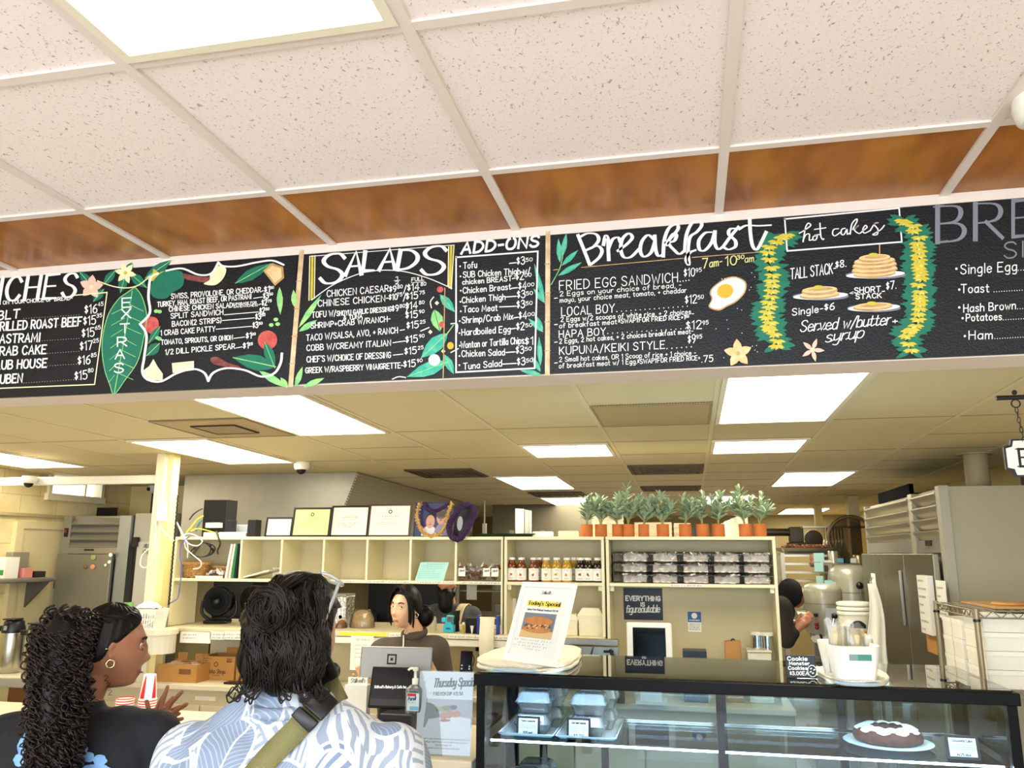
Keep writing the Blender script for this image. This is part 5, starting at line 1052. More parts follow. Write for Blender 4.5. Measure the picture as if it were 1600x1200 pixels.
STL = mat('fridge_steel', '#a5a196', .4, .7, var=(1.3, .45, '#858174'), stretch=(1, 1, .4)); STLB = mat('fridge_steel_bluish', '#9fa8b0', .35, .8); STSIDE = mat('fridge_side_grey', '#a8a494', .5)
# left refrigerator, facing the viewer
fx0, fx1, fy = XY(102, 6.4, 806), XY(208, 6.4, 806), 6.4
ft = ZY(150, 806, 6.4)
t = thing('refrigerator', 'steel refrigerator at left with vents on top and magnets on its door', 'refrigerator', (fx0, fy, 0)); L = fx1 - fx0
obj('cabinet', MB().bx(0, L, .03, .8, .1, ft), STL, t, .004); obj('stile', MB().bx(0, .085, -.01, .0295, .1, ft), STL, t); obj('stile', MB().bx(L - .115, L, -.02, .0295, .1, ft), STLB, t)
dz = ZY(150, 866, 6.4); lz = (ft - dz)
for k in range(4):
    z1 = ft - .02 - k * lz * .2; z0 = z1 - lz * .2
    obj('louvre', MB().add([(.0855, .022, z1), (L - .1155, .022, z1), (L - .1155, -.02, z0 + .012), (.0855, -.02, z0 + .012), (.0855, .029, z1), (L - .1155, .029, z1), (L - .1155, -.005, z0 + .006), (.0855, -.005, z0 + .006)], [(0, 3, 2, 1), (4, 5, 6, 7), (0, 1, 5, 4), (1, 2, 6, 5), (2, 3, 7, 6), (3, 0, 4, 7)]), STL, t)
lp = obj('top_panel', MB().bx(.0855, L - .1155, -.015, .0295, dz + .005, dz + lz * .17), STL, t); obj('badge', MB().bx(.25, .35, -.018, -.0155, dz + .03, dz + .045), BLACK, lp)
sw = obj('switch_panel', MB().bx(.02, .06, -.014, -.0105, dz + lz * .45, dz + lz * .68), BLACK, t); obj('rocker', MB().bx(.03, .05, -.018, -.0142, dz + lz * .56, dz + lz * .64), mat('rocker_red', '#8a2a22', .4), sw)
d = obj('door', MB().bx(.02, L - .13, -.06, -.0205, .15, dz), mat('fridge_door_steel', '#959184', .42, .7, var=(1.1, .5, '#7a7668')), t, .005)
obj('hinge', MB().bx(.005, .0195, -.05, -.0105, dz - .30, dz - .24), BLACK, d)
for px, py, c, w_, nm in ((146, 871, '#8fa05a', .028, 'green and cream food shaped magnet, top of the door group'), (145, 886, '#d08a5c', .026, 'orange food shaped magnet under the green one'), (134, 886, '#6a5236', .02, 'small brown magnet left of the orange one'), (173, 867, '#f2f0ea', .02, 'white magnet, highest at the door edge'), (171, 878, '#f2f0ea', .018, 'white magnet, middle at the door edge'), (165, 883, '#f2f0ea', .014, 'small white magnet, lowest at the door edge')):
    p = PY(px, py, fy - .065); one('magnet', nm, 'magnet', MB().sph((0, 0, 0), (w_, .006, w_ * .85), 0, 14, 8), mat('magnet_' + c[1:], c, .5), 'magnets on the left refrigerator', 0, (p.x, fy - .067, p.z))
# door panel right of it with a written note
wx0, wx1 = fx1 + .01, XY(246, 6.42, 860)
t = thing('walk_in_door', 'grey steel cold room door with black note, between refrigerator and post', 'door', (wx0, 6.42, 0)); L = wx1 + .15 - wx0
obj('header', MB().bx(0, L, 0, .2, ZY(200, 848, 6.6), ft + .02), STSIDE, t); obj('door_leaf', MB().bx(.06, L, -.02, .03, .1, ZY(200, 847, 6.6)), mat('cold_door', '#b9b7ac', .5), t); obj('gasket', MB().bx(.035, .0595, -.01, .03, .1, ZY(200, 847, 6.6)), BLACK, t); obj('hinge', MB().bx(.03, .07, -.05, -.0105, ZY(200, 849, 6.6) - .03, ZY(200, 840, 6.6)), BLACK, t)
mb = MB(); f = flat((0, -.0212, 0)); zz = ZY(220, 856, 6.6); text(mb, 'NO DOOR USE', f, .13, zz, .30, zz, .03, .006, 0); text(mb, 'AT SAME TIME', f, .12, zz - .05, .30, zz - .05, .03, .006, 0); obj('written_note', mb, INK, t)
# right refrigerator, facing left
gx = 1.55; gy0, gy1 = PX(1472, 760, gx).y, PX(1352, 793, gx).y; gt = PX(1472, 760, gx).z
t = thing('refrigerator', 'tall steel refrigerator on the right with vents above its doors', 'refrigerator', (gx, gy0, 0)); L = gy1 - gy0
obj('cabinet', MB().bx(.03, XR - gx - .01, .0, L, .1, gt), mat('fridge_grey_panel', '#a7a18d', .55, .1, var=(.7, .25, '#96907c')), t)
obj('edge_trim', MB().bx(-.025, .0295, -.012, .07, .1, gt + .005), STSIDE, t); obj('stile', MB().bx(-.015, .0295, L - .06, L, .1, gt), STL, t)
gz = PX(1470, 865, gx).z; sy = PX(1425, 780, gx).y - gy0
obj('stile', MB().bx(-.018, .0295, sy - .05, sy + .05, gz, gt), mat('mid_stile', '#b9b29c', .45, .5), t)
for (ya, yb) in ((.0705, sy - .0505), (sy + .0505, L - .0605)):
    lz = gt - gz
    for k in range(4):
        z1 = gt - .03 - k * lz * .19; z0 = z1 - lz * .19
        obj('louvre', MB().add([(-.03, ya, z1), (-.03, yb, z1), (-.03, yb, z1 - .009), (-.03, ya, z1 - .009), (.022, ya, z0 + .004), (.022, yb, z0 + .004), (.029, ya, z0 + .004), (.029, yb, z0 + .004), (.01, ya, z1), (.01, yb, z1)], [(0, 3, 2, 1), (3, 4, 5, 2), (4, 6, 7, 5), (6, 8, 9, 7), (8, 0, 1, 9), (0, 8, 6, 4, 3), (1, 2, 5, 7, 9)]), mat('louvre_steel', '#a0977e', .36, .7), t)
    tp = obj('top_panel', MB().bx(-.012, .0295, ya, yb, gz + .005, gz + lz * .21), STL, t)
for a, b_ in ((.10, L * .36), (L * .365, L * .66), (L * .665, L - .02)):
    d = obj('door', MB().bx(-.07, -.0305, a, b_, .15, gz), mat('fridge_door_dark', '#8f8873', .34, .85, var=(1.2, .6, '#6c6450'), stretch=(1, .25, 1)), t, .006)
    if .3 < a < L * .5: obj('handle', MB().bx(-.095, -.0705, a + .05, a + .075, gz - .5, gz - .12), STEEL, d, .006)
obj('sensor_plate', MB().bx(-.022, -.0125, .3, .42, gz + .05, gz + .085), BLACK, t)
p = PX(1400, 785, gx + .05); one('compressor_grille', 'black slotted grille box on top of the right refrigerator', 'grille', MB().bx(0, .03, 0, 1.0, 0, .085).bx(.03, .3, 0, 1.0, 0, .02), mat('grille_black', '#040404', .9, spec=.05), None, 0, (gx + .02, PX(1410, 790, gx).y - .15, gt + .001))
one('ceiling_pipe', 'short thick pipe from the ceiling to the right refrigerator', 'pipe', MB().cyl((1.92, 6.0, gt + .001), (1.92, 6.0, ZC(6.0) - .001), .075, .075, 20).cyl((1.92, 6.0, ZC(6.0) - .012), (1.92, 6.0, ZC(6.0) - .001), .11, .11, 20), mat('pipe_tan', '#a89a7a', .6))
for k, y in enumerate((6.35, 5.75)): one('wall_conduit', ('dark conduit on the right wall behind the thick pipe', 'dark conduit on the right wall nearer the hanging sign')[k], 'conduit', MB().cyl((2.33, y, gt - .3), (2.33, y, 2.4), .022, .022, 10), mat('conduit_dark', '#5e543e', .6))
# notes and boxes hung on the right refrigerator's doors
def hang(name, label, cat, px, py, h, w_, m, d=.006, x=gx - .072, grp=None):
    p = PX(px, py, x); mb = MB(); mb.bx(-d, 0, -w_ / 2, w_ / 2, -h, 0, 0); f = lambda u, v: V((-d - .0006, -u, v)); r = random.Random(px)
    if h > .2:
        for k in range(int(h / .05)): scribble(mb, f, -w_ * .4, w_ * r.uniform(-.1, .4), -h + .02 + k * .05, .012, .003, 1, px + k)
    return one(name, label, cat, mb, [PAPER, INK], grp, 0, (x - .0005, p.y, p.z))
hang('clipboard', 'tall white clipboard box of papers on the right refrigerator door', 'clipboard', 1449, 899, .36, .24, None, .035); hang('note', 'narrow white list beside the clipboard box', 'note', 1470, 907, .22, .18, None)
hang('receipt_strip', 'long paper strip clipped at the far end of the refrigerator', 'note', 1365, 896, .36, .15, None)
p = PX(1453, 987, gx - .08); one('note', 'orange card under the clipboard box', 'note', MB().bx(-.004, 0, -.11, .11, 0, .17), mat('orange_card', '#c9924a', .6), None, 0, (gx - .0725, p.y, p.z - .13))

# ---------------------------------------------------------------- mixers and far right corner
ENAM = mat('mixer_enamel', '#a3a18f', .35, .3, coat=.4)
def ball(mb, c, r): mb.sph(c, r, 0, 14, 10)
mx_, my_ = (PY(1300, 900, 8.4).x + PY(1352, 900, 8.4).x) / 2 + .02, 8.45; mt = PY(1330, 882, 8.4).z
t = thing('stand_mixer', 'tall grey enamel floor mixer with ball handles', 'mixer', (mx_, my_, 0)); R_ = .20
obj('head', MB().lathe([(R_, mt - .62), (R_, mt - .13), (R_ * .96, mt - .07), (R_ * .82, mt - .025), (R_ * .5, mt - .004), (.01, mt)], 32), ENAM, t); obj('seam', MB().lathe([(R_ + .002, mt - .26), (R_ + .002, mt - .255)], 32), mat('seam_dark', '#5c5a4c', .6), t)
obj('column', MB().bx(-.13, .13, .08, .32, .25, mt - .3), ENAM, t, .03); obj('base', MB().bx(-.25, .25, -.3, .35, 0, .2499), ENAM, t, .03)
mb = MB(); pz = PY(1350, 915, 8.2).z; hx_ = PY(1343, 915, 8.2).x - mx_; mb.cyl((hx_, -R_ - .06, pz - .25), (hx_, -R_ - .06, pz), .008, .008, 8); h = obj('shift_lever', mb, CHROME, t); mb = MB(); ball(mb, (hx_, -R_ - .06, pz), .034); obj('ball_knob', mb, BLACK, h)
mb = MB(); mb.lathe([(.07, 0), (.07, .02), (.05, .03)], 20); mb.v = [(hx_ + v[0], -R_ * .72 - v[2], pz - .25 + v[1]) for v in mb.v]; obj('dial', mb, CHROME, t); obj('plate', MB().bx(hx_ - .10, hx_ + .06, -R_ * .72, -R_ * .70, pz - .36, pz - .16), STEEL, t)
mb = MB(); mb.cyl((hx_, -R_ - .03, pz - .26), (hx_ - .13, -R_ - .05, pz - .26), .008, .008, 8); h = obj('speed_lever', mb, CHROME, t); mb = MB(); ball(mb, (hx_ - .14, -R_ - .05, pz - .26), .036); obj('ball_knob', mb, BLACK, h)
obj('mixing_bowl', MB().lathe([(.12, .5), (.2, .58), (.23, .8), (.235, .86)], 28, 0, (0, -.1, 0)), STEEL, t)
p = PY(1284, 960, 7.75); mx2, my2 = p.x + .02, 7.78; m2t = PY(1290, 912, 7.75).z
t = thing('stand_mixer', 'smaller grey enamel bench mixer with red buttons, left of the tall one', 'mixer', (mx2, my2, 0)); R_ = .165
obj('head', MB().lathe([(R_ * .9, m2t - .42), (R_, m2t - .38), (R_, m2t - .06), (R_ * .9, m2t - .02), (R_ * .6, m2t), (.01, m2t + .003)], 28), ENAM, t); obj('seam', MB().lathe([(R_ + .002, m2t - .17), (R_ + .002, m2t - .166)], 28), mat('seam_dark', '#5c5a4c', .6), t)
obj('attachment_hub', MB().cyl((-R_ * .8, -.03, m2t - .28), (-R_ - .07, -.05, m2t - .28), .05, .045, 18), ENAM, t)
for y_, c in ((0, '#16161a'), (-.075, '#8c1f1f'), (-.105, '#8c1f1f')): mb = MB(); mb.lathe([(.018, 0), (.018, .012), (.01, .016)], 14); mb.v = [(-.085 + v[0], -R_ * .86 - v[2], m2t - .26 + y_ + v[1]) for v in mb.v]; obj('button', mb, mat('btn' + c[1:], c, .4), t)
obj('control_plate', MB().bx(-.01, .11, -R_ - .004, -R_ * .9, m2t - .36, m2t - .20), STEEL, t); mb = MB(); mb.cyl((.06, -R_ - .03, m2t - .265), (.03, -R_ - .05, m2t - .37), .009, .009, 8); h = obj('shift_lever', mb, CHROME, t); mb = MB(); ball(mb, (.06, -R_ - .03, m2t - .265), .024); ball(mb, (.03, -R_ - .05, m2t - .375), .016); obj('ball_knob', mb, BLACK, h)
obj('planetary', MB().lathe([(.10, m2t - .50), (.125, m2t - .47), (.13, m2t - .42)], 24), CHROME, t); obj('beater_shaft', MB().cyl((0, 0, m2t - .72), (0, 0, m2t - .50), .035, .05, 14), DSTEEL, t); obj('mixing_bowl', MB().lathe([(.10, .55), (.15, .6), (.165, .75), (.17, m2t - .62)], 24), STEEL, t); obj('column', MB().bx(-.08, .08, .10, .26, .3, m2t - .2), ENAM, t, .02); obj('base', MB().bx(-.18, .18, -.2, .28, 0, .2999), ENAM, t, .02)
# note clips hung on the mixers
p = PY(1305, 930, 7.7)
for px0, py0, px1, py1, c, lb, y in ((1290, 907, 1301, 932, '#9ccfd2', 'pale blue pad hung on the smaller mixer', 7.72), (1301, 909, 1306, 933, '#c4c8b8', 'grey pad beside the blue pad on the mixer', 7.74), (1290, 941, 1299, 968, '#e9e4d0', 'white card hung low on the smaller mixer', 7.72), (1252, 920, 1258, 938, '#e4ddc2', 'cream card on the left of the smaller mixer', 7.75)):
    a, b_ = PY(px0, py1, y), PY(px1, py0, y); one('note_pad', lb, 'note', MB().bx(a.x, b_.x, y, y + .02, a.z, b_.z), mat('pad' + c[1:], c, .7), 'notes hung around the mixers')
# shelf with small goods, blue cards, whisks, round sieve
sh = PY(1310, 880, 8.9)
t = thing('wall_shelf', 'cluttered wall shelf above the tall mixer', 'shelf', (1.62, 8.85, sh.z - .02)); obj('board', MB().bx(-.42, .72, -.15, .12, 0, .02), DSTEEL, t); obj('bracket', MB().bx(.2, .23, 0, .11, -.2, -.0005), DSTEEL, t)
zsh = sh.z + .0005
for k, (px, w_, h, c, lb, ct) in enumerate(((1302, .05, .11, '#c8c4b2', 'steel canister on the cluttered shelf', 'canister'), (1290, .12, .03, '#ece8d8', 'white papers at the left end of the cluttered shelf', 'papers'), (1313, .09, .05, '#6aa0b0', 'blue packet on the cluttered shelf', 'packet'), (1322, .08, .06, '#17181a', 'black packet on the cluttered shelf', 'packet'), (1331, .07, .05, '#dfe8e2', 'white and teal packet on the cluttered shelf', 'packet'), (1342, .06, .07, '#8c8468', 'grey tin at the right end of the cluttered shelf', 'tin'))):
    x = XY(px, 8.85, 872)
    if k in (0, 5): one('canister', lb, ct, MB().lathe([(w_, 0), (w_, h), (w_ * .9, h + .01)], 18), mat('goods' + c[1:], c, .3, .7), 'goods on the cluttered shelf', 0, (x, 8.86, zsh))
    else: one('packet', lb, ct, MB().bx(-w_ / 2, w_ / 2, -.05, .05, 0, h), mat('goods' + c[1:], c, .6), 'goods on the cluttered shelf', .008, (x, 8.86, zsh))
for k, (y0_, y1_, x0_, x1_) in enumerate(((864, 878, 1272, 1287), (879, 893, 1273, 1286), (900, 911, 1276, 1286))):
    a, b_ = PY(x0_, y1_, 8.6), PY(x1_, y0_, 8.6); one('card', ('pale blue card, upper of the three hung by the tray rack', 'pale blue card, middle of the three hung by the tray rack', 'pale blue card, lowest of the three hung by the tray rack')[k], 'card', MB().bx(a.x, b_.x, 8.6, 8.605, a.z, b_.z), mat('pale_blue_card', '#a4d2d2', .7), 'blue cards by the tray rack')
for k in range(7):
    yk = 9.3 + .11 * (k % 2); p = PY(1287 + k * 4.8, 827, yk); p.z = PY(1300, 825, 9.3).z; mb = MB(); L = .34
    mb.cyl((0, 0, 0), (0, 0, -.12), .010, .010, 8, 1)
    for a in range(5): mb.tube(sm([(0, 0, -.12), (.030 * cos(a * .63), .030 * sin(a * .63), -.22), (.038 * cos(a * .63), .038 * sin(a * .63), -.30), (0, 0, -L), (-.038 * cos(a * .63), -.038 * sin(a * .63), -.30), (-.030 * cos(a * .63), -.030 * sin(a * .63), -.22), (0, 0, -.12)], 3), .0042, 4, 0)
    one('whisk', 'wire whisk hanging in the row left of the round sieve', 'whisk', mb, [mat('whisk_wire', '#dedaca', .3, .4), mat('whisk_handle', '#b59a72', .5)], 'whisks hanging in a row', 0, (p.x, yk, p.z))
one('hanging_rail', 'thin rail the whisks hang from', 'rail', MB().bx(1.2, XR, 9.27, 9.44, PY(1300, 825, 9.3).z + .001, PY(1300, 825, 9.3).z + .018), STEEL)
p = PY(1331, 842, 9.1); t = thing('round_sieve', 'big round sieve hanging left of the steel column', 'sieve', (p.x, 9.1, p.z)); mb = MB(); R_ = .23
mb.tube([(R_ * cos(k * pi / 20), 0, R_ * sin(k * pi / 20)) for k in range(40)], .018, 8, 0, True); obj('rim', mb, mat('sieve_rim', '#6a6048', .45, .5), t); mb = MB(); mb.add([(R_ * cos(k * pi / 20), .01, R_ * sin(k * pi / 20)) for k in range(40)], [tuple(range(40))]); obj('mesh_screen', mb, glass('sieve_mesh', '#8f8468', .4, .5), t)
# columns at the far right
mb = MB(); a, b_ = XY(1340, 8.95, 800), XY(1353, 8.95, 800); mb.bx(a, b_ + .03, 9.42, 9.56, 0, ZC(9.5) - .002); struct('pillar_2', mb, mat('steel_column', '#cfc19a', .5))
a, b_ = XY(1276, 10.8, 830), XY(1287, 10.8, 830); struct('pillar_3', MB().bx(a, b_, 10.8, 10.95, 0, ZC(10.9) - .002), mat('yellow_column', '#e6d28c', .6))
# tray rack
a, b_ = PY(1222, 862, 9.0), PY(1283, 862, 9.0)
t = thing('tray_rack', 'tall rack of sheet pans behind the snack shelf', 'rack', (a.x, 9.0, 0)); L = b_.x - a.x + .12
for x in (0, L):
    for y in (0, .55): obj('upright', MB().bx(x - .02, x + .02, y - .02, y + .02, 0, a.z - .012), mat('rack_aluminium', '#bdb8a6', .4, .7), t)
for k in range(9):
    z = a.z - .05 - k * .085; p_ = obj('sheet_pan', MB().bx(.021, L - .021, -.01, .55, z, z + .008).bx(.021, L - .021, -.014, -.0105, z, z + .022), mat('sheet_pan_aluminium', '#c9c4b2', .35, .8), t)
r = random.Random(6)
t2 = thing('baking_pan', 'pan of brown pastries on top of the tray rack', 'pan', (a.x + L / 2, 9.25, a.z - .0115)); obj('pan_body', MB().grid(lambda u, v: ((u - .5) * (L + .04), (v - .5) * .6, .002 + .05 * max(0, 1 - 14 * min(u, 1 - u, v, 1 - v))), 20, 20), mat('sheet_pan_aluminium', '#c9c4b2', .35, .8), t2)
mb = MB()
for k in range(70): mb.sph(((k % 10 - 4.5) * L * .085, (k // 10 - 3) * .075, .05 + .025 * r.random()), (.022, .03, .02), 0, 8, 6)
tag(obj('pastries', mb, mat('pastry_brown', '#7a3f22', .7, var=(30, .5, '#c08a5c')), t2), kind='stuff')
one('pan_label', 'small orange and white packet stuck on the tray rack side', 'packet', MB().bx(0, .08, 0, .02, 0, .13), mat('orange_packet', '#b8623a', .5, var=(20, .6, '#e8d8c8')), None, .004, (PY(1266, 880, 8.97).x, 8.955, PY(1266, 886, 8.97).z))
one('meat_slicer', 'dark metal slicer machine behind the tray rack', 'slicer', MB().bx(-.22, .25, -.15, .15, 0, .12).bx(-.2, -.05, -.1, .1, .12, .3).cyl((.05, -.16, .16), (.05, -.12, .16), .10, .10, 24).cyl((-.5, 0, .24), (-.2, 0, .24), .045, .045, 14), mat('slicer_dark', '#4a4236', .35, .8), None, .006, (PY(1262, 850, 10.2).x, 10.2, PY(1262, 864, 10.2).z))
one('steel_shelf', 'long steel shelf carrying the dark slicer', 'shelf', MB().bx(.9, 2.2, 10.0, 10.5, PY(1262, 864, 10.2).z - .03, PY(1262, 864, 10.2).z - .001).bx(.9, .95, 10.0, 10.5, 0, PY(1262, 864, 10.2).z - .0305).bx(2.15, 2.2, 10.0, 10.5, 0, PY(1262, 864, 10.2).z - .0305), DSTEEL)
# mustard bucket on a stand
p = PY(1345, 1000, 5.75)
t = thing('tub_stand', 'low steel table under the white bucket', 'table', (p.x, 5.85, 0)); obj('tabletop', MB().bx(-.13, .13, -.2, .2, p.z - .06, p.z - .03), DSTEEL, t)
for sx in (-.11, .11):
    for sy in (-.18, .18): obj('leg', MB().bx(sx - .02, sx + .02, sy - .02, sy + .02, 0, p.z - .0605), DSTEEL, t)
bz = p.z - .029
t = thing('bucket', 'white bucket with a yellow label and stacked lids', 'bucket', (p.x - .02, 5.78, bz)); h = PY(1345, 962, 5.7).z - bz
obj('pail', MB().lathe([(.085, 0), (.1, h)], 28), mat('bucket_cream', '#efe8cf', .45), t)
for k in range(3): obj('lid', MB().lathe([(.106, h + .001 + k * .028), (.108, h + .006 + k * .028), (.108, h + .02 + k * .028), (.09, h + .026 + k * .028)], 28), mat('bucket_lid', '#f2eddc', .45), t)
mb = MB(); cyl_f = lambda rr_: (lambda u, v: V((rr_ * sin(u / rr_), -rr_ * cos(u / rr_), v)))
mb.grid(lambda u, v: cyl_f(.0985)((u - .5) * .14 + .01, h * (.18 + .3 * v)), 12, 1, 0); mb.grid(lambda u, v: cyl_f(.0995)((u - .5) * .1, h * (.58 + .26 * v * (1 - (2 * u - 1) ** 2 * .6))), 12, 2, 1); text(mb, 'REAL', cyl_f(.1), -.045, h * .33, .01, h * .33, .022, .005, 1); scribble(mb, cyl_f(.1), -.045, .06, h * .23, .01, .0025, 1, 3)
obj('label', mb, [mat('label_yellow', '#e0b020', .5), mat('label_black', '#22221f', .5)], t)
one('apron', 'white cloth hanging beside the bucket', 'cloth', MB().grid(lambda u, v: ((u - .5) * (.05 + .10 * v) + .015 * sin(v * 5), .02 * sin(u * 9) * v, -v * .52), 14, 14), mat('white_cloth', '#ece6d4', .8), None, 0, (PY(1362, 912, 5.6).x, 5.6, PY(1362, 912, 5.6).z)).modifiers.new('thick', 'SOLIDIFY').thickness = .004
one('cloth_hook', 'steel hook stand that holds the white cloth', 'stand', MB().cyl((0, 0, 0), (0, 0, PY(1362, 910, 5.6).z + .02), .008, .008, 8).cyl((0, 0, PY(1362, 910, 5.6).z + .01), (0, -.05, PY(1362, 910, 5.6).z + .02), .005, .005, 6), STEEL, None, 0, (PY(1362, 912, 5.6).x, 5.64, 0))

# ---------------------------------------------------------------- wire rack with white boxes at right
rx = PY(1462, 942, 5.0).x; ry1, ry0 = 5.0, PX(1524, 948, rx).y; RL = 1.0
zt_, zl_ = PY(1462, 942, 5.0).z, PY(1462, 1048, 5.0).z
t = thing('wire_rack', 'wire shelf rack with white boxes at the right edge', 'rack', (rx, ry0, 0)); WIRE = mat('wire_brass', '#968c74', .42, .6)
for x, y in ((0, 0), (0, ry1 - ry0), (RL, 0), (RL, ry1 - ry0)):
    ps = obj('post', MB().cyl((x, y, 0), (x, y, zt_ + .01), .0135, .0135, 12), WIRE, t)
    for z in (zt_ - .05, zl_ - .035): obj('collar', MB().cyl((x, y, z), (x, y, z + .012), .017, .017, 12), BLACK, ps)
for z in (zt_, zl_, .5):
    mb = MB(); Wd = ry1 - ry0
    for a, b_ in (((0, 0), (RL, 0)), ((RL, 0), (RL, Wd)), ((RL, Wd), (0, Wd)), ((0, Wd), (0, 0))):
        for zz in (z, z - .032): mb.cyl((*a, zz), (*b_, zz), .004, .004, 6)
        n = int(hypot(b_[0] - a[0], b_[1] - a[1]) / .035)
        mb.tube([(a[0] + (b_[0] - a[0]) * k / n, a[1] + (b_[1] - a[1]) * k / n, z - .032 * (k % 2)) for k in range(n + 1)], .003, 5)
    for k in range(1, 24): mb.cyl((RL * k / 24, 0, z + .003), (RL * k / 24, Wd, z + .003), .0022, .0022, 5)
    obj('wire_shelf', mb, WIRE, t)
one('cutting_board', 'flat tan board lying on top of the wire rack', 'board', MB().bx(0, .8, 0, .5, 0, .012), mat('tan_board', '#b08a5c', .6), None, .003, (rx + .10, ry0 + .06, zt_ + .0065)); 
o = one('wooden_tool', 'round tan wooden paddle on the board on the wire rack', 'paddle', MB().lathe([(.075, 0), (.08, .004), (.07, .012)], 20).bx(.06, .35, -.015, .015, 0, .012), mat('paddle_wood', '#c08a4c', .6), None, 0, (PY(1575, 938, ry0 + .2).x, ry0 + .2, zt_ + .019))
BOXW = mat('white_box_card', '#e9e6da', .6, var=(2, .12, '#d6d2c2'))
def wbox(label, x0, x1, y0, y1, z0, z1, grp):
    t = thing('pastry_box', label, 'box', (x0, y0, z0), 0, grp); w_, d_, h = x1 - x0, y1 - y0, z1 - z0
    obj('box_body', MB().bx(0, w_, 0, d_, 0, h - .022), BOXW, t); obj('lid', MB().bx(-.002, w_ + .002, -.002, d_ + .002, h - .0215, h), mat('white_box_lid', '#efece2', .6), t)
bz = zl_ + .006; bh = (PY(1560, 977, ry0 + .05).z - bz - .0) / 3.35
for k in range(4):
    wbox(('lowest', 'second from the bottom', 'third from the bottom', 'topmost')[k] + ' big white box of the front pile on the wire rack', rx + .03, rx + .48, ry0 + .02, ry0 + .30, bz + (k - .0) * bh - (0 if k else 0), bz + (k + 1) * bh - .002, 'big white boxes on the wire rack')
sh_ = (PY(1478, 962, ry1 - .05).z - bz) / 3
for c in range(2):
    for k in range(3):
        wbox(f'small white box, {("lowest", "middle", "topmost")[k]} of the {("farther", "nearer")[c]} pile on the rack side', rx + .02, rx + .16, ry1 - .17 - c * .17, ry1 - .015 - c * .17, bz + k * sh_, bz + (k + 1) * sh_ - .002, 'small white boxes on the wire rack')

# hanging sign
hy = 3.1; a = PY(1556, 622, hy); pl_ = PY(1572, 690, hy); 
t = thing('hanging_sign', 'white plaque with black border hanging by a chain from a black bar, at right', 'sign', (a.x, hy, a.z)); IRON = mat('black_iron', '#15161a', .5)
obj('bracket_bar', MB().cyl((0, 0, 0), (XR - a.x, 0, 0), .0085, .0085, 12), IRON, t); xr = PY(1586, 622, hy).x - a.x
mb = MB(); mb.sph((xr, 0, .018), .009, 0, 12, 8); obj('finial', mb, IRON, t); mb = MB(); mb.tube([(xr + .014 * cos(k * .45), 0, -.022 + .014 * sin(k * .45)) for k in range(14)], .0025, 6, 0, True); rg = obj('ring', mb, IRON, t)
top = PY(1590, 686, hy).z - a.z
z = -.036; k = 0
mb = MB()
while z > top + .004:
    mb.tube([((.0055 * cos(q_ * .63)) * (1 if k % 2 == 0 else .2) + xr + (z + .036) * -.10, (.0055 * cos(q_ * .63)) * (.2 if k % 2 == 0 else 1), z - .009 + .011 * sin(q_ * .63)) for q_ in range(10)], .0016, 5, 0, True); z -= .0175; k += 1
obj('chain', mb, IRON, t); mb2 = MB(); mb2.v = [(v[0] + .25, v[1], v[2]) for v in mb.v]; mb2.f, mb2.m, mb2.s = mb.f, mb.m, mb.s; obj('chain', mb2, IRON, t)
x0 = PY(1570, 715, hy).x - a.x; x1 = x0 + .36; z1 = top; z0 = PY(1590, 745, hy).z - a.z; c = .026
out = lambda e: [(x0 + e + c, 0, z1 - e), (x1 - e - c, 0, z1 - e), (x1 - e - c * .8, 0, z1 - e - c * .8), (x1 - e, 0, z1 - e - c), (x1 - e, 0, z0 + e + c), (x1 - e - c * .8, 0, z0 + e + c * .8), (x1 - e - c, 0, z0 + e), (x0 + e + c, 0, z0 + e), (x0 + e + c * .8, 0, z0 + e + c * .8), (x0 + e, 0, z0 + e + c), (x0 + e, 0, z1 - e - c), (x0 + e + c * .8, 0, z1 - e - c * .8)]
obj('border', MB().prism(out(0), (0, .012, 0)), IRON, t); mb = MB(); mb.prism([(p_[0], -.002, p_[2]) for p_ in out(.006)], (0, .0015, 0), 0)
f = lambda u, v: V((u, -.0026, v)); H = z1 - z0
text(mb, 'E', f, x0 + .045, z0 + H * .27, x0 + .085, z0 + H * .27, H * .46, .010, 1, callig=.4); ribbon(mb, [(x0 + .036, z0 + H * .27), (x0 + .06, z0 + H * .27)], .004, f, 1); ribbon(mb, [(x0 + .036, z0 + H * .73), (x0 + .06, z0 + H * .73)], .004, f, 1)
obj('face', mb, [mat('sign_white', '#eeebe2', .5), INK], t)
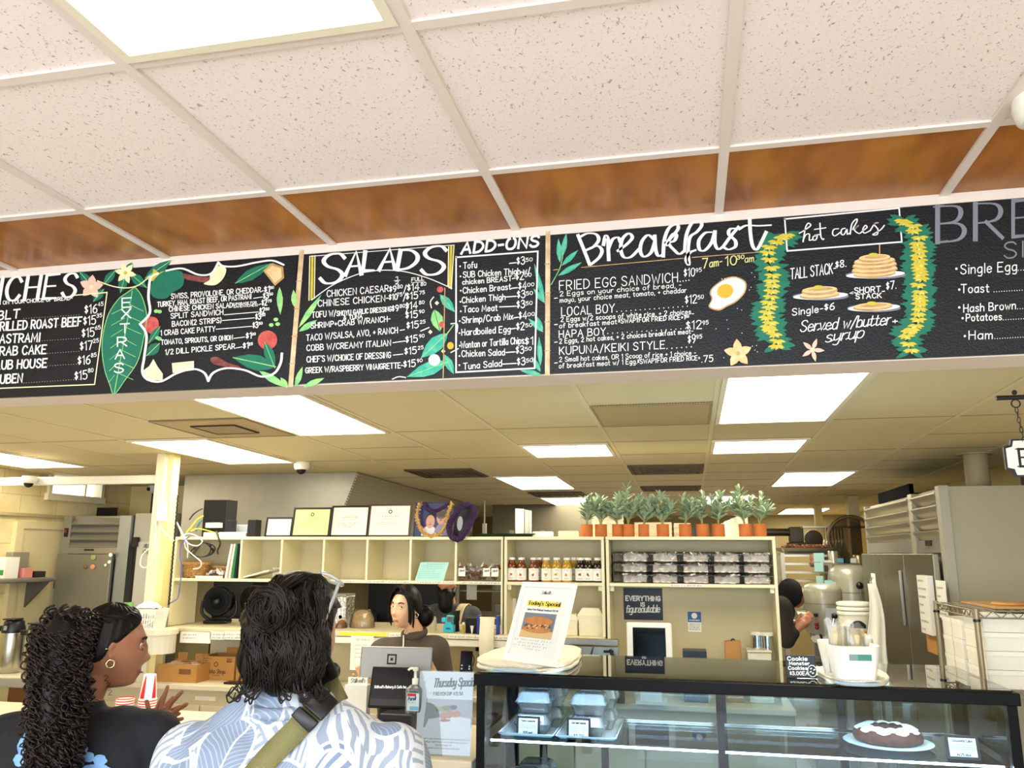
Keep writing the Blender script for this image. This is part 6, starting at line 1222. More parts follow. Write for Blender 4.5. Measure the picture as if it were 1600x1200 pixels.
# ---------------------------------------------------------------- on the pass counter
zp_ = ZPASS + .0008
def fan(label, px, py, y, m, tilt):
    c = PY(px, py, y); r = .103; t = thing('desk_fan', label, 'fan', (c.x, y, zp_), tilt); hz = c.z - zp_
    obj('base', MB().bx(-.085, .085, -.07, .08, 0, .025), BLACK, t, .012)
    for s in (-1, 1): obj('bracket', MB().tube(sm([(s * .06, .02, .02), (s * (r + .018), .02, hz * .45), (s * (r + .016), .02, hz)], 5), .012, 8), BLACK, t)
    mb = MB(); mb.lathe([(r * .55, .075), (r, .05), (r + .008, .01), (r, -.03), (r * .97, -.034)], 32); mb.v = [(v[0], v[2] + .0, hz + v[1]) for v in mb.v]; obj('housing', mb, m, t)
    mb = MB()
    for k in range(44):
        a = 2 * pi * k / 44; mb.tube([(q_ * cos(a + (r - q_) * 6), -.034 - .012 * (1 - q_ / r), hz + q_ * sin(a + (r - q_) * 6)) for q_ in (.026, .05, .075, r * .98)], .0016, 4)
    for q_ in (.05, .08, r * .98): mb.tube([(q_ * cos(k * .21), -.036 - .01 * (1 - q_ / r), hz + q_ * sin(k * .21)) for k in range(30)], .0018, 4, 0, True)
    g = obj('grille', mb, m, t); mb = MB(); mb.lathe([(.028, 0), (.028, .008), (.01, .012)], 20); mb.v = [(v[0], -.046 - v[2], hz + v[1]) for v in mb.v]; obj('hub', mb, BLACK, g)
    mb = MB()
    for k in range(5):
        a = k * 1.2566; mb.add([(q_ * cos(a + da), -.01 + dy_, hz + q_ * sin(a + da)) for q_, da, dy_ in ((.02, -.2, 0), (.095, -.35, .012), (.095, .4, -.012), (.02, .3, 0))], [(0, 1, 2, 3)])
    obj('blade', mb, mat('fan_blade', '#0a0a0a', .6, spec=.1), t)
fan('black desk fan on the pass counter, left and in full view', 342, 939, 5.48, mat('fan_black', '#050505', .4, spec=.2), .25); fan('black desk fan with brassy glints, right and partly behind the wavy hair', 398, 938, 5.66, mat('fan_brassy', '#2b2418', .3, .4), -.1)
p = PY(528, 964, 5.5); t = thing('foil_box', 'foil covered box with a dark round hole on the pass counter', 'box', (p.x, 5.5, zp_)); mb = MB(); mb.bx(-.055, .055, 0, .16, 0, .20); obj('box_body', mb, mat('crinkled_foil', '#d8d8d4', .18, 1, bump=(45, 1.0)), t, .004); mb = MB(); mb.lathe([(.001, 0), (.013, 0)], 16); mb.v = [(.018 + v[0], -.0015 - .0, .06 + v[1]) for v in mb.v]; obj('round_hole', mb, MBLACK, t); obj('tape', MB().bx(-.0555, .0555, -.001, .161, .2005, .215), mat('clear_tape', '#b0aa98', .3), t)
def bagbread(label, px, w_, h, y, m, seed):
    t = thing('bread_bag', label, 'bag', (XY(px, y, 970), y, zp_)); obj('contents', MB().grid(lambda u, v: (w_ * (1 - .25 * v) * .5 * cos(2 * pi * u), .05 * (1 - .3 * v) * sin(2 * pi * u), h * .75 * v), 20, 6).sph((0, 0, h * .72), (w_ * .36, .034, .03), 0, 14, 8), m, t)
    obj('bag_film', MB().grid(lambda u, v: ((w_ * .54 * (1 - .35 * v ** 2)) * cos(2 * pi * u) + .004 * noise.noise(V((u * 9, v * 5, seed))), .058 * (1 - .6 * v ** 3) * sin(2 * pi * u), h * v + .012 * noise.noise(V((u * 14, v * 3, seed + 5))) * v), 28, 8), film('bag_clear', '#f0eee6', .12, .15, 1.2), t)
bagbread('clear bag of tan crumbs on the pass counter, left of the clerk', 566, .17, .12, 5.42, mat('crumb_tan', '#cfa966', .9, var=(60, .5, '#8a6a38'), bump=(90, .6)), 3); bagbread('small brown wrapped loaf beside the foil box', 534, .07, .035, 5.36, mat('loaf_brown', '#8e5a2c', .7), 4)
def pbox(name, label, cat, px0, px1, py0, y, d_, m, z=None, bev=.004, pym=975): return bxt(name, label, cat, px0, px1, py0, y, d_, m, ZPASS if z is None else z, bev, None, pym)
p = PY(678, 984, 5.2); one('scraper', 'beige rounded handle piece standing on the pass counter beside the clerk', 'tool', MB().lathe([(.020, .012), (.021, .06), (.018, .09), (.010, .102)], 18), mat('tool_beige', '#a89e88', .5), None, 0, (p.x, 5.19, zp_)).data.transform(Matrix.Diagonal((1, .6, 1, 1)))
p = PY(699, 984, 5.2); t = thing('tape_gun', 'turquoise label gun standing on the pass counter', 'label gun', (p.x, 5.22, zp_)); TQ = mat('turquoise_plastic', '#2fb4d0', .3)
obj('body', MB().prism([(-.035, 0, 0), (.035, 0, 0), (.035, 0, .045), (.02, 0, .06), (.03, 0, .105), (-.012, 0, .11), (-.022, 0, .06), (-.035, 0, .045)], (0, .045, 0)), TQ, t, .004); obj('grip', MB().bx(-.05, -.0205, .01, .035, .062, .092), TQ, t, .004); obj('dark_window', MB().bx(-.008, .024, -.002, -.0005, .068, .10), mat('window_grey', '#5a4a48', .3), t); obj('label_plate', MB().bx(-.014, .014, -.002, -.0005, .02, .03), mat('plate_blue', '#1c4a9a', .4), t)
one('glue_stick', 'small yellow and white stick on the pass counter', 'stick', MB().lathe([(.009, 0), (.009, .055)], 12).lathe([(.0092, .0552), (.0092, .07)], 12, 1), [mat('stick_yellow', '#b09a2a', .4), WHITE], None, 0, (XY(724, 5.17, 980), 5.17, zp_))
pbox('black_box', 'black box with a white cone sticker on the pass counter', 'box', 727, 746, 965, 5.2, .1, BLACK); one('black_bottle', 'dark spice grinder behind the label gun', 'grinder', MB().lathe([(.022, 0), (.018, .06), (.022, .075), (.02, .13)], 16), MBLACK, None, 0, (XY(713, 5.32, 975), 5.32, zp_))
one('paper_cone', 'white paper cone standing against the black box', 'cone', MB().lathe([(.003, 0), (.012, .05)], 14), PAPER, None, 0, (XY(738, 5.175, 975), 5.17, zp_))
t = thing('receipt_holder', 'blue wire holder with a long paper strip on the pass counter', 'holder', (XY(764, 5.2, 980), 5.17, zp_)); BLF = mat('blue_plastic', '#2a44a8', .4)
for s in (-1, 1): obj('side', MB().bx(s * .062 - .007, s * .062 + .007, -.01, .05, 0, .115), BLF, t, .003)
for z in (.10, .03): obj('rod', MB().cyl((-.054, .0, z), (.054, .0, z), .005, .005, 8), CHROME, t)
one('paper_strip', 'long cream receipt paper hanging over the pass counter edge', 'paper', MB().grid(lambda u, v: ((u - .5) * .095 + .01 * v, -.012 - .045 * min(1, 2.2 * v) + .04 * max(0, v - .72) ** 1.5 * 4, .108 - .30 * v), 2, 14), mat('receipt_cream', '#e9e0c6', .7), None, 0, (XY(764, 5.2, 980), 5.17, zp_)).modifiers.new('thick', 'SOLIDIFY').thickness = .0012
for px, h, w_, n_, lb in ((890, .125, .14, 12, 'shorter stack of cream foam boxes behind the menu frame'), (924, .165, .165, 16, 'taller stack of cream foam boxes beside the shelf side')):
    mb = MB(); 
    for k in range(n_): e = .003 * (k % 2); mb.bx(-w_ / 2 + e, w_ / 2 - e, -.07 + e, .07 - e, h * .72 * k / n_, h * .72 * (k + .9) / n_)
    mb.ring([[(-w_ / 2, -.07, h * .72), (w_ / 2, -.07, h * .72), (w_ / 2, .07, h * .72), (-w_ / 2, .07, h * .72)], [(-w_ * .32, -.045, h), (w_ * .32, -.045, h), (w_ * .32, .045, h), (-w_ * .32, .045, h)]], 0, False)
    one('foam_box_stack', lb, 'foam boxes', mb, FOAMW, 'foam boxes on the pass counter', 0, (XY(px, 5.33, 970), 5.33, zp_))
pbox('paper_stand', 'upright white papers behind the menu frame on the pass counter', 'papers', 791, 806, 935, 5.38, .02, PAPER)
x0, x1 = XY(872, 5.08, 1004), XY(966, 5.08, 1004); t = thing('ticket_rail', 'steel ticket rail with a slot along the pass counter edge', 'rail', (x0, 5.08, ZPASS - .10)); L = x1 - x0
obj('rail_body', MB().bx(0, L, 0, .055, .062, .098).bx(0, L, .01, .055, 0, .055), STEEL, t, .003); obj('slot', MB().bx(L - .09, L - .03, .0085, .0098, .02, .035), MBLACK, t); obj('lever', MB().prism([(L * .52, .004, 0), (L * .56, .004, 0), (L * .60, .004, .055), (L * .585, .004, .055)], (0, .005, 0)), CHROME, t)

# ---------------------------------------------------------------- on the back counter
zb_ = ZBC + .0008
def open_box(label, px0, px1, y, d_, h, filled):
    x0, x1 = XY(px0, y, 1045), XY(px1, y, 1045); w_ = x1 - x0; t = thing('cardboard_box', label, 'box', (x0, y, zb_), 0, 'cardboard boxes on the back counter'); e = .005
    mb = MB(); mb.bx(0, w_, 0, e, 0, h); mb.bx(0, w_, d_ - e, d_, 0, h); mb.bx(0, e, e, d_ - e, 0, h * (.75 if filled else 1)); mb.bx(w_ - e, w_, e, d_ - e, 0, h); mb.bx(e, w_ - e, e, d_ - e, 0, e); obj('box_body', mb, CARD, t)
    f = lambda u, v: V((u, -.0008, v))
    if filled:
        mb = MB(); mb.add([(0, d_ * .95, h), (w_ * .4, d_ * .9, h + .05), (w_ * .42, d_ * .88, h + .05), (w_ * .02, d_ * .93, h)], [(0, 1, 2, 3)]); mb.bx(w_ * .1, w_ * .35, d_ - .01, d_ - .006, h, h + .055); mb.bx(w_ * .55, w_ * .9, d_ - .01, d_ - .006, h, h + .05); obj('flap', mb, CARD, t)
        mb = MB(); r = random.Random(5)
        for k in range(12): mb.bx(*sum(((a, a + .05) for a in (.012 + (k % 4) * (w_ - .07) / 3, .02 + (k // 4) * .055)), ()), .006, h * (.75 + .25 * r.random()))
        tag(obj('packets', mb, mat('paper_packets', '#cfa98a', .7, var=(14, .6, '#eee0d4')), t), kind='stuff')
        mb = MB(); mb.bx(w_ * .55, w_ * .85, -.0008, -.0002, h * .45, h * .75); obj('printed_mark', mb, mat('box_print', '#7a5428', .7), t)
    else:
        mb = MB(); text(mb, 'Aloha Shoyu', f, w_ * .20, h * .28, w_ * .74, h * .28, h * .17, .0035, 0, .2, 1, .2); ribbon(mb, [(w_ * .46 + .014 * cos(k * .45), h * .66 + .014 * sin(k * .45)) for k in range(15)], .004, f)
        for k in range(3): scribble(mb, f, w_ * .06, w_ * (.3, .22, .16)[k], h * (.88 - .1 * k), h * .05, .0022, 0, k)
        text(mb, '11304', f, w_ * .76, h * .86, w_ * .92, h * .86, h * .07, .0022); text(mb, '30006', f, w_ * .76, h * .76, w_ * .92, h * .76, h * .07, .0022); scribble(mb, f, w_ * .38, w_ * .58, h * .18, h * .04, .0018, 0, 8); obj('printing', mb, INK, t)
        obj('flap', MB().bx(w_ * .3, w_, d_ - .01, d_ - .006, h + .0005, h + .04), CARD, t)
open_box('open cardboard box full of small packets, leftmost on the back counter', 246, 308, 5.12, .19, .115, True); open_box('closed cardboard box with a dark round emblem and printed script on the back counter', 313, 366, 5.27, .2, .155, False); open_box('plain cardboard box end behind the dark wavy hair', 369, 400, 5.27, .2, .14, False)
for k, (a, b_, y0_, y1_) in enumerate(((281, 330, 988, 1004), (328, 350, 987, 999), (350, 378, 987, 999))):
    p0, p1 = PY(a, y1_, 5.12), PY(b_, y0_, 5.12); mb = MB(); mb.bx(p0.x, p1.x, 5.118, 5.1195, p0.z, p1.z, 0)
    for j in range(2): scribble(mb, lambda u, v: V((u, 5.1172, v)), p0.x + .02, p0.x + .12, p1.z - .025 - j * .02, .01, .002, 1, k * 3 + j)
    one('notice_sheet', ('white sheet taped under the pass counter, leftmost', 'white sheet taped under the pass counter, middle', 'white sheet taped under the pass counter, rightmost')[k], 'paper sheet', mb, [PAPER, INK], 'sheets taped under the pass counter')
p0, p1 = PY(547, 1034, 5.11), PY(584, 994, 5.11); mb = MB(); mb.bx(p0.x, p1.x, 5.11, 5.1115, p0.z - .05, p1.z, 0); scribble(mb, lambda u, v: V((u, 5.1092, v)), p0.x + .04, p1.x - .03, p1.z - .03, .012, .003, 1, 3)
for k in range(4): scribble(mb, lambda u, v: V((u, 5.1092, v)), p0.x + .03, p1.x - .04, p1.z - .06 - k * .025, .006, .0018, 1, 5 + k)
one('notice_sheet', 'tall white sheet hung under the pass counter behind the till screen', 'paper sheet', mb, [PAPER, mat('print_grey', '#a8a598', .7)])
one('note_pad', 'black edged pad lying on the back counter near the cardboard boxes', 'pad', MB().bx(0, .13, 0, .08, 0, .012), BLACK, None, .002, (XY(350, 5.12, 1056), 5.12, zb_))
t = thing('phone', 'black phone with lit icons standing on the back counter', 'phone', (XY(720, 5.12, 1030), 5.2, zb_), 0, None, -.25); PH = PY(720, 1018, 5.15).z - zb_
obj('phone_body', MB().bx(-.04, .04, 0, .009, PH - .13, PH), BLACK, t, .006); mb = MB(); mb.bx(-.036, .036, -.0008, -.0002, PH - .125, PH - .005, 0)
for x, z in ((-.025, .11), (.025, .11), (-.025, .09), (.025, .095)): mb.bx(x - .005, x + .005, -.0014, -.0009, PH - z - .005, PH - z + .005, 1)
obj('screen', mb, [mat('phone_screen', '#1a2038', .15), mat('phone_icon', '#c8d4e8', .4)], t); obj('stand', MB().bx(-.03, .03, .0095, .07, 0, PH - .10), MBLACK, t)
t = thing('power_strip', 'black charger block with hanging cords under the paper strip', 'charger', (XY(744, 5.2, 1013), 5.408, PY(744, 1018, 5.4).z)); obj('block', MB().bx(-.06, .06, 0, .03, 0, .035), BLACK, t, .006)
o = t.location
for k, pts in enumerate((((735, 1018), (737, 1028), (732, 1038), (728, 1048)), ((736, 1018), (741, 1030), (738, 1042)))): obj('cord', MB().tube(sm([PY(x, y, 5.38) - o for x, y in pts], 4), .003, 5), BLC, t)
obj('plug', MB().sph(PY(752, 1025, 5.40) - o, (.022, .01, .022), 0, 12, 8), BLACK, t)
# tablet register, sign, calendar and small goods in front of the motto shelf
p = PY(1015, 1020, 5.0); tz = PY(1015, 973, 5.0).z; wv = (PY(1052, 1000, 5.0).x - PY(981, 1000, 5.0).x) / 2
t = thing('tablet_register', 'white framed tablet register with black screen below the motto sign', 'tablet', (p.x, 5.0, zb_)); hv = tz - zb_
obj('frame', MB().bx(-wv, wv, 0, .02, hv - .26, hv), mat('register_white', '#f2f0e8', .3), t, .012); obj('screen', MB().bx(-wv * .72, wv * .72, -.002, -.0003, hv - .235, hv - .028), mat('screen_black', '#050608', .15, spec=.2), t); obj('stand', MB().bx(-.06, .06, .03, .08, 0, hv - .1).bx(-.09, .09, .0205, .14, 0, .02), WHITE, t); obj('reader_bar', MB().bx(-wv - .015, wv * .55, -.03, -.003, hv - .30, hv - .262), BLACK, t)
one('card_reader', 'black cord bundle and white plug left of the tablet register', 'card reader', MB().bx(0, .06, 0, .03, .0, .20).bx(.05, .08, 0, .025, .2, .26).cyl((-.02, .01, .30), (.03, .01, .16), .01, .016, 8), BLACK, None, .004, (XY(958, 5.02, 1010), 5.03, zb_))
yb_ = YS + D - .0125
def wallart(name, label, cat, px0, px1, y0, y1, mats, art): 
    a, b_ = PY(px0, y1, yb_), PY(px1, y0, yb_); w_, h = b_.x - a.x, b_.z - a.z; mb = MB(); mb.bx(0, w_, 0, .002, 0, h, 0); art(mb, lambda u, v: V((u, -.0006, v)), w_, h); return one(name, label, cat, mb, mats, None, 0, (a.x, yb_, a.z))
def motto(mb, f, w_, h):
    text(mb, 'EVERYTHING', f, w_ * .06, h * .60, w_ * .94, h * .60, h * .14, .0075, 1); text(mb, 'IS', f, w_ * .44, h * .42, w_ * .54, h * .42, h * .12, .006, 1); text(mb, 'figureoutable', f, w_ * .06, h * .22, w_ * .92, h * .25, h * .22, .0065, 1, .15, .7, .3, True)
wallart('motto_sign', 'navy sign reading EVERYTHING IS figureoutable on the shelf back', 'sign', 975, 1034.5, 919, 968, [mat('navy_board', '#16202f', .5), CH], motto)
def calend(mb, f, w_, h):
    mb.bx(0, w_, -.001, -.0004, h * .48, h, 1); mb.poly([f(w_ / 2 + w_ * .22 * cos(k * .4), h * .80 + w_ * .22 * sin(k * .4)) - V((0, .001, 0)) for k in range(16)], 0); g = lambda u, v: f(u, v) - V((0, .001, 0)); scribble(mb, g, w_ * .1, w_ * .9, h * .55, h * .05, .003, 0, 3)
    for k in range(4): scribble(mb, f, w_ * .1, w_ * .9, h * (.36 - .09 * k), h * .04, .0018, 2, k)
wallart('wall_calendar', 'small blue topped wall calendar under the clear tubs', 'calendar', 1075.5, 1095, 956, 987, [PAPER, mat('calendar_blue', '#2a5c9c', .5), INK], calend)
p = PY(1145, 1003, 5.2); t = thing('paper_bag', 'small brown paper bag standing under the shelf', 'bag', (p.x, 5.25, zb_)); h = p.z - zb_
obj('bag_body', MB().grid(lambda u, v: ((.05 - .004 * v) * max(-1, min(1, 1.4 * cos(2 * pi * u))), .035 * max(-1, min(1, 1.4 * sin(2 * pi * u))) * (1 - .7 * max(0, v - .8) * 5), h * v + .004 * sin(9 * u) * v), 24, 10), mat('kraft_paper', '#b08048', .8, bump=(30, .4)), t); obj('clip', MB().tube(sm([(-.01, 0, h - .004), (.0, 0, h + .012), (.015, 0, h + .006)], 4), .004, 6), BLACK, t)
for k, (px, lb) in enumerate(((1183, 'steel tin with a pale lid, left of the pair'), (1199, 'steel tin with a pale lid, right of the pair'))):
    t = thing('steel_tin', lb, 'tin', (XY(px, 5.32 - k * .03, 1000), 5.33 - k * .03, PY(1190, 1015, 5.3).z), 0, 'steel tins'); obj('tin_body', MB().lathe([(.037, .0), (.037, .082)], 24), CHROME, t); obj('lid', MB().lathe([(.039, .0825), (.039, .10), (.034, .103)], 24), mat('tin_lid', '#d8d4c4', .4), t)
p = PY(1189, 1014, 5.3); one('plastic_tub', 'wide clear plastic tub carrying the two steel tins', 'tub', MB().bx(-.075, .062, -.08, .09, 0, p.z - zb_ - .012).bx(-.08, .066, -.09, .10, p.z - zb_ - .0115, p.z - zb_ - .001), mat('frosted_tub', '#d9d2b8', .4), None, .008, (p.x - .01, 5.3, zb_)); one('paper_tray', 'dark flat tray with papers right of the tablet register', 'tray', MB().bx(-.07, .07, -.04, .1, .0, PY(1085, 1016, 5.2).z - zb_), BLACK, None, .004, (XY(1085, 5.2, 1016), 5.2, zb_))

# ---------------------------------------------------------------- ledge and coffee counter at left
t = thing('plastic_basket', 'white slotted plastic basket full of lids on the white ledge', 'basket', (XY(229, 4.965, 970), 4.965, ZPASS + .0008)); W2 = .115; H2 = PY(229, 952, 4.9).z - ZPASS
mb = MB()
for z0_, z1_ in ((0, .012), (H2 * .45, H2 * .55), (H2 - .018, H2)): 
    for rr_ in ([(-W2 * (.85 + .15 * z / H2), -.075 * (.85 + .15 * z / H2), z) for z in (z0_, z1_)],): pass
    s0, s1 = .85 + .15 * z0_ / H2, .85 + .15 * z1_ / H2
    ringf = lambda s, z: [(W2 * s * max(-1, min(1, 1.3 * cos(a))), .08 * s * max(-1, min(1, 1.3 * sin(a))), z) for a in [k * pi / 16 for k in range(32)]]
    mb.ring([ringf(s0, z0_), ringf(s1, z1_)], 0, False, z0_ == 0)
for k in range(44):
    a = k * pi / 22; b0, b1 = [(W2 * s * max(-1, min(1, 1.3 * cos(a))), .08 * s * max(-1, min(1, 1.3 * sin(a))), z) for s, z in ((.85, 0), (1, H2))]; mb.cyl(b0, b1, .0045, .0045, 5)
obj('basket_body', mb, WHITE, t); obj('handle', MB().tube(sm([(W2, -.085, H2 * .9), (W2 + .004, -.09, H2 * .5), (W2 * .5, -.092, H2 * .25), (.02, -.09, H2 * .3)], 5), .004, 6), WHITE, t)
tag(one('lid_pile', 'pile of clear white lids heaped in the plastic basket', 'lids', MB().grid(lambda u, v: ((u - .5) * .2, (v - .5) * .13, .10 + .055 * sin(pi * u) * sin(pi * v) + .02 * noise.noise(V((u * 5, v * 5, 3)))), 14, 10).grid(lambda u, v: ((u - .45) * .17, (v - .5) * .11, .14 + .04 * sin(pi * u) * sin(pi * v) + .015 * noise.noise(V((u * 7, v * 5, 8)))), 14, 10), mat('lid_white', '#f3f2ec', .3), None, 0, (XY(229, 4.965, 970), 4.965, ZPASS)), kind=None)
for px, h, lb in ((199, .115, 'tan jar with a green cap, right one on the ledge'), (179, .085, 'tan jar with a green cap, left one behind the curly hair')):
    t = thing('spice_jar', lb, 'jar', (XY(px, 4.96, 960), 4.96, ZPASS + .0008), 0, 'tan jars with green caps'); obj('jar_body', MB().lathe([(.035, 0), (.036, h * .7), (.030, h + .01), (.028, h + .025)], 20), mat('jar_tan', '#c8925c', .35), t); obj('cap', MB().lathe([(.031, h + .0255), (.031, h + .05), (.027, h + .053)], 20), mat('cap_green', '#5f9a4c', .4), t)
zc_ = ZBC + .0125
def airpot(px, y, s, label):
    t = thing('airpot', label, 'airpot', (XY(px, y, 1010), y, zc_), 0, 'steel coffee airpots'); r = .078 * s
    obj('vessel', MB().lathe([(r * .97, 0), (r, .008), (r, .255 * s), (r * .96, .275 * s)], 32), mat('airpot_steel', '#c2bfb4', .25, 1, var=(3, .4, '#9a978c'), stretch=(1, 1, .1)), t)
    obj('pump_head', MB().lathe([(r * .97, .2755 * s), (r * 1.0, .30 * s), (r * .86, .335 * s), (r * .84, .352 * s), (r * .6, .362 * s)], 28), BLACK, t); h = obj('spout', MB().bx(-.11 * s, -.02, -.05 * s, -.01, .285 * s, .322 * s), BLACK, t, .008); obj('lever', MB().bx(-.05 * s, .05 * s, -.06 * s, .03 * s, .3625 * s, .374 * s), mat('airpot_lever', '#2a2a2c', .3), t, .004); obj('tag_plate', MB().bx(-.012, .012, -r - .0008, -r * .94, .295 * s, .325 * s), mat('plate_grey', '#9a9a98', .4), t)
airpot(18, 5.16, 1.0, 'steel coffee airpot with black pump top, leftmost'); airpot(57, 5.05, .96, 'steel coffee airpot with black pump top, second from the left')
t = thing('steel_jug', 'slim steel jug with a curved handle behind the curly hair', 'jug', (XY(80, 5.0, 1000) + .02, 5.0, zc_)); obj('jug_body', MB().lathe([(.05, 0), (.052, .1), (.045, .28), (.047, .30)], 24), CHROME, t); obj('handle', MB().tube(sm([(-.045, -.02, .27), (-.085, -.03, .2), (-.09, -.03, .1), (-.05, -.02, .03)], 5), .008, 8), CHROME, t)
one('counter_mat', 'pale paper mat under the coffee airpots', 'mat', MB().bx(-.55, .35, -.16, .16, 0, .0006), mat('mat_paper', '#e6ddc2', .8, var=(6, .3, '#cfc09a')), None, 0, (-4.72, 5.12, ZBC + .0121)); 
one('cardboard_box', 'tall brown cardboard box under the coffee counter', 'box', MB().bx(0, .34, 0, .3, 0, .40), mat('brown_box', '#8a5c30', .8), 'boxes under the coffee counter', .002, (XY(14, 5.1, 1100), 5.08, .451)); t = one('cardboard_box', 'smaller brown box with green print under the coffee counter', 'box', MB().bx(0, .3, 0, .25, 0, .24, 0).bx(.05, .2, -.001, -.0003, .1, .17, 1), [mat('box_greenish', '#9a6c3a', .8), mat('green_print', '#3f8a4a', .7)], 'boxes under the coffee counter', 0, (-5.28, 5.02, .451))
# small shelf on the left wall
p = PX(45, 908, XL); t = thing('corner_shelf', 'dark grey bracket shelf on the left wall with small goods', 'shelf', (XL, p.y - .25, p.z)); obj('board', MB().bx(.001, .26, -.45, .28, 0, .035), mat('shelf_grey', '#6f6b60', .5), t, .01); obj('bracket', MB().prism([(.001, .2, -.001), (.24, .2, -.001), (.001, .2, -.24)], (0, .02, 0)), mat('bracket_grey', '#57544c', .5), t)
for dy_, w_, h, c, lb in ((-.12, .14, .17, '#e6e4da', 'white carton with green print on the wall shelf'), (.06, .09, .08, '#d98a80', 'pink wrapped packet on the wall shelf'), (.19, .12, .05, '#2a2624', 'black tool case on the wall shelf')):
    one('packet', lb, 'packet', MB().bx(.04, .16, dy_ - w_ / 2, dy_ + w_ / 2, 0, h, 0).bx(.05, .15, dy_ - w_ / 2 - .001, dy_ - w_ / 2, h * .15, h * .4, 1), [mat('packet' + c[1:], c, .5), mat('green_print', '#3f8a4a', .7) if h > .1 else mat('packet' + c[1:], c, .5)], 'goods on the wall shelf', 0, (XL, p.y - .25, p.z + .0355))
p = PX(36, 872, XL); one('wall_note', 'blue paper notice on the left block wall', 'notice', MB().bx(.001, .004, -.1, .1, -.04, .05), mat('notice_blue', '#2a5f9a', .6), None, 0, (XL, p.y, p.z)); p = PX(20, 885, XL); one('switch_box', 'grey electrical box on the left block wall', 'electrical box', MB().bx(.001, .07, -.09, .09, -.12, .12), mat('box_grey', '#8d8a7a', .5), None, .006, (XL, p.y, p.z)); p = PX(57, 912, XL); one('wall_outlet', 'cream outlet plate low on the left block wall', 'outlet', MB().bx(.001, .03, -.1, .1, -.05, .05), mat('outlet_cream', '#d9cba2', .5), None, .004, (XL, p.y, p.z)); p = PX(155, 803, XL); one('wall_vent', 'black slotted vent above the left refrigerator', 'vent', MB().bx(0, .02, -.0, .32, 0, .10, 0).bx(-.002, .0, .02, .30, .015, .085, 1), [BLACK, mat('vent_slot', '#2c2a26', .6)], None, 0, (XY(138, 6.9, 803), 6.9, ft + .002), -pi / 2)
one('wall_camera', 'small white camera with a black cord on the yellow rear wall', 'security camera', MB().sph((0, -.05, 0), .05, 0, 16, 10).bx(-.04, .06, -.02, -.0005, -.06, .06, 0).sph((-.015, -.095, -.01), .02, 1, 10, 8).tube([(-.015, -.03, -.04), (-.018, -.02, -.4), (-.02, -.02, -.7)], .008, 6, 1), [WHITE, BLACK], None, 0, (XY(243, 7.34, 763), 7.349, PY(243, 763, 7.3).z))

# ---------------------------------------------------------------- on the service counter
zf_ = ZFC + .0008
def cupstack(px, y, n, tall, label, dx=0):
    t = thing('cup_stack', label, 'paper cups', (XY(px, y, 1090), y, zf_), 0, 'red and white paper cups'); RD = mat('cup_red', '#d8202c', .4); 
    mb = MB()
    for k in range(n):
        z = k * .0125
        mb.lathe([(.043, z), (.0455, z + .003), (.0455, z + .006), (.0435, z + .0075)], 24, 0); mb.lathe([(.0432, z + .0076), (.0432, z + .0122)], 24, 1, caps=False)
    obj('nested_rims', mb, [WHITE, RD], t)
    if tall:
        z = n * .0125; mb = MB(); mb.lathe([(.043, z), (.0455, z + .003), (.0455, z + .007), (.0425, z + .009), (.031, z + .125), (.029, z + .126)], 28, 0)
        for a0 in (-2.6, -1.7, -.2, 1.2):
            f = lambda u, v: V(((.0432 - .0115 * v) * cos(a0 + u), (.0432 - .0115 * v) * sin(a0 + u), z + .009 + .116 * v)); mb.grid(lambda u, v: f((u - .5) * .62 * (1 - .75 * v ** 1.5) + .18 * v, .02 + .94 * v), 6, 10, 1)
        obj('upturned_cup', mb, [WHITE, RD], t)
cupstack(231, 3.92, 8, True, 'taller stack of red and white paper cups beside the profile face'); cupstack(196, 3.95, 8, False, 'shorter stack of red and white cups below the chin')
one('bell', 'small round steel dish on the service counter beside the cups', 'dish', MB().lathe([(.03, 0), (.05, .006), (.055, .022), (.053, .022), (.04, .008), (.001, .006)], 28), CHROME, None, 0, (XY(205, 3.75, 1110), 3.75, zf_))
def quad_thing(px_bl, px_br, py_b, y, z): return PY(px_bl, py_b, y).x, PY(px_br, py_b, y).x
x0, x1 = XY(557, 3.86, 1060), XY(666, 3.86, 1060); zt2 = PY(610, 1010, 3.9).z; zb2 = PY(610, 1058, 3.86).z - .02
t = thing('till_screen', 'grey till screen seen from behind with a square emblem', 'monitor', ((x0 + x1) / 2, 3.88, zf_ + .018), .06, None, -.14); w_ = (x1 - x0) / 2 + .005; h0, h1 = zb2 - zf_ - .018, zt2 - zf_ - .018
GM = mat('space_grey', '#8e8c88', .38, .5); obj('back_shell', MB().bx(-w_, w_, 0, .016, h0, h1), GM, t, .008, seg=3); mb = MB(); cx, cz = -.03 + .01, h0 + (h1 - h0) * .62
for s, m_ in ((.024, 0), (.0165, 1), (.0065, 0)): mb.bx(cx - s, cx + s, -.0006 - (.0245 - s) * .03, -.0002, cz - s, cz + s, m_)
obj('square_emblem', mb, [MBLACK, GM], t); obj('screen', MB().bx(-w_ + .01, w_ - .01, .0165, .018, h0 + .01, h1 - .01), mat('screen_black', '#050608', .15, spec=.2), t); obj('stand', MB().prism([(-.07, .017, 0), (.07, .017, 0), (.05, .017, h0 + .06), (-.05, .017, h0 + .06)], (0, .10, 0)), mat('stand_dark', '#3a3a3c', .5), t, .01)
x0, x1 = XY(571, 3.66, 1075), XY(636, 3.66, 1075); t = thing('customer_tablet', 'black customer tablet with a white line of text, before the till screen', 'tablet', ((x0 + x1) / 2, 3.66, zf_), .05, None, -.28); w_ = (x1 - x0) / 2; zt2 = (PY(605, 1042, 3.74).z - zf_) / cos(.28)
zl2 = (PY(605, 1110, 3.66).z - zf_) / cos(.28)
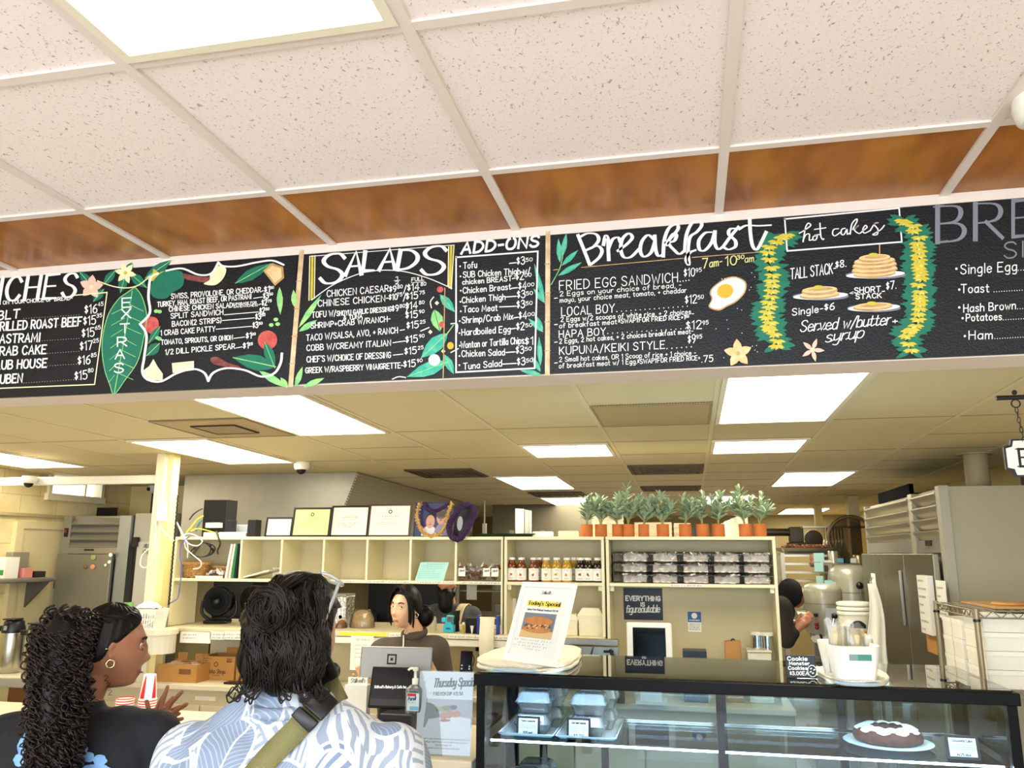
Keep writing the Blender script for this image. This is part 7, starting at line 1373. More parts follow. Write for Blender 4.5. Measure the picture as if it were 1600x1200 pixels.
obj('tablet_body', MB().bx(-w_, w_, 0, .012, zl2, zt2), mat('tablet_black', '#08080a', .35, spec=.25), t, .011, seg=3); mb = MB(); mb.bx(-w_ + .008, w_ - .008, -.0008, -.0002, zl2 + .012, zt2 - .012, 0); mb.bx(-w_ + .008, w_ - .008, -.0013, -.0009, zl2 + .04, zt2 - .045, 1); text(mb, "Stillwell's Bakery & Cafe Inc", flat((0, -.0018, 0)), -w_ * .78, zl2 + (zt2 - zl2) * .47, w_ * .74, zl2 + (zt2 - zl2) * .49, .011, .0019, 2); obj('screen', mb, [mat('screen_black', '#050608', .15, spec=.2), mat('screen_navy', '#0b0e15', .2, spec=.2), mat('screen_white', '#f2f4f8', .5, emis=('#f2f4f8', .5))], t); obj('rear_stand', MB().prism([(-.05, .0125, .003), (.05, .0125, .003), (.04, .0125, zt2 * .8), (-.04, .0125, zt2 * .8)], (0, .05, 0)), MBLACK, t)
t = thing('hand_sanitizer', 'clear pump bottle of hand sanitizer beside the customer tablet', 'bottle', (XY(648, 3.6, 1100), 3.6, PY(648, 1113, 3.6).z)); PRH = PY(648, 1113, 3.6).z - zf_ - .001
bx_ = thing('receipt_printer', 'black box holding up the sanitizer bottle on the service counter', 'printer', (XY(640, 3.66, 1140), 3.6, zf_)); obj('case_body', MB().bx(-.10, .05, -.06, .035, 0, PRH), mat('printer_black', '#1a1c20', .4), bx_, .006); obj('paper_slot', MB().bx(-.08, -.01, -.0612, -.0602, .03, PRH - .02), MBLACK, bx_)
HS_ = PY(648, 1042, 3.6).z - (zf_ + PRH)
s_ = HS_ / .2
GEL = mat('sanitizer_gel', '#dcecf2', .05, trans=.85, ior=1.36); obj('bottle_body', MB().ring([[(.036 * q_ * max(-1, min(1, 1.35 * cos(a))), .024 * q_ * max(-1, min(1, 1.35 * sin(a))), z * s_) for a in [k * pi / 14 for k in range(28)]] for q_, z in ((.94, 0), (1, .006), (1, .095), (.9, .108), (.42, .122))]), GEL, t); obj('pump', MB().lathe([(.014, .1225 * s_), (.014, .148 * s_), (.006, .15 * s_), (.0055, .18 * s_), (.012, .182 * s_), (.012, .196 * s_)], 18).tube(sm([(0, 0, .19 * s_), (-.02, 0, .192 * s_), (-.034, 0, .184 * s_)], 4), .005, 8), WHITE, t)
mb = MB(); mb.bx(-.028, .028, -.0262, -.0255, .010 * s_, .088 * s_, 0); mb.bx(-.026, .014, -.0268, -.0263, .074 * s_, .086 * s_, 1); mb.bx(-.014, .026, -.0268, -.0263, .014 * s_, .030 * s_, 2); text(mb, 'Purell', flat((0, -.027, 0)), -.022, .055 * s_, .012, .058 * s_, .014, .003, 3, .2); scribble(mb, flat((0, -.027, 0)), -.02, .01, .044 * s_, .006, .001, 3, 2); obj('label', mb, [mat('label_clear_blue', '#cfe4ee', .4), mat('label_red', '#c8283a', .4), mat('label_blue', '#7ab8dc', .4), mat('label_navy', '#1c2c5c', .4)], t)
t = thing('card_holder', 'white card holder with script lettering left of the customer tablet', 'card holder', (XY(556, 3.72, 1070), 3.72, zf_)); cz = PY(556, 1060, 3.72).z - zf_; obj('holder', MB().bx(-.055, .055, 0, .05, 0, cz - .03), mat('holder_clear', '#e8e8e2', .3), t); mb = MB(); mb.bx(-.048, .048, .02, .032, .01, cz, 0); text(mb, "Stillwell's", flat((0, .0192, 0)), -.035, cz - .022, .036, cz - .02, .018, .0022, 1, .25, .9, .3, True); obj('cards', mb, [PAPER, INK], t)
# acrylic Thursday sign
a, b_ = XY(656, 3.62, 1110), XY(742, 3.62, 1110); zt2 = PY(690, 1044, 3.68).z - zf_; t = thing('acrylic_sign', 'white acrylic stand sign headed Thursday Special beside the display case', 'sign', ((a + b_) / 2, 3.55, zf_), .04, None, -.16); w_ = (b_ - a) / 2; H = zt2 / cos(.16)
obj('acrylic', MB().bx(-w_, w_, 0, .002, .004, H), glass('acrylic_clear', '#f6fafc', .02, .5), t); mb = MB(); mb.bx(-w_ + .004, w_ - .004, .0045, .006, .006, H - .004, 0); f = flat((0, -.0008, 0)); f2 = lambda u, v: f(u, v) + V((0, .0048, 0))
text(mb, 'Thursday Special', f2, -w_ * .45, H * .80, w_ * 1.02, H * .83, H * .10, .0065, 1, .3, .8, .3, True); text(mb, 'FRENCH DIP $15.50', f2, -w_ * .42, H * .70, w_ * .62, H * .715, H * .038, .0028, 1, 0, 2.2)
pz = lambda u, v, d=0: f2(u * w_, v * H) - V((0, .0002 + d * .0001, 0))
mb.poly([pz(-.72, .32), pz(.98, .34), pz(.98, .66), pz(-.66, .66)], 2); mb.poly([pz(-.7, .28, 1), pz(.95, .32, 1), pz(.95, .44, 1), pz(.3, .47, 1), pz(-.55, .42, 1)], 0)
for cx, cy, rx_, ry_, m_ in ((-.05, .545, .28, .035, 4), (.1, .56, .2, .03, 4), (.32, .565, .13, .028, 6), (.18, .485, .14, .05, 3), (-.02, .455, .12, .05, 3), (.42, .49, .18, .04, 3), (.05, .41, .2, .015, 5)): mb.poly([pz(cx + rx_ * cos(k * .4), cy + ry_ * sin(k * .4) + .1 * rx_ * cos(k * .4) * .3, 3 + m_) for k in range(16)], m_)
for k in range(4): scribble(mb, f2, -w_ * (.85, .72, .25, .5)[k], w_ * (.95, .9, .3, .6)[k], H * (.185 - .035 * k), H * .016, .0014, 1, 50 + k)
obj('insert', mb, [mat('sign_paper', '#e6e8ee', .5), INK, mat('photo_grey_cloth', '#a9abb0', .6), mat('food_orange', '#c47a4a', .6), mat('food_green', '#9a9a5a', .6), mat('food_red', '#a85a3c', .6), mat('food_dark', '#3a3a3a', .6)], t); obj('foot', MB().bx(-w_, w_, -.002, .07, 0, .0039), glass('acrylic_clear', '#f6fafc', .02, .5), t)

# ---------------------------------------------------------------- on top of the display case
zk = CZ + .0068
TOW = mat('terry_towel', '#f0e8d4', .9, bump=(160, .8)); TOWB = mat('towel_blue_edge', '#a8c4da', .8)
def towel(label, pts, h):
    c = V((sum(p.x for p in pts) / len(pts), sum(p.y for p in pts) / len(pts), zk)); t = thing('folded_towel', label, 'towel', c); r = random.Random(len(pts))
    P_ = sm([p - c for p in pts], 5, True)
    for q_, lay in ((0, 0), (1, 1)):
        mb = MB(); rings = []
        for s, z in ((.985, .001), (1, .006), (1, .012), (.97, .0165), (.4, .0175)): rings.append([(p.x * s + .002 * sin(k * 1.7 + lay), p.y * s, (z + lay * .0177) * h / .034 + (.003 * sin(k * .9 + lay) if 0 < z < .016 and lay else 0)) for k, p in enumerate(P_)])
        mb.ring(rings); obj(('lower_fold', 'upper_fold')[lay], mb, TOW, t)
    i0 = min(range(len(P_)), key=lambda i: P_[i].y); n = len(P_)
    obj('edge_stripe', MB().tube([(P_[(i0 + k) % n].x * 1.005, P_[(i0 + k) % n].y * 1.01, .009) for k in range(-4, 5)], .006, 6), TOWB, t)
    return t
TT = [PZ(x, y, zk + .02) for x, y in ((745, 1036), (765, 1022), (800, 1014), (860, 1011), (903, 1015), (906, 1026), (893, 1038), (862, 1043), (820, 1044), (780, 1042))]
towel('folded cream towel under the leaning menu frame', TT, .036)
zt3 = zk + .0375
BL, BR = PZ(784, 1031, zt3), PZ(868, 1043, zt3); ux = (BR - BL).normalized(); wd = (BR - BL).length; ang = atan2(ux.y, ux.x)
lean = .36; hh = .345
t = thing('framed_notice', "white framed Today's Special notice leaning on the folded towel", 'sign', BL, ang, None, 0); t.rotation_euler = Euler((-lean, 0, ang), 'XYZ')
WF = mat('frame_white', '#f0f0ec', .35)
mb = MB(); fb = .022
mb.bx(0, wd, 0, .02, 0, fb * 1.3); mb.bx(0, wd, 0, .02, hh - fb, hh); mb.bx(0, fb, 0, .02, fb * 1.3, hh - fb); mb.bx(wd - fb, wd, 0, .02, fb * 1.3, hh - fb); obj('frame', mb, WF, t, .003)
mb = MB(); mb.bx(fb, wd - fb, .008, .016, fb * 1.3, hh - fb, 0); f = lambda u, v: V((wd / 2 + u, .0072, hh * v)); iw = wd / 2 - fb
text(mb, "Stillwell's", f, -iw * .2, .855, iw * .22, .855, .04, .0022, 1, .02, .9, .3, True)
mb.poly([f(-iw * .72, .695), f(iw * .74, .695), f(iw * .74, .765), f(-iw * .72, .765)], 2); f3 = lambda u, v: f(u, v) - V((0, .0004, 0))
text(mb, "Today's Special", f3, -iw * .68, .712, iw * .70, .712, .05, .0055, 1, .01, 1.2, .4); text(mb, 'Spicy Pork Bulgogi Sandwich $14.50', f3, -iw * .66, .645, iw * .68, .645, .022, .0022, 1)
mb.poly([f(-iw * .72, .31), f(iw * .66, .31), f(iw * .66, .615), f(-iw * .72, .615)], 3); g = lambda u, v, d: f(u * iw, v) - V((0, .0004 + d * .0002, 0))
mb.poly([g(-.72, .31, 1), g(.66, .31, 1), g(.66, .40, 1), g(-.72, .40, 1)], 4)
for cx, cy, rx_, ry_, m_ in ((-.03, .415, .62, .045, 5), (-.03, .45, .58, .05, 6), (-.03, .515, .62, .055, 5)): mb.poly([g(cx + rx_ * cos(k * .35), cy + ry_ * sin(k * .35), 3 + m_ * .5 + (m_ == 5) * (cy * 4)) for k in range(18)], m_)
rr = random.Random(3)
for k in range(26): x, y = rr.uniform(-.5, .45), rr.uniform(.42, .47); mb.poly([g(x + .05 * cos(q_), y + .012 * sin(q_), 9 + k * .05) for q_ in (0, 1.2, 2.4, 3.6, 4.8)], rr.choice((7, 8, 4)))
for k in range(4): scribble(mb, f3, -iw * (.85, .7, .9, .3)[k], iw * (.7, .45, .6, .3)[k], .27 - .035 * k, .018, .002, 1, 70 + k)
obj('notice', mb, [mat('notice_paper', '#dfe3e4', .4), INK, mat('highlight_yellow', '#f0d64a', .6), mat('photo_blue_grey', '#6a7488', .6), mat('photo_board', '#c9ab78', .6), mat('photo_bun', '#c07a42', .6, var=(30, .4, '#8a4c24')), mat('photo_filling', '#4a3c34', .6), mat('photo_green', '#6a7a4a', .6), mat('photo_meat', '#5c3a2c', .6)], t)
a = PZ(1229, 1059, zk); wc = PY(1276, 1050, a.y).x - a.x; hc = PY(1250, 1024, a.y).z - zk
t = thing('chalk_sign', 'small black chalk sign with a cookie price and drawn cookie on the display case', 'sign', a, 0, None, -.05); obj('slate', MB().bx(0, wc, 0, .008, 0, hc), mat('slate_black', '#15171b', .5), t, .003); mb = MB(); f = lambda u, v: V((u * wc, -.0008, v * hc))
mb2 = MB(); f4 = lambda u, v: V((wc * .86 + u, -.0008, hc * .33 + v)); ribbon(mb2, [(.017 * cos(k * .45), .022 * sin(k * .45)) for k in range(15)], .003, f4)
for x, y in ((-.006, .008), (.006, .004), (0, -.009), (-.008, -.004)): ribbon(mb2, [(x, y), (x + .004, y + .002)], .005, f4)
mbm = MB()
for st, x0, x1, y, h in (('Cookie', .07, .72, .76, .16), ('Monster', .12, .78, .57, .13), ('Cookies', .08, .70, .36, .14), ('$3.00EA', .12, .72, .13, .15)): text(mbm, st, lambda u, v: V((u, -.0008, v)), x0 * wc, y * hc, x1 * wc, (y + .02) * hc, h * hc, .0034)
o_ = len(mbm.v); mbm.v += mb2.v; mbm.f += [[i + o_ for i in q_] for q_ in mb2.f]; mbm.m += mb2.m; mbm.s += mb2.s; obj('chalk_writing', mbm, CH, t)
TT = [PZ(x, y, zk + .012) for x, y in ((1276, 1050), (1290, 1044), (1330, 1043), (1372, 1050), (1388, 1059), (1384, 1066), (1350, 1068), (1305, 1064))]
towel('folded cream towel under the white bin', TT, .024)
a, b_ = PZ(1308, 1062, zk + .026), PZ(1380, 1064, zk + .026); t = thing('storage_bin', 'white plastic bin of bagged goods on the display case', 'bin', ((a.x + b_.x) / 2, a.y + .02, zk + .0255), .12); w0 = (b_.x - a.x) / 2; hb = PY(1340, 1010, a.y).z - (zk + .0255)
ra = lambda e, k, z: [(w0 * k * max(-1, min(1, 1.25 * cos(q_))) * (1 - e), .11 + .12 * k * max(-1, min(1, 1.25 * sin(q_))) * (1 - e), z) for q_ in [i * pi / 16 for i in range(32)]]
obj('bin_body', MB().ring([ra(0, .92, 0), ra(0, 1.12, hb), ra(.04, 1.12, hb), ra(.05, .92, .004)], 0, True), mat('bin_white', '#f3f3f2', .3), t); mb = MB(); yy = .11 - .12 * 1.055 - .001
mb.bx(-.035, .045, yy - .0022, yy + .0, hb * .58, hb * .76, 0); mb.bx(-.004, .045, yy - .003, yy - .0025, hb * .58, hb * .76, 1); obj('handle_slot', mb, [mat('slot_pale', '#7f9a94', .4), mat('slot_teal', '#3f8a82', .4)], t, .0)
rr = random.Random(9); RC = mat('rice_cracker', '#d6c8a4', .7, var=(30, .5, '#a8946c')); t0 = t
for k in range(6):
    bx2 = thing('snack_bag', ('leftmost clear', 'tall clear', 'crumpled clear', 'middle pale', 'right pale', 'rightmost flat')[k] + ' bag of pale crackers standing in the white bin', 'bag', (t0.location.x - w0 * .8 + k * w0 * .32, t0.location.y + .07 + .035 * (k % 3), t0.location.z + .012), rr.uniform(-.5, .5), 'bags in the white bin'); H = hb + (.075, .055, .065, .06, .03, .015)[k]
    obj('crackers', MB().grid(lambda u, v: ((u - .5) * .055 * (1 - .2 * v), .012 * sin(pi * u) * (1 if v < .9 else .3) * -1, H * .9 * v), 6, 6).grid(lambda u, v: ((u - .5) * .055 * (1 - .2 * v), .012 * sin(pi * u), H * .9 * v), 6, 6), RC, bx2); obj('bag_film', MB().grid(lambda u, v: ((u - .5) * .07, -.02 * sin(pi * u) * (1 - v * .7) + .006 * noise.noise(V((u * 8, v * 8, k))), H * v + .01 * sin(u * 8 + k) * v), 8, 8), film('bag_clear', '#f0eee6', .12, .15, 1.2), bx2)

# ---------------------------------------------------------------- inside the display case
PLT_ = mat('tray_white_metal', '#dfe4e8', .35, .3)
def ctray(label, x0, x1, y0, y1, z, grp):
    t = thing('serving_tray', label, 'tray', ((x0 + x1) / 2, (y0 + y1) / 2, z + .0008), 0, grp); w_, d_ = x1 - x0, y1 - y0
    obj('tray_body', MB().grid(lambda u, v: ((u - .5) * w_, (v - .5) * d_, .002 + .016 * max(0, 1 - 16 * min(u, 1 - u, v, 1 - v))), 34, 34), PLT_, t).modifiers.new('thick', 'SOLIDIFY').thickness = .0015
    obj('rim', MB().tube([(-w_ / 2, -d_ / 2, .018), (w_ / 2, -d_ / 2, .018), (w_ / 2, d_ / 2, .018), (-w_ / 2, d_ / 2, .018)], .003, 6, 0, True), PLT_, t)
q0, q1, q2 = PZ(781, 1146, ZG + .01), PZ(868, 1151, ZG + .01), PZ(962, 1159, ZG + .01); yb2 = PZ(887, 1113, ZG + .01).y
yF = CY0 + .075
ctray('white metal tray on the case shelf, left one with stacked clear boxes', q0.x, q1.x - .006, yF, min(yb2, CY1 - .2), ZG, 'trays in the display case'); ctray('white metal tray on the case shelf, right one with stacked clear boxes', q1.x + .004, q2.x, yF, min(yb2, CY1 - .2), ZG, 'trays in the display case')
CLM = film('clamshell_plastic', '#eef6fc', .30, .08, 1.6)
def clam(label, x, y, z, s=1.0, seed=1):
    t = thing('clamshell_box', label, 'clear box', (x, y, z), 0, 'clear clamshell boxes in the display case'); r = random.Random(seed); a = .075 * s; h1, h2 = .042 * s, .085 * s
    rg_ = lambda w_, z_, rib=0: [(w_ * max(-1, min(1, 1.3 * cos(q_))) * (1 + rib * (k % 2)), w_ * max(-1, min(1, 1.3 * sin(q_))) * (1 + rib * (k % 2)), z_) for k, q_ in enumerate([i * pi / 24 for i in range(48)])]
    obj('lower_shell', MB().ring([rg_(a * .78, .001), rg_(a * .82, h1 * .3, .03), rg_(a * .95, h1 * .9, .03), rg_(a * 1.06, h1)], 0, True, True), CLM, t); obj('upper_shell', MB().ring([rg_(a * 1.06, h1 + .002), rg_(a * .95, h1 + .006, .03), rg_(a * .84, h2 * .9, .03), rg_(a * .68, h2), rg_(a * .62, h2 - .004)], 0, True, False).add([(x_, y_, h2 - .004) for x_, y_, z_ in rg_(a * .62, 0)], [tuple(range(48))], 0), CLM, t)
    mb = MB(); mb.sph((0, 0, h1 * .55), (a * .6, a * .6, h1 * .5), 0, 16, 10)
    for k in range(14): mb.sph((r.uniform(-.6, .6) * a, r.uniform(-.6, .6) * a, h1 * r.uniform(.5, 1.05)), (.012 * s, .012 * s, .008 * s), r.choice((1, 2, 3)), 8, 6)
    tag(obj('food', mb, [mat('food_bread', '#b8a084', .8), mat('food_leaf', '#7c8a5c', .7), mat('food_meat', '#8a5a4c', .7), mat('food_pale', '#d8d0c0', .7)], t), kind='stuff')
k = 0
zt4 = ZG + .0035
for px, nm in ((836, 'left'), (920, 'right')):
    x = XY(px, CY0 + .21, 1110)
    for dy_, dx_, rn in ((.19, 0, 'front'), (.36, .03, 'rear')):
        for lv in range(2):
            k += 1; clam(f'clear clamshell box, {("lower", "upper")[lv]} of the {rn} pair on the {nm} tray', x + dx_ + .008 * lv, CY0 + dy_, zt4 + lv * .0875, 1.0, k)
def pcard(label, x, y, z, w_, h, l1, l2, grp='price cards in the display case'):
    t = thing('price_card', label, 'price card', (x, y, z), 0, grp, -.18); obj('holder', MB().bx(-w_ / 2, w_ / 2, 0, .006, 0, h).bx(-w_ / 2, w_ / 2, .0065, .03, 0, .003), BLACK, t, .001); mb = MB(); e = w_ * .09; mb.bx(-w_ / 2 + e, w_ / 2 - e, -.0008, -.0003, e, h - e, 0); f = flat((0, -.0014, 0)); text(mb, l1, f, -w_ * .3, h * .72, w_ * .3, h * .72, h * .10, .0016, 1)
    for k in range(3): scribble(mb, f, -w_ * .38, w_ * .38, h * (.58 - .09 * k), h * .045, .0009, 1, k + 3)
    text(mb, l2, f, -w_ * .2, h * .16, w_ * .2, h * .16, h * .09, .0016, 1); obj('card', mb, [PAPER, INK], t)
pcard('price card in a black holder before the left tray boxes', XY(825, CY0 + .1, 1130), CY0 + .095, zt4 + .0015, .098, .078, 'Pasta Casserole', '$9.95 each'); pcard('price card in a black holder before the right tray boxes', XY(904, CY0 + .09, 1138), CY0 + .085, zt4 + .0015, .098, .082, 'Crab Salad Sandwich', '$9.50')
# cake on a plate
c = PZ(1390, 1166, ZG); c.y = min(c.y, CY1 - .34); c.x = XY(1388, c.y, 1165)
t = thing('cake_plate', 'white paper lined plate under the frosted cake', 'plate', (c.x, c.y, ZG + .0008)); obj('plate', MB().lathe([(.09, 0), (.10, .003), (.165, .016), (.168, .018)], 48), mat('plate_glass_white', '#dfe9f0', .2), t); mb = MB(); mb.ring([[(r_ * (1 + .05 * (k % 2)) * cos(2 * pi * k / 48), r_ * (1 + .05 * (k % 2)) * sin(2 * pi * k / 48), z) for k in range(48)] for r_, z in ((.05, .0045), (.10, .0055), (.145, .017))], 0, True, False); obj('paper_liner', mb, mat('doily_white', '#f4f6f8', .7), t)
t = thing('cake', 'dark brown ring cake with white icing inside the display case', 'cake', (c.x, c.y, ZG + .0105)); n = 56; rr = random.Random(4)
mb = MB(); rings = []
for j in range(12):
    q_ = 2 * pi * j / 12; rings.append([])
for i in range(n):
    th = 2 * pi * i / n; lob = 1 + .09 * abs(sin(th * 5)); ring = []
    for j in range(12): q_ = 2 * pi * j / 12; rad = .082 + .046 * cos(q_) * lob + .003 * rr.uniform(-1, 1); ring.append((rad * cos(th), rad * sin(th), .030 + .030 * sin(q_) * (lob if sin(q_) > 0 else 1)))
    rings[i % 12 if False else 0] = rings[0]; mb.v += ring
for i in range(n):
    for j in range(12): mb.f.append([i * 12 + j, ((i + 1) % n) * 12 + j, ((i + 1) % n) * 12 + (j + 1) % 12, i * 12 + (j + 1) % 12]); mb.m.append(0); mb.s.append(True)
obj('cake_body', mb, mat('cake_brown', '#4a2418', .8, var=(40, .5, '#7a4028'), bump=(50, .8)), t)
mb = MB(); mb.grid(lambda u, v: ((.06 + .055 * v + .008 * sin(2 * pi * u * 9) * v) * cos(2 * pi * u), (.06 + .055 * v + .008 * sin(2 * pi * u * 9) * v) * sin(2 * pi * u), .0645 + .005 * sin(pi * v) + .005 * abs(sin(10 * pi * u)) - .014 * v * v), 80, 6); obj('icing', mb, mat('icing_white', '#f4efe6', .4), t)
p = PZ(1505, 1190, ZG); pcard('price card in a black holder right of the frosted cake', XY(1506, CY0 + .1, 1175), CY0 + .1, ZG + .001, .115, .085, 'Chocolate Cake', '$4.75 slice')
# lower shelf
clam('clear box on the lower case shelf, front of the pair', XY(818, CY0 + .17, 1195), CY0 + .16, ZG2 + .001, 1.05, 31); clam('clear box on the lower case shelf, behind and above the front one', XY(838, CY0 + .32, 1180), CY0 + .33, ZG2 + .001, 1.05, 32)
for px, nm in ((890, 'left'), (948, 'right')): ctray(f'blue grey tray on the lower case shelf, {nm} one', XY(px, 3.7, 1190) - .085, XY(px, 3.7, 1190) + .085, 3.56, 3.86, ZG2, 'trays on the lower case shelf')
# ---------------------------------------------------------------- people
from mathutils.bvhtree import BVHTree
def fuse(name, mb, mats, parent, vox=.006, it=4, pick=None):
    """one continuous surface out of overlapping volumes"""
    o = bpy.data.objects.new('tmp', mesh('tmp', mb, mats)); COL.objects.link(o)
    m = o.modifiers.new('r', 'REMESH'); m.mode = 'VOXEL'; m.voxel_size = vox
    if it: s_ = o.modifiers.new('s', 'SMOOTH'); s_.iterations = it; s_.factor = .5
    dg = bpy.context.evaluated_depsgraph_get(); me = bpy.data.meshes.new_from_object(o.evaluated_get(dg)); me.name = name
    bpy.data.objects.remove(o)
    me.materials.clear()
    for m_ in (mats if isinstance(mats, list) else [mats]): me.materials.append(m_)
    for p in me.polygons:
        p.use_smooth = True; p.material_index = pick(p.center) if pick else 0
    r = bpy.data.objects.new(name, me); COL.objects.link(r); r.parent = parent
    return r
ss = lambda a, b, x: (lambda t: t * t * (3 - 2 * t))(max(0, min(1, (x - a) / (b - a))))
gs = lambda x, s: math.exp(-(x / s) ** 2)
def headpt(th, ph, k=1.0, face=True, puff=0):
    a, b = .076 + puff, .097 + puff
    c = (.118 if cos(th) > 0 else .116) + puff
    x, y, z = a * sin(th) * cos(ph), b * sin(th) * sin(ph), c * cos(th)
    s = ss(.015, .112, -z)
    if z < 0: x *= max(sin(th), .12) ** -.42 * (1 - .36 * s)
    if y > 0: y *= 1 - .4 * s
    elif z < 0: y *= max(sin(th), .12) ** -.66
    if face and y < 0:
        y -= .020 * gs(x, .0125) * gs(z + .040, .012) + .012 * gs(x, .010) * ss(-.045, -.03, z) * (1 - ss(-.005, .018, z)) + .006 * gs(abs(x) - .012, .007) * gs(z + .045, .008)
        y -= .005 * gs(z - .024, .011) * gs(x, .05); y += .009 * gs(abs(x) - .031, .015) * gs(z - .003, .012)
        y -= .004 * gs(abs(x) - .042, .02) * gs(z + .03, .022)
        y -= .0065 * gs(x, .021) * (gs(z + .071, .0052) + 1.1 * gs(z + .083, .006)); y -= .008 * gs(x, .022) * gs(z + .106, .012)
    return V((x, y, z)) * k
class Head:
    """f = horizontal direction the face looks; c = point between the ears at eye level"""
    def __init__(s, c, f, k=1.0, pitch=0, roll=0):
        f = V(f).normalized(); s.k = k; s.c = V(c)
        s.M = Matrix.Translation(s.c) @ Matrix.Rotation(atan2(f.y, f.x) + pi / 2, 4, 'Z') @ Matrix.Rotation(-pitch, 4, 'X') @ Matrix.Rotation(roll, 4, 'Y')
    def w(s, p): return s.M @ (V(p) * s.k)
    def loc(s, p): return (s.M.inverted() @ V(p)) / s.k
    def skin(s, mb, ears=True):
        n, m = 72, 60
        mb.ring([[s.M @ headpt(.03 + (pi - .06) * i / m, 2 * pi * j / n, s.k) for j in range(n)] for i in range(m + 1)])
        for e in (-1, 1) if ears else ():
            for (y, z), r in (((.004, .012), .011), ((.010, .004), .011), ((.010, -.008), .009), ((.004, -.022), .009)): mb.sph(s.w((e * .074, y, z)), r * s.k, 0, 10, 8)
    def cap(s, mb, line, puff=.012, jit=.002, seed=1):
        """hair shell over the scalp: line = [(y, lowest z)] from front to back"""
        r = random.Random(seed); n, m = 96, 64
        def low(y):
            for (a, b), (c, d) in zip(line, line[1:]):
                if y <= c: return b + (d - b) * max(0, min(1, (y - a) / (c - a)))
            return line[-1][1]
        rings = []
        for i in range(m + 1):
            th = .03 + (pi - .3) * i / m; row = []
            for j in range(n):
                p = headpt(th, 2 * pi * j / n, 1, False, puff); e = max(0, min(1, (p.z - low(p.y)) / .014)); q = headpt(th, 2 * pi * j / n, 1, False, -.008 + (puff + .008) * e ** .6)
                row.append(s.w(q + q.normalized() * jit * e * sin(j * 1.55 + i * .2)))
            rings.append(row)
        mb.ring(rings)
    def eyes(s, parent, skinm, look=0):
        for e in (-1, 1):
            o = obj('eye', MB().sph(s.w((e * .031, -.076, .002)), .0122 * s.k, 0, 14, 10), mat('eye_white', '#e8e2da', .2), parent); mb = MB(); mb.sph(s.w((e * .031 + look * .004, -.0835, .002)), (.0064 * s.k,) * 3, 0, 10, 8); obj('iris', mb, mat('iris_dark', '#1c120c', .15), o)
            for z, dz in ((.0105, .0035), (-.0065, -.003)): obj('eyelid', MB().tube(sm([s.w((e * .018, -.086, .001)), s.w((e * .026, -.0895, z)), s.w((e * .036, -.0885, z)), s.w((e * .045, -.080, .001))], 4), .0032 * s.k, 6), skinm, parent)
            obj('eyebrow', MB().tube(sm([s.w((e * .016, -.0945, .020)), s.w((e * .032, -.0925, .026)), s.w((e * .048, -.079, .021))], 4), [.0036 * s.k] * 4 + [.003 * s.k] * 4 + [.001 * s.k], 6), mat('brow_dark', '#1e1612', .8), parent)
        obj('mouth_line', MB().tube(sm([s.w((x, y, -.0768 + dz)) for x, y, dz in ((-.021, -.088, .001), (-.010, -.0975, 0), (0, -.0995, -.0008), (.010, -.0975, 0), (.021, -.088, .001))], 4), .0016 * s.k, 5), mat('lip_line', '#6a3a34', .6), parent)
def body(mb, sh_l, sh_r, hip, neck, hc, wide=.11, pad=0):
    sh_l, sh_r, hip, neck = V(sh_l), V(sh_r), V(hip), V(neck); mid = (sh_l + sh_r) / 2
    mb.capsule(neck, hc, .050 + pad, .047 + pad); mb.capsule(mid, neck, .08 + pad * 1.4, .052 + pad)
    mb.capsule(sh_l.lerp(mid, .1), sh_r.lerp(mid, .1), .062 + pad, .062 + pad)
    for s in (.34, -.34): a = mid + (sh_l - mid) * s * 1.5; b = hip + (sh_l - mid) * s * 1.1; mb.capsule(a - V((0, 0, .04)), b, wide, wide * .95)
    mb.capsule(mid - V((0, 0, .06)), hip, wide * 1.0, wide)
def legs(mb, hip, yaw=(1, 0), dx=.09, r=.085, knee=(0, 0)):
    hip = V(hip)
    for s in (-1, 1):
        a = hip + V((yaw[0] * dx * s, yaw[1] * dx * s, -.02)); b = V((a.x + knee[0], a.y + knee[1], .48)); c = V((a.x, a.y, .09)); mb.capsule(a, b, r, r * .68); mb.capsule(b, c, r * .68, r * .5)
def shoes(parent, hip, f, yaw, dx=.09):
    for s in (-1, 1):
        p = V((hip[0] + yaw[0] * dx * s, hip[1] + yaw[1] * dx * s, .045)); f_ = V((f[0], f[1], 0)).normalized(); mb = MB(); mb.capsule(p - f_ * .07, p + f_ * .15, .045, .038); obj('shoe', mb, mat('shoe_dark', '#26262a', .6), parent)
def hair_strands(mb, starts, fn, n, r0=.0022, seed=1):
    for k in range(n):
        pts = fn(k, random.Random(seed * 1000 + k))
        if pts: mb.tube(pts, [r0 * (1 - .6 * i / len(pts)) for i in range(len(pts))], 4)
HAIRB = mat('hair_black', '#0e0a09', .42, spec=.25); HAIRC = mat('hair_curly_dark', '#1c1210', .42, spec=.35)
def root(label, x, y): return thing('person', label, 'person', (x, y, 0))
def shift(parent):
    for ch in parent.children:
        ch.matrix_parent_inverse = Matrix.Translation(-V(parent.location))
def world(px, py, y): return PY(px, py, y)

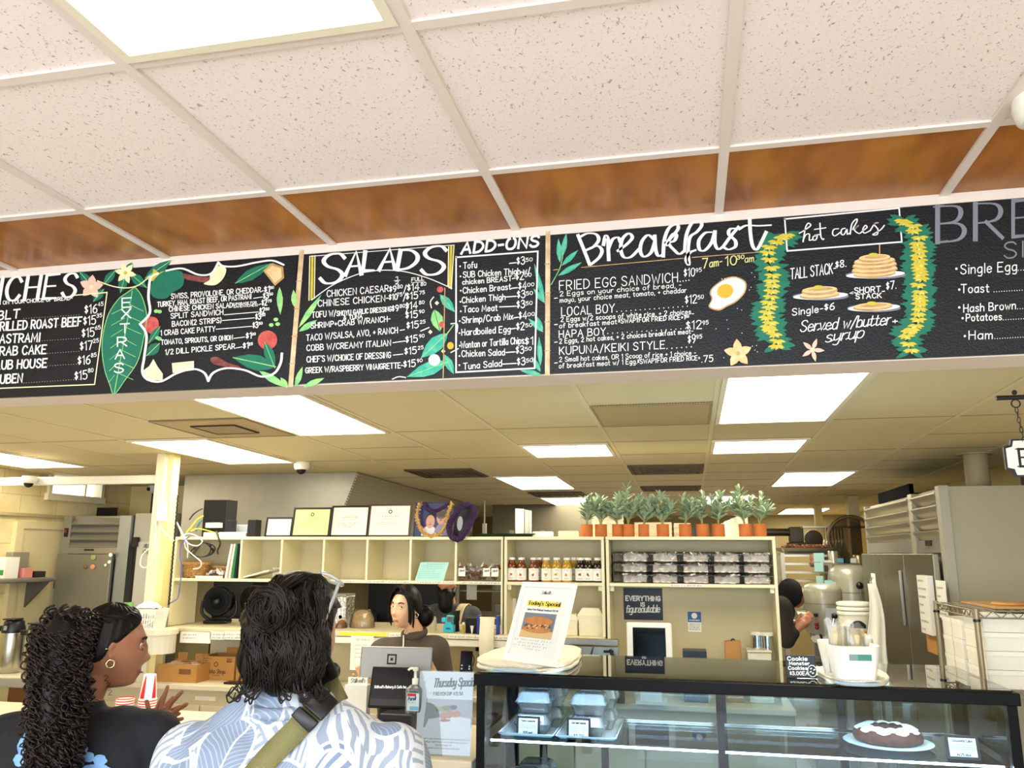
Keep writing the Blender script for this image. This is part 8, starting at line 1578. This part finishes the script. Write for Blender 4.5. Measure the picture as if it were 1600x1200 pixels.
# --- customer in black with the long curly ponytail
F1 = V((.70, .71, 0)); hc = PY(171, 1010, 2.12); H1 = Head(hc, F1, .97, -.02)
t = root('woman customer in a black shirt with long curly ponytail, hands clasped, face turned right', hc.x - .02, 2.1)
SK = mat('skin_brown', '#a06c50', .42, var=(14, .25, '#8a5842')); BLS = mat('black_cotton', '#15171c', .85, bump=(25, .25)); BLU_ = mat('shirt_print_blue', '#86b4e6', .8, var=(25, .5, '#4a7cc0'))
neck = V((hc.x - .045, 2.09, 1.37)); sl, sr, hip = V((-1.885, 2.06, 1.265)), V((-1.475, 2.14, 1.275)), V((-1.68, 2.10, .95))
W = PY(258, 1158, 2.42); el = V((-1.40, 2.2, 1.03)); WL = W + V((-.05, .05, -.02)); ell_ = V((-1.72, 2.42, 1.02))
mb = MB(); H1.skin(mb); body(mb, sl, sr, hip, neck, H1.w((0, .022, -.06)), .095); legs(mb, hip, (.98, .17))
def arm(mb, a, b, c, r=(.048, .038, .026)): mb.capsule(a, b, r[0], r[1]); mb.capsule(b, c, r[1], r[2])
arm(mb, sr, el, W); arm(mb, sl, ell_, WL)
def fing(mb, pts, y, r=.0082, dy=.0):
    p = [PY(q_[0], q_[1], y + dy * i) for i, q_ in enumerate(pts)]
    for i in range(len(p) - 1): mb.capsule(p[i], p[i + 1], r * (1 - .1 * i), r * (1 - .1 * (i + 1)), 0, 10)
for kp in ((250, 1114), (258, 1112), (264, 1118), (266, 1128)): mb.capsule(W, PY(*kp, 2.43), .022, .0125, 0, 10)
for pts in (((250, 1114), (255, 1094), (262, 1073)), ((258, 1112), (270, 1096), (284, 1081)), ((264, 1118), (279, 1108), (292, 1100)), ((266, 1128), (276, 1125), (285, 1123))): fing(mb, pts, 2.43, .0088, .004)
fing(mb, ((246, 1138), (235, 1118), (229, 1096)), 2.41, .0098)
for kp in ((242, 1122), (250, 1120), (257, 1124)): mb.capsule(WL, PY(*kp, 2.47), .021, .0125, 0, 10)
for pts in (((240, 1120), (248, 1100), (258, 1082)), ((246, 1122), (258, 1104), (270, 1090)), ((254, 1124), (268, 1110), (281, 1104)), ((258, 1130), (270, 1120), (280, 1115))): fing(mb, pts, 2.465, .0085, .004)
def pk(p):
    q = H1.loc(p); return 1 if abs(q.x) < .024 and q.y < -.078 and -.091 < q.z < -.066 else 0
fuse('body', mb, [SK, mat('lips_rose', '#94564c', .4)], t, .0042, 4, pk); H1.eyes(t, SK)
mb = MB(); body(mb, sl, sr, hip - V((0, 0, .12)), neck - V((0, 0, .035)), neck - V((0, 0, .03)), .125, .014); arm(mb, sr, el, el.lerp(W, .86), (.072, .055, .038)); arm(mb, sl, ell_, ell_.lerp(WL, .85), (.072, .055, .038))
sh1 = fuse('shirt', mb, [BLS], t, .007, 12)
mb = MB(); legs(mb, hip, (.98, .17), .09, .1); mb.capsule(hip + V((-.05, 0, 0)), hip + V((.05, 0, 0)), .14, .14); fuse('trousers', mb, [mat('trousers_dark', '#22242c', .8)], t, .012, 4); shoes(t, hip, (-.17, .98), (.98, .17))
mb = MB(); H1.cap(mb, [(-.10, .085), (-.075, .062), (-.045, .040), (-.02, .018), (.0, .005), (.03, -.04), (.10, -.06)], .0075, .0012)
tail0 = PY(122, 972, 2.03); mb.sph(tail0, (.04, .04, .04), 0, 14, 10); cap = obj('slicked_hair', mb, HAIRB, t)
mb = MB(); r = random.Random(2)
for k in range(90):                                                 # combed-back locks from hairline to the tie
    a = r.uniform(-1.2, 1.2); p0 = headpt(.72 + abs(a) * .42, -pi / 2 + a, 1, False, .0072); w0 = H1.w(p0); m_ = H1.w(headpt(.5 + abs(a) * .4, -pi / 2 + a * 1.7, 1, False, .0085)); mb.tube(sm([w0, m_, (m_ + tail0) / 2 + V((0, 0, .012)), tail0], 4), .0022, 4)
obj('combed_locks', mb, HAIRB, t)
mb = MB(); cen = [(PY(x, y, yy), w_) for x, y, yy, w_ in ((118, 968, 2.01, .05), (100, 990, 1.97, .066), (92, 1030, 1.94, .070), (92, 1080, 1.925, .068), (88, 1130, 1.92, .066), (86, 1180, 1.92, .063), (84, 1235, 1.92, .05))]
for (a, ra_), (b_, rb_) in zip(cen, cen[1:]): mb.capsule(a, b_, ra_ * .8, rb_ * .8)
fuse('ponytail_core', mb, [HAIRB], t, .012, 3)
mb = MB()
def curl(k):
    r = random.Random(500 + k); a = r.uniform(0, 2 * pi); rad = .7 + .42 * r.random() + (.2 if r.random() < .15 else 0); s0 = r.uniform(-.09, .8) if k % 4 else r.uniform(-.1, .1); L = r.uniform(.16, .34); ph = r.uniform(0, 6.28); cr = r.uniform(.004, .0095); tw = r.uniform(45, 95); out = []
    n = int(22 + 50 * L)
    for i in range(n):
        s = s0 + L * i / n; s6 = max(0, min(.999, s)) * (len(cen) - 1); j = int(s6); f_ = s6 - j; c_ = cen[j][0].lerp(cen[j + 1][0], f_); R_ = cen[j][1] + (cen[j + 1][1] - cen[j][1]) * f_
        if s < 0: c_ = c_ + V((.0, 0, -s * .2))
        a2 = a + .5 * sin(ph + s * 9); d = V((cos(a2), sin(a2) * .8, 0)); out.append(c_ + d * (R_ * rad) + V((cos(ph + tw * s * 1.0 * 1.6), sin(ph + tw * s * 1.6), .35 * sin(ph * 2 + tw * s * 1.6))) * cr)
    return out
for k in range(900): mb.tube(curl(k), .0024, 4, 0)
for k in range(70):
    r = random.Random(900 + k); p = PY(r.uniform(70, 135), r.uniform(950, 985), 2.0 + r.uniform(-.05, .02)); a = r.uniform(0, 6.28); mb.tube([p + V((.012 * cos(a + i * .9), .012 * sin(a + i * .9), .010 * sin(i * .7 + a) - .002 * i)) for i in range(12)], .0028, 4)
tag(obj('curly_ponytail', mb, HAIRC, t), kind='stuff')
GOLDM = mat('earring_gold', '#e6d2a8', .2, 1); RV = H1.M.to_3x3()
pe = H1.w((-.083, .004, -.036))
mb = MB(); dn = (RV @ V((0, 1, 0))); mb.tube([pe + dn * (.0105 * cos(q_ * .42)) + V((0, 0, .0105 * sin(q_ * .42) - .004)) for q_ in range(15)], .0026, 8, 0, True); obj('hoop_earring', mb, GOLDM, t)
pe = H1.w((-.082, .018, .002)); mb = MB(); mb.tube([pe + dn * (.006 * cos(q_ * .42)) + (RV @ V((1, 0, 0))) * (.005 * sin(q_ * .42)) for q_ in range(15)], .0014, 6, 0, True); obj('ear_cuff', mb, GOLDM, t)
mb = MB(); bv = None
def proj(o_list):
    trees = []
    for o in o_list: trees.append(BVHTree.FromPolygons([v.co.copy() for v in o.data.vertices], [tuple(p.vertices) for p in o.data.polygons]))
    def f(px, py, off=.002):
        d = ray(px, py).normalized(); best = None
        for tr in trees:
            h = tr.ray_cast(V((0, 0, CAMZ)), d)
            if h[0] is not None and (best is None or h[3] < best): best = h[3]
        f.miss = best is None
        return V((0, 0, CAMZ)) + d * ((best or 2.0) - off)
    return f
ps1 = proj([sh1]); ma = MB(); mc = MB()
for k, (cx, cy, rx_, ry_) in enumerate(((35, 1170, 8, 17), (29, 1188, 8, 10), (41, 1152, 5, 7), (128, 1172, 9, 11), (118, 1190, 14, 9), (110, 1182, 8, 8), (139, 1183, 9, 8), (156, 1188, 11, 9), (150, 1204, 26, 10), (30, 1212, 18, 12))): (ma if cx < 80 else mc).poly([ps1(cx + rx_ * cos(q_ * .314) * (1 + .12 * sin(q_ * 1.9 + k)), cy + ry_ * sin(q_ * .314), .003 + .0003 * k) for q_ in range(20)])
obj('shirt_print', ma, BLU_, t); obj('shirt_print', mc, BLU_, t); mb = MB()
bd1 = [c for c in t.children if c.name.startswith('body')][0]; pf_ = proj([bd1])
for k, (x, y) in enumerate(((163, 1064), (166, 1075), (169, 1086))): text(mb, '2', lambda u, v: pf_(u, -v, .0012), x, -y, x + 6, -y, 8.5, 1.3, 0)
obj('tattoo', mb, mat('tattoo_ink', '#4a3028', .7), t)
obj('necklace', MB().tube(sm([pf_(142, 1088, .003), pf_(152, 1093, .003), pf_(162, 1096, .003)], 4), .0012, 5), GOLDM, t)
obj('bracelet', MB().tube([W.lerp(el, .16) + V((.034 * cos(q_ * .42), .034 * sin(q_ * .42), 0)) for q_ in range(15)], .004, 6, 0, True), BLACK, t)
shift(t)

# --- customer in the pale leaf print shirt, seen from behind
F2 = V((.27, .96, 0)); hc = PY(463, 985, 1.78); hc.z = 1.598; H2_ = Head(hc, F2, 1.03, -.02)
t = root('man seen from behind, wavy dark hair, pale leaf print shirt with olive strap', hc.x, 1.78)
SK2 = mat('skin_tan', '#c08a70', .45, var=(14, .25, '#a8705a'))
neck = V((hc.x - .0, 1.75, 1.44)); sl, sr, hip = V((-1.105, 1.74, 1.325)), V((-.655, 1.80, 1.33)), V((hc.x + .0, 1.78, .98))
mb = MB(); H2_.skin(mb); body(mb, sl, sr, hip, neck, H2_.w((0, .022, -.06)), .115); legs(mb, hip, (.99, .1), .1, .095)
def hand(mb, w_, d):
    d = V(d).normalized(); s = d.cross(V((0, 1, 0))).normalized(); mb.capsule(w_, w_ + d * .08, .026, .034, 0, 10)
    for k in range(4): a = w_ + d * .08 + s * (.017 * (k - 1.5)); m_ = a + d * (.04 - .004 * abs(k - 1.3)) + V((0, .006, 0)); mb.capsule(a, m_, .0095, .009, 0, 8); mb.capsule(m_, m_ + d * .033 + V((0, .014, 0)), .009, .0075, 0, 8)
    mb.capsule(w_ + d * .02 + s * .022, w_ + d * .06 + s * .055, .012, .010, 0, 8); mb.capsule(w_ + d * .06 + s * .055, w_ + d * .09 + s * .058, .010, .008, 0, 8)
for s_, a in ((-1, sl), (1, sr)):
    e_ = a + V((s_ * .06, .02, -.29)); w_ = e_ + V((-s_ * .01, .14, -.21)); arm(mb, a, e_, w_, (.055, .045, .03)); hand(mb, w_, (0, .35, -.9))
fuse('body', mb, [SK2], t, .0055, 4)
def leafshirt():
    m = mat('leaf_print_cotton', '#e6e7ea', .8); nt = m.node_tree; b = nt.nodes['Principled BSDF']; N = nt.nodes.new; Lk = nt.links.new
    tc = N('ShaderNodeTexCoord'); nz = N('ShaderNodeTexNoise'); nz.inputs['Scale'].default_value = 7; mp = N('ShaderNodeMapping'); mp.inputs['Rotation'].default_value = (.5, .3, .6); mp.inputs['Scale'].default_value = (1.35, 1, .85)
    va = N('ShaderNodeVectorMath'); va.operation = 'MULTIPLY_ADD'; va.inputs[1].default_value = (.05, .05, .05); Lk(tc.outputs['Object'], va.inputs[2]); Lk(nz.outputs['Color'], va.inputs[0]); Lk(tc.outputs['Object'], nz.inputs[0]); Lk(va.outputs[0], mp.inputs[0])
    vo = N('ShaderNodeTexVoronoi'); vo.inputs['Scale'].default_value = 7; Lk(mp.outputs[0], vo.inputs['Vector'])
    sub = N('ShaderNodeVectorMath'); sub.operation = 'SUBTRACT'; Lk(mp.outputs[0], sub.inputs[0]); Lk(vo.outputs['Position'], sub.inputs[1])
    rot = N('ShaderNodeVectorRotate'); rot.rotation_type = 'EULER_XYZ'; sc = N('ShaderNodeVectorMath'); sc.operation = 'SCALE'; sc.inputs[3].default_value = 6.28; Lk(vo.outputs['Color'], sc.inputs[0]); Lk(sub.outputs[0], rot.inputs['Vector']); Lk(sc.outputs[0], rot.inputs['Rotation'])
    sp = N('ShaderNodeSeparateXYZ'); Lk(rot.outputs[0], sp.inputs[0])
    def mth(op, a, b_=None, c=None):
        n = N('ShaderNodeMath'); n.operation = op
        for i, q_ in enumerate((a, b_, c)):
            if q_ is None: continue
            if isinstance(q_, (int, float)): n.inputs[i].default_value = q_
            else: Lk(q_, n.inputs[i])
        return n.outputs[0]
    ax = mth('ABSOLUTE', sp.outputs[0]); vein = mth('SINE', mth('MULTIPLY', mth('ADD', mth('MULTIPLY', ax, .8), sp.outputs[1]), 620)); rib = mth('LESS_THAN', ax, .0022)
    d = mth('DIVIDE', vo.outputs['Distance'], 1.0); leaf = mth('LESS_THAN', d, .50); fan = mth('GREATER_THAN', mth('SINE', mth('MULTIPLY', mth('ADD', mth('MULTIPLY', ax, 1.1), sp.outputs[1]), 210)), .25)
    sel = N('ShaderNodeSeparateColor'); Lk(vo.outputs['Color'], sel.inputs[0]); solid = mth('GREATER_THAN', sel.outputs[0], .22)
    tone = mth('MULTIPLY', leaf, mth('ADD', mth('MULTIPLY', solid, mth('SUBTRACT', .95, mth('MULTIPLY', mth('GREATER_THAN', vein, .72), .35))), mth('MULTIPLY', mth('SUBTRACT', 1, solid), fan)))
    tone = mth('MULTIPLY', tone, mth('SUBTRACT', 1, rib)); edge = mth('MULTIPLY', mth('GREATER_THAN', d, .545), .75); tone = mth('MAXIMUM', tone, mth('MULTIPLY', edge, fan))
    mx = N('ShaderNodeMix'); mx.data_type = 'RGBA'; mx.inputs[6].default_value = (*lin('#c6cad0'), 1); mx.inputs[7].default_value = (*lin('#73859e'), 1); Lk(tone, mx.inputs[0]); Lk(mx.outputs[2], b.inputs['Base Color'])
    return m
mb = MB(); body(mb, sl, sr, hip - V((0, 0, .16)), neck - V((0, 0, .005)), neck + V((0, 0, .015)), .148, .02)
mb.capsule(sl.lerp(sr, .12) + V((0, 0, -.0)), neck - V((.05, 0, .0)), .085, .06); mb.capsule(sr.lerp(sl, .12), neck + V((.05, 0, 0)), .085, .06)
for s_, a in ((-1, sl), (1, sr)): mb.capsule(a, a + V((s_ * .055, .02, -.25)), .085, .088)
sh2 = fuse('shirt', mb, [leafshirt()], t, .007, 12)
obj('collar', MB().tube([neck + V((.066 * cos(q_ * .314), .06 * sin(q_ * .314) - .01, .012 + .012 * sin(q_ * .314))) for q_ in range(20)], .014, 8, 0, True), sh2.data.materials[0], t)
mb = MB(); legs(mb, hip, (.99, .1), .1, .11); mb.capsule(hip + V((-.06, 0, 0)), hip + V((.06, 0, 0)), .15, .15); fuse('trousers', mb, [mat('shorts_navy', '#2c3442', .8)], t, .012, 4); shoes(t, hip, (-.1, .99), (.99, .1), .1)
# hair
mb = MB(); H2_.cap(mb, [(-.10, .075), (-.06, .05), (-.03, .02), (-.012, -.03), (.02, -.06), (.10, -.11)], .018, .002)
bun = PY(432, 950, 1.668); mb.sph(bun, (.05, .04, .046), 0, 14, 10)
for x, y, r_, yy in ((418, 990, .06, 1.71), (450, 1015, .06, 1.70), (480, 1005, .055, 1.72), (408, 1028, .055, 1.70), (445, 1045, .05, 1.70), (478, 1043, .045, 1.71), (498, 1020, .03, 1.74), (402, 968, .04, 1.73), (400, 1060, .03, 1.69), (432, 1066, .032, 1.69), (470, 1064, .03, 1.70)): mb.sph(PY(x, y, yy), r_, 0, 12, 8)
core = fuse('hair', mb, [HAIRB], t, .009, 5)
ph2 = proj([core]); mb = MB(); r = random.Random(7)
def flow(k):
    r = random.Random(3000 + k); g = k // 6; rg = random.Random(4000 + g); x = rg.uniform(384, 516) + r.uniform(-5, 5); y = rg.uniform(904, 1030) + r.uniform(-6, 6); out = []
    L = rg.uniform(45, 120); wv_ = rg.uniform(4, 13); ph = rg.uniform(0, 6.28) + r.uniform(-.4, .4); dx = (x - 450) * .12 + rg.uniform(-22, 22); fq = rg.uniform(4, 8)
    for i in range(26):
        s = i / 25; px = x + dx * s + wv_ * sin(ph + fq * s) * s ** .6; py = y + L * s
        if py > 1088: break
        p = ph2(px, py, .002 + .006 * (1 + sin(ph * 3 + 5 * s)))
        if ph2.miss: break
        if out and (p - out[-1]).length > .035: break
        out.append(p)
    return out
for k in range(640):
    p = flow(k)
    if p and len(p) > 4: mb.tube(p, [.0026 * (1 - .6 * i / len(p)) for i in range(len(p))], 4)
for k in range(90):                                                 # top hair swept to the tie
    a = r.uniform(-1.5, 1.7); w0 = H2_.w(headpt(1.15, pi / 2 + a + pi * 0 if False else -pi / 2 + a * 1.2, 1, False, .018)); m_ = H2_.w(headpt(.45, -pi / 2 + a * 1.5, 1, False, .021)); mb.tube(sm([w0, m_, (m_ + bun) / 2 + V((r.uniform(-.01, .01), -.02, .018)), bun + V((0, -.02, .02))], 5), .0026, 4)
for k in range(60):                                                 # loops of the bun
    a = r.uniform(0, 6.28); q0 = r.uniform(.018, .05); c0 = V((r.uniform(-.014, .014), 0, r.uniform(-.014, .014))); mb.tube([bun + c0 + V((q0 * cos(a + i * .35), -.034 - .008 * sin(i * .5 + a) + r.uniform(0, .002), q0 * sin(a + i * .35) * .95)) for i in range(11)], .0026, 4)
for k in range(34):                                                 # flicked ends at the collar
    x = r.uniform(376, 505); y = r.uniform(1052, 1072); s_ = -1 if x < 430 else 1; p = PY(x, y, 1.665 if x < 480 else 1.70); mb.tube(sm([p, p + V((s_ * .006, -.004, -.02)), p + V((s_ * r.uniform(.01, .03), -.008, -.03 - r.uniform(0, .012))), p + V((s_ * r.uniform(.015, .04), -.006, -.022))], 4), [.0032 * (1 - .05 * i) for i in range(13)], 4)
tag(obj('hair_strands', mb, mat('hair_strand_dark', '#150f0c', .42, spec=.25), t), kind='stuff')
mb = MB()
for q_ in (-1, 1): mb.capsule(H2_.w((q_ * .066, -.02, -.04)), H2_.w((q_ * .056, -.06, -.09)), .010, .018); mb.capsule(H2_.w((q_ * .056, -.06, -.09)), H2_.w((0, -.085, -.12)), .018, .026); mb.capsule(H2_.w((q_ * .04, -.08, -.085)), H2_.w((0, -.088, -.125)), .022, .024)
mb.capsule(H2_.w((0, -.085, -.11)), H2_.w((0, -.075, -.145)), .035, .02); fuse('beard', mb, [HAIRB], t, .006, 3)
# sunglasses pushed up on the hair
CLR = mat('clear_acetate', '#dfe4e6', .08, trans=.6); mb = MB()
for q_ in (-1, 1):
    mb.tube(sm([H2_.w((q_ * .090, .020, .015)), H2_.w((q_ * .094, .005, .055)), H2_.w((q_ * .088, -.02, .088)), H2_.w((q_ * .074, -.045, .108))], 5), .0042, 8)
    mb.tube([H2_.w((q_ * .038 + .03 * cos(k * .42), -.062 - .022 * sin(k * .42), .122 - .012 * sin(k * .42) - abs(q_ * .038 + .03 * cos(k * .42)) ** 2 * 2.6)) for k in range(15)], .004, 8, 0, True)
obj('sunglasses', mb, CLR, t)
# strap with buckle over the back
ps2 = proj([sh2]); OLV = mat('olive_webbing', '#77744a', .8, bump=(300, .4)); path = [(536, 1074), (520, 1082), (500, 1100), (478, 1124), (455, 1148), (430, 1172), (405, 1200), (380, 1232)]
def strap(mb, pts, hw, off, m=0):
    L_, R_ = [], []
    for i, (x, y) in enumerate(pts):
        a, b_ = pts[max(0, i - 1)], pts[min(len(pts) - 1, i + 1)]; dx, dy = b_[0] - a[0], b_[1] - a[1]; l_ = hypot(dx, dy); nx, ny = -dy / l_ * hw, dx / l_ * hw; L_.append(ps2(x + nx, y + ny, off)); R_.append(ps2(x - nx, y - ny, off))
    n = len(pts); mb.add(L_ + R_, [(i, i + 1, i + n + 1, i + n) for i in range(n - 1)], m, True)
mb = MB(); strap(mb, path, 18, .008); so = obj('shoulder_strap', mb, OLV, t); so.modifiers.new('thick', 'SOLIDIFY').thickness = .003
mb = MB(); strap(mb, [(512, 1086), (500, 1099), (486, 1114)], 21, .017); strap(mb, [(484, 1116), (478, 1123), (470, 1131)], 20, .014); bo = obj('buckle', mb, BLACK, t); bo.modifiers.new('thick', 'SOLIDIFY').thickness = -.010; b_ = bo.modifiers.new('b', 'BEVEL'); b_.width = .003; b_.segments = 2
mb = MB(); strap(mb, [(478, 1120), (473, 1126)], 14, .0215); obj('strap_loop', mb, OLV, t)
shift(t)

# --- clerk behind the till
F3 = V((-.30, -.95, 0)); hc = PY(634, 948, 4.5); hc.z = 1.478; H3 = Head(hc, F3, .965, .06, .04)
t = root('woman clerk in a dark brown polo behind the till screen, looking left, hair tied low', hc.x + .03, 4.55)
SK3 = mat('skin_light', '#dcaf8c', .42, var=(14, .2, '#cc9878')); neck = V((hc.x + .035, 4.56, 1.345)); sl, sr, hip = V((-1.43, 4.63, 1.245)), V((-1.72, 4.49, 1.235)), V((-1.57, 4.58, .9))
mb = MB(); H3.skin(mb); body(mb, sl, sr, hip, neck, H3.w((0, .024, -.06)), .09); legs(mb, hip, (.9, .4), .085, .08)
for s_, a in ((1, sl), (-1, sr)): e_ = a + V((s_ * .04, .0, -.25)); w_ = e_ + V((-s_ * .02, -.10, .10)); arm(mb, a, e_, w_, (.042, .036, .026)); hand(mb, w_, (-.1, -.6, .5))
def pk3(p):
    q = H3.loc(p); return 1 if abs(q.x) < .019 and q.y < -.08 and -.086 < q.z < -.069 else 0
fuse('body', mb, [SK3, mat('lips_soft', '#c88a78', .4)], t, .0042, 3, pk3); H3.eyes(t, SK3, 1)
mb = MB(); body(mb, sl, sr, hip - V((0, 0, .1)), neck - V((0, 0, .045)), neck - V((0, 0, .03)), .115, .014)
for s_, a in ((1, sl), (-1, sr)): mb.capsule(a, a + V((s_ * .035, 0, -.17)), .068, .066)
BRN = mat('polo_brown', '#4e453c', .85, bump=(22, .4)); fuse('polo_shirt', mb, [BRN], t, .007, 5)
f3 = V((-.3, -.95, 0)); s3 = V((.95, -.3, 0)); mb = MB()
mb.tube([neck + s3 * (.066 * cos(q_ * .314)) - f3 * (.062 * sin(q_ * .314)) + V((0, 0, -.012 + .02 * sin(q_ * .314))) for q_ in range(20)], .012, 8, 0, True, flat=1.6); obj('collar', mb, BRN, t); mb = MB(); mb.tube(sm([neck + f3 * .07 + V((-.02, 0, -.02)), neck + f3 * .10 + V((0, 0, -.07)), neck + f3 * .12 + V((0, 0, -.13))], 4), .004, 6); obj('neck_cord', mb, WHITE, t)
mb = MB(); legs(mb, hip, (.9, .4), .085, .095); mb.capsule(hip + V((-.05, 0, 0)), hip + V((.05, 0, 0)), .13, .13); fuse('trousers', mb, [mat('trousers_dark', '#22242c', .8)], t, .012, 4); shoes(t, hip, F3, (.95, -.3), .085)
mb = MB(); H3.cap(mb, [(-.10, .088), (-.08, .070), (-.055, .048), (-.03, .022), (-.008, -.02), (.03, -.06), (.10, -.10)], .014, .0015); bn = PY(664, 962, 4.62); mb.sph(bn, (.055, .05, .062), 0, 14, 10); fuse('hair', mb, [HAIRB], t, .006, 3)
mb = MB()
for s_, n_ in ((1, 26), (-1, 14)):
    for k in range(n_):
        r = random.Random(k * 7 + n_); a = r.uniform(0, 1); mb.tube(sm([H3.w((s_ * .004, -.092 + .03 * a, .118 - .012 * a)), H3.w((s_ * (.035 + .02 * a), -.094 + .03 * a, .085)), H3.w((s_ * (.066 + .012 * a), -.078 + .045 * a, .03)), H3.w((s_ * (.074 + .008 * a), -.066 + .05 * a, -.035 - .04 * r.random())), H3.w((s_ * (.070 + .01 * a), -.062 + .05 * a, -.075 - .04 * a))], 4), [.0042 * (1 - .045 * i) for i in range(17)], 5)
for k in range(24): r = random.Random(k); a = r.uniform(0, 6.28); mb.tube([bn + V((.056 * cos(a + i * .3), -.035 - .016 * sin(i * .4 + a), .06 * sin(a + i * .3))) for i in range(9)], .003, 4)
tag(obj('face_framing_strands', mb, HAIRB, t), kind='stuff'); pe = H3.w((.082, .004, -.04)); obj('earring', MB().tube([pe + V((.009 * cos(q_ * .42), 0, .011 * sin(q_ * .42))) for q_ in range(15)], .0018, 6, 0, True), CHROME, t); shift(t)

# --- bearded cook behind the pass
F4 = V((.22, -.97, 0)); hc = PY(699, 904, 6.7); hc.z = PY(699, 927, 6.7).z + .078; H4 = Head(hc, F4, 1.0, .18)
t = root('bearded cook in grey shirt with cream cloth on shoulder behind the pass counter', hc.x, 6.75); neck = V((hc.x, 6.78, hc.z - .16)); sl, sr, hip = V((hc.x + .20, 6.78, hc.z - .26)), V((hc.x - .20, 6.74, hc.z - .26)), V((hc.x, 6.78, .95))
mb = MB(); H4.skin(mb); body(mb, sl, sr, hip, neck, H4.w((0, .024, -.06)), .11); legs(mb, hip)
for s_, a in ((1, sl), (-1, sr)): e_ = a + V((s_ * .05, -.02, -.27)); w_ = e_ + V((-s_ * .05, -.2, .0)); arm(mb, a, e_, w_, (.05, .042, .03)); hand(mb, w_, (-.1, -.95, -.15))
SK4 = mat('skin_ruddy', '#c88a6c', .45, var=(14, .25, '#b0705a')); fuse('body', mb, [SK4, mat('lips_pink', '#b8706a', .4)], t, .0055, 3, lambda p: 1 if abs(H4.loc(p).x) < .02 and H4.loc(p).y < -.078 and -.089 < H4.loc(p).z < -.074 else 0); H4.eyes(t, SK4)
mb = MB()
for q_ in (-1, 1): mb.capsule(H4.w((q_ * .066, -.03, -.035)), H4.w((q_ * .05, -.07, -.09)), .014, .03); mb.capsule(H4.w((q_ * .008, -.104, -.062)), H4.w((q_ * .032, -.09, -.078)), .007, .008); mb.capsule(H4.w((q_ * .034, -.088, -.075)), H4.w((q_ * .036, -.082, -.115)), .014, .03)
mb.capsule(H4.w((0, -.075, -.105)), H4.w((0, -.07, -.19)), .058, .062); fuse('beard', mb, [HAIRB], t, .005, 2); mb = MB(); H4.cap(mb, [(-.10, .08), (-.04, .03), (0, -.02), (.1, -.08)], .008); obj('hair', mb, HAIRB, t)
mb = MB(); body(mb, sl, sr, hip - V((0, 0, .1)), neck - V((0, 0, .04)), neck - V((0, 0, .03)), .135, .014)
for s_, a in ((1, sl), (-1, sr)): mb.capsule(a, a + V((s_ * .045, -.02, -.2)), .08, .075)
sh4 = fuse('shirt', mb, [mat('shirt_grey', '#4c4f52', .85, bump=(20, .4))], t, .009, 5); mb = MB(); legs(mb, hip, (1, 0), .09, .1); mb.capsule(hip + V((-.05, 0, 0)), hip + V((.05, 0, 0)), .14, .14); fuse('trousers', mb, [mat('trousers_dark', '#22242c', .8)], t, .012, 4); shoes(t, hip, F4, (1, 0))
sz = sl.z; cp = sm([(hc.x + .14, 6.84, sz + .075), (hc.x + .135, 6.76, sz + .09), (hc.x + .12, 6.68, sz + .05), (hc.x + .105, 6.635, sz - .06), (hc.x + .09, 6.61, sz - .2)], 4); mb = MB(); mb.grid(lambda u, v: cp[int(v * (len(cp) - 1) + .01)] + V(((u - .5) * .07, -.004 * sin(u * 9), 0)), 5, len(cp) - 1); so = obj('shoulder_cloth', mb, mat('cloth_cream', '#e6d6a8', .85), t); so.modifiers.new('thick', 'SOLIDIFY').thickness = .006; shift(t)
one('paper_roll', 'grey paper ticket hanging above the cook from the shelf', 'paper', MB().bx(-.035, .035, 0, .002, 0, .11), mat('ticket_grey', '#b8b4ac', .7), None, 0, (XY(737, 5.4, 925), 5.4, ZY(737, 937, 5.4)))

# --- person bending at the far mixers
t = root('person in dark hooded top and blue jeans bending beside the mixers', .57, 7.1); hip = V((.56, 7.12, 1.08)); sl, sr = V((.70, 7.0, 1.37)), V((.68, 7.28, 1.37)); neck = V((.735, 7.12, 1.40)); hc = V((.80, 7.12, 1.455)); H5 = Head(hc, (.85, .5, 0), .97, .5)
mb = MB(); H5.skin(mb); body(mb, sl, sr, hip, neck, hc, .10); legs(mb, hip, (.1, 1), .09, .085, (.12, 0)); e_ = V((.72, 6.96, 1.12)); w_ = V((.80, 6.97, 1.19)); arm(mb, sl, e_, w_, (.048, .04, .028)); hand(mb, w_, (.6, .2, .5)); arm(mb, sr, V((.73, 7.3, 1.12)), V((.86, 7.3, 1.2)), (.048, .04, .028)); hand(mb, V((.86, 7.3, 1.2)), (.6, .2, .5))
fuse('body', mb, [SK4], t, .006, 3); mb = MB(); body(mb, sl, sr, hip + V((.03, 0, .13)), neck - V((.02, 0, .02)), neck, .12, .02); arm(mb, sl, e_, e_.lerp(w_, .7), (.085, .07, .05)); arm(mb, sr, V((.73, 7.3, 1.12)), V((.83, 7.3, 1.18)), (.085, .07, .05)); fuse('hooded_top', mb, [mat('hoodie_charcoal', '#34302c', .9, bump=(15, .4))], t, .01, 5)
mb = MB(); H5.cap(mb, [(-.10, .06), (-.05, -.02), (0, -.08), (.1, -.11)], .02); obj('hood', mb, mat('hood_black', '#101012', .9), t); mb = MB(); legs(mb, hip, (.1, 1), .09, .1, (.12, 0)); mb.capsule(hip + V((0, -.05, 0)), hip + V((0, .05, .02)), .135, .135); fuse('jeans', mb, [mat('denim_blue', '#2c4262', .85, bump=(60, .3))], t, .01, 4); shoes(t, hip, (1, 0), (.1, 1)); shift(t)
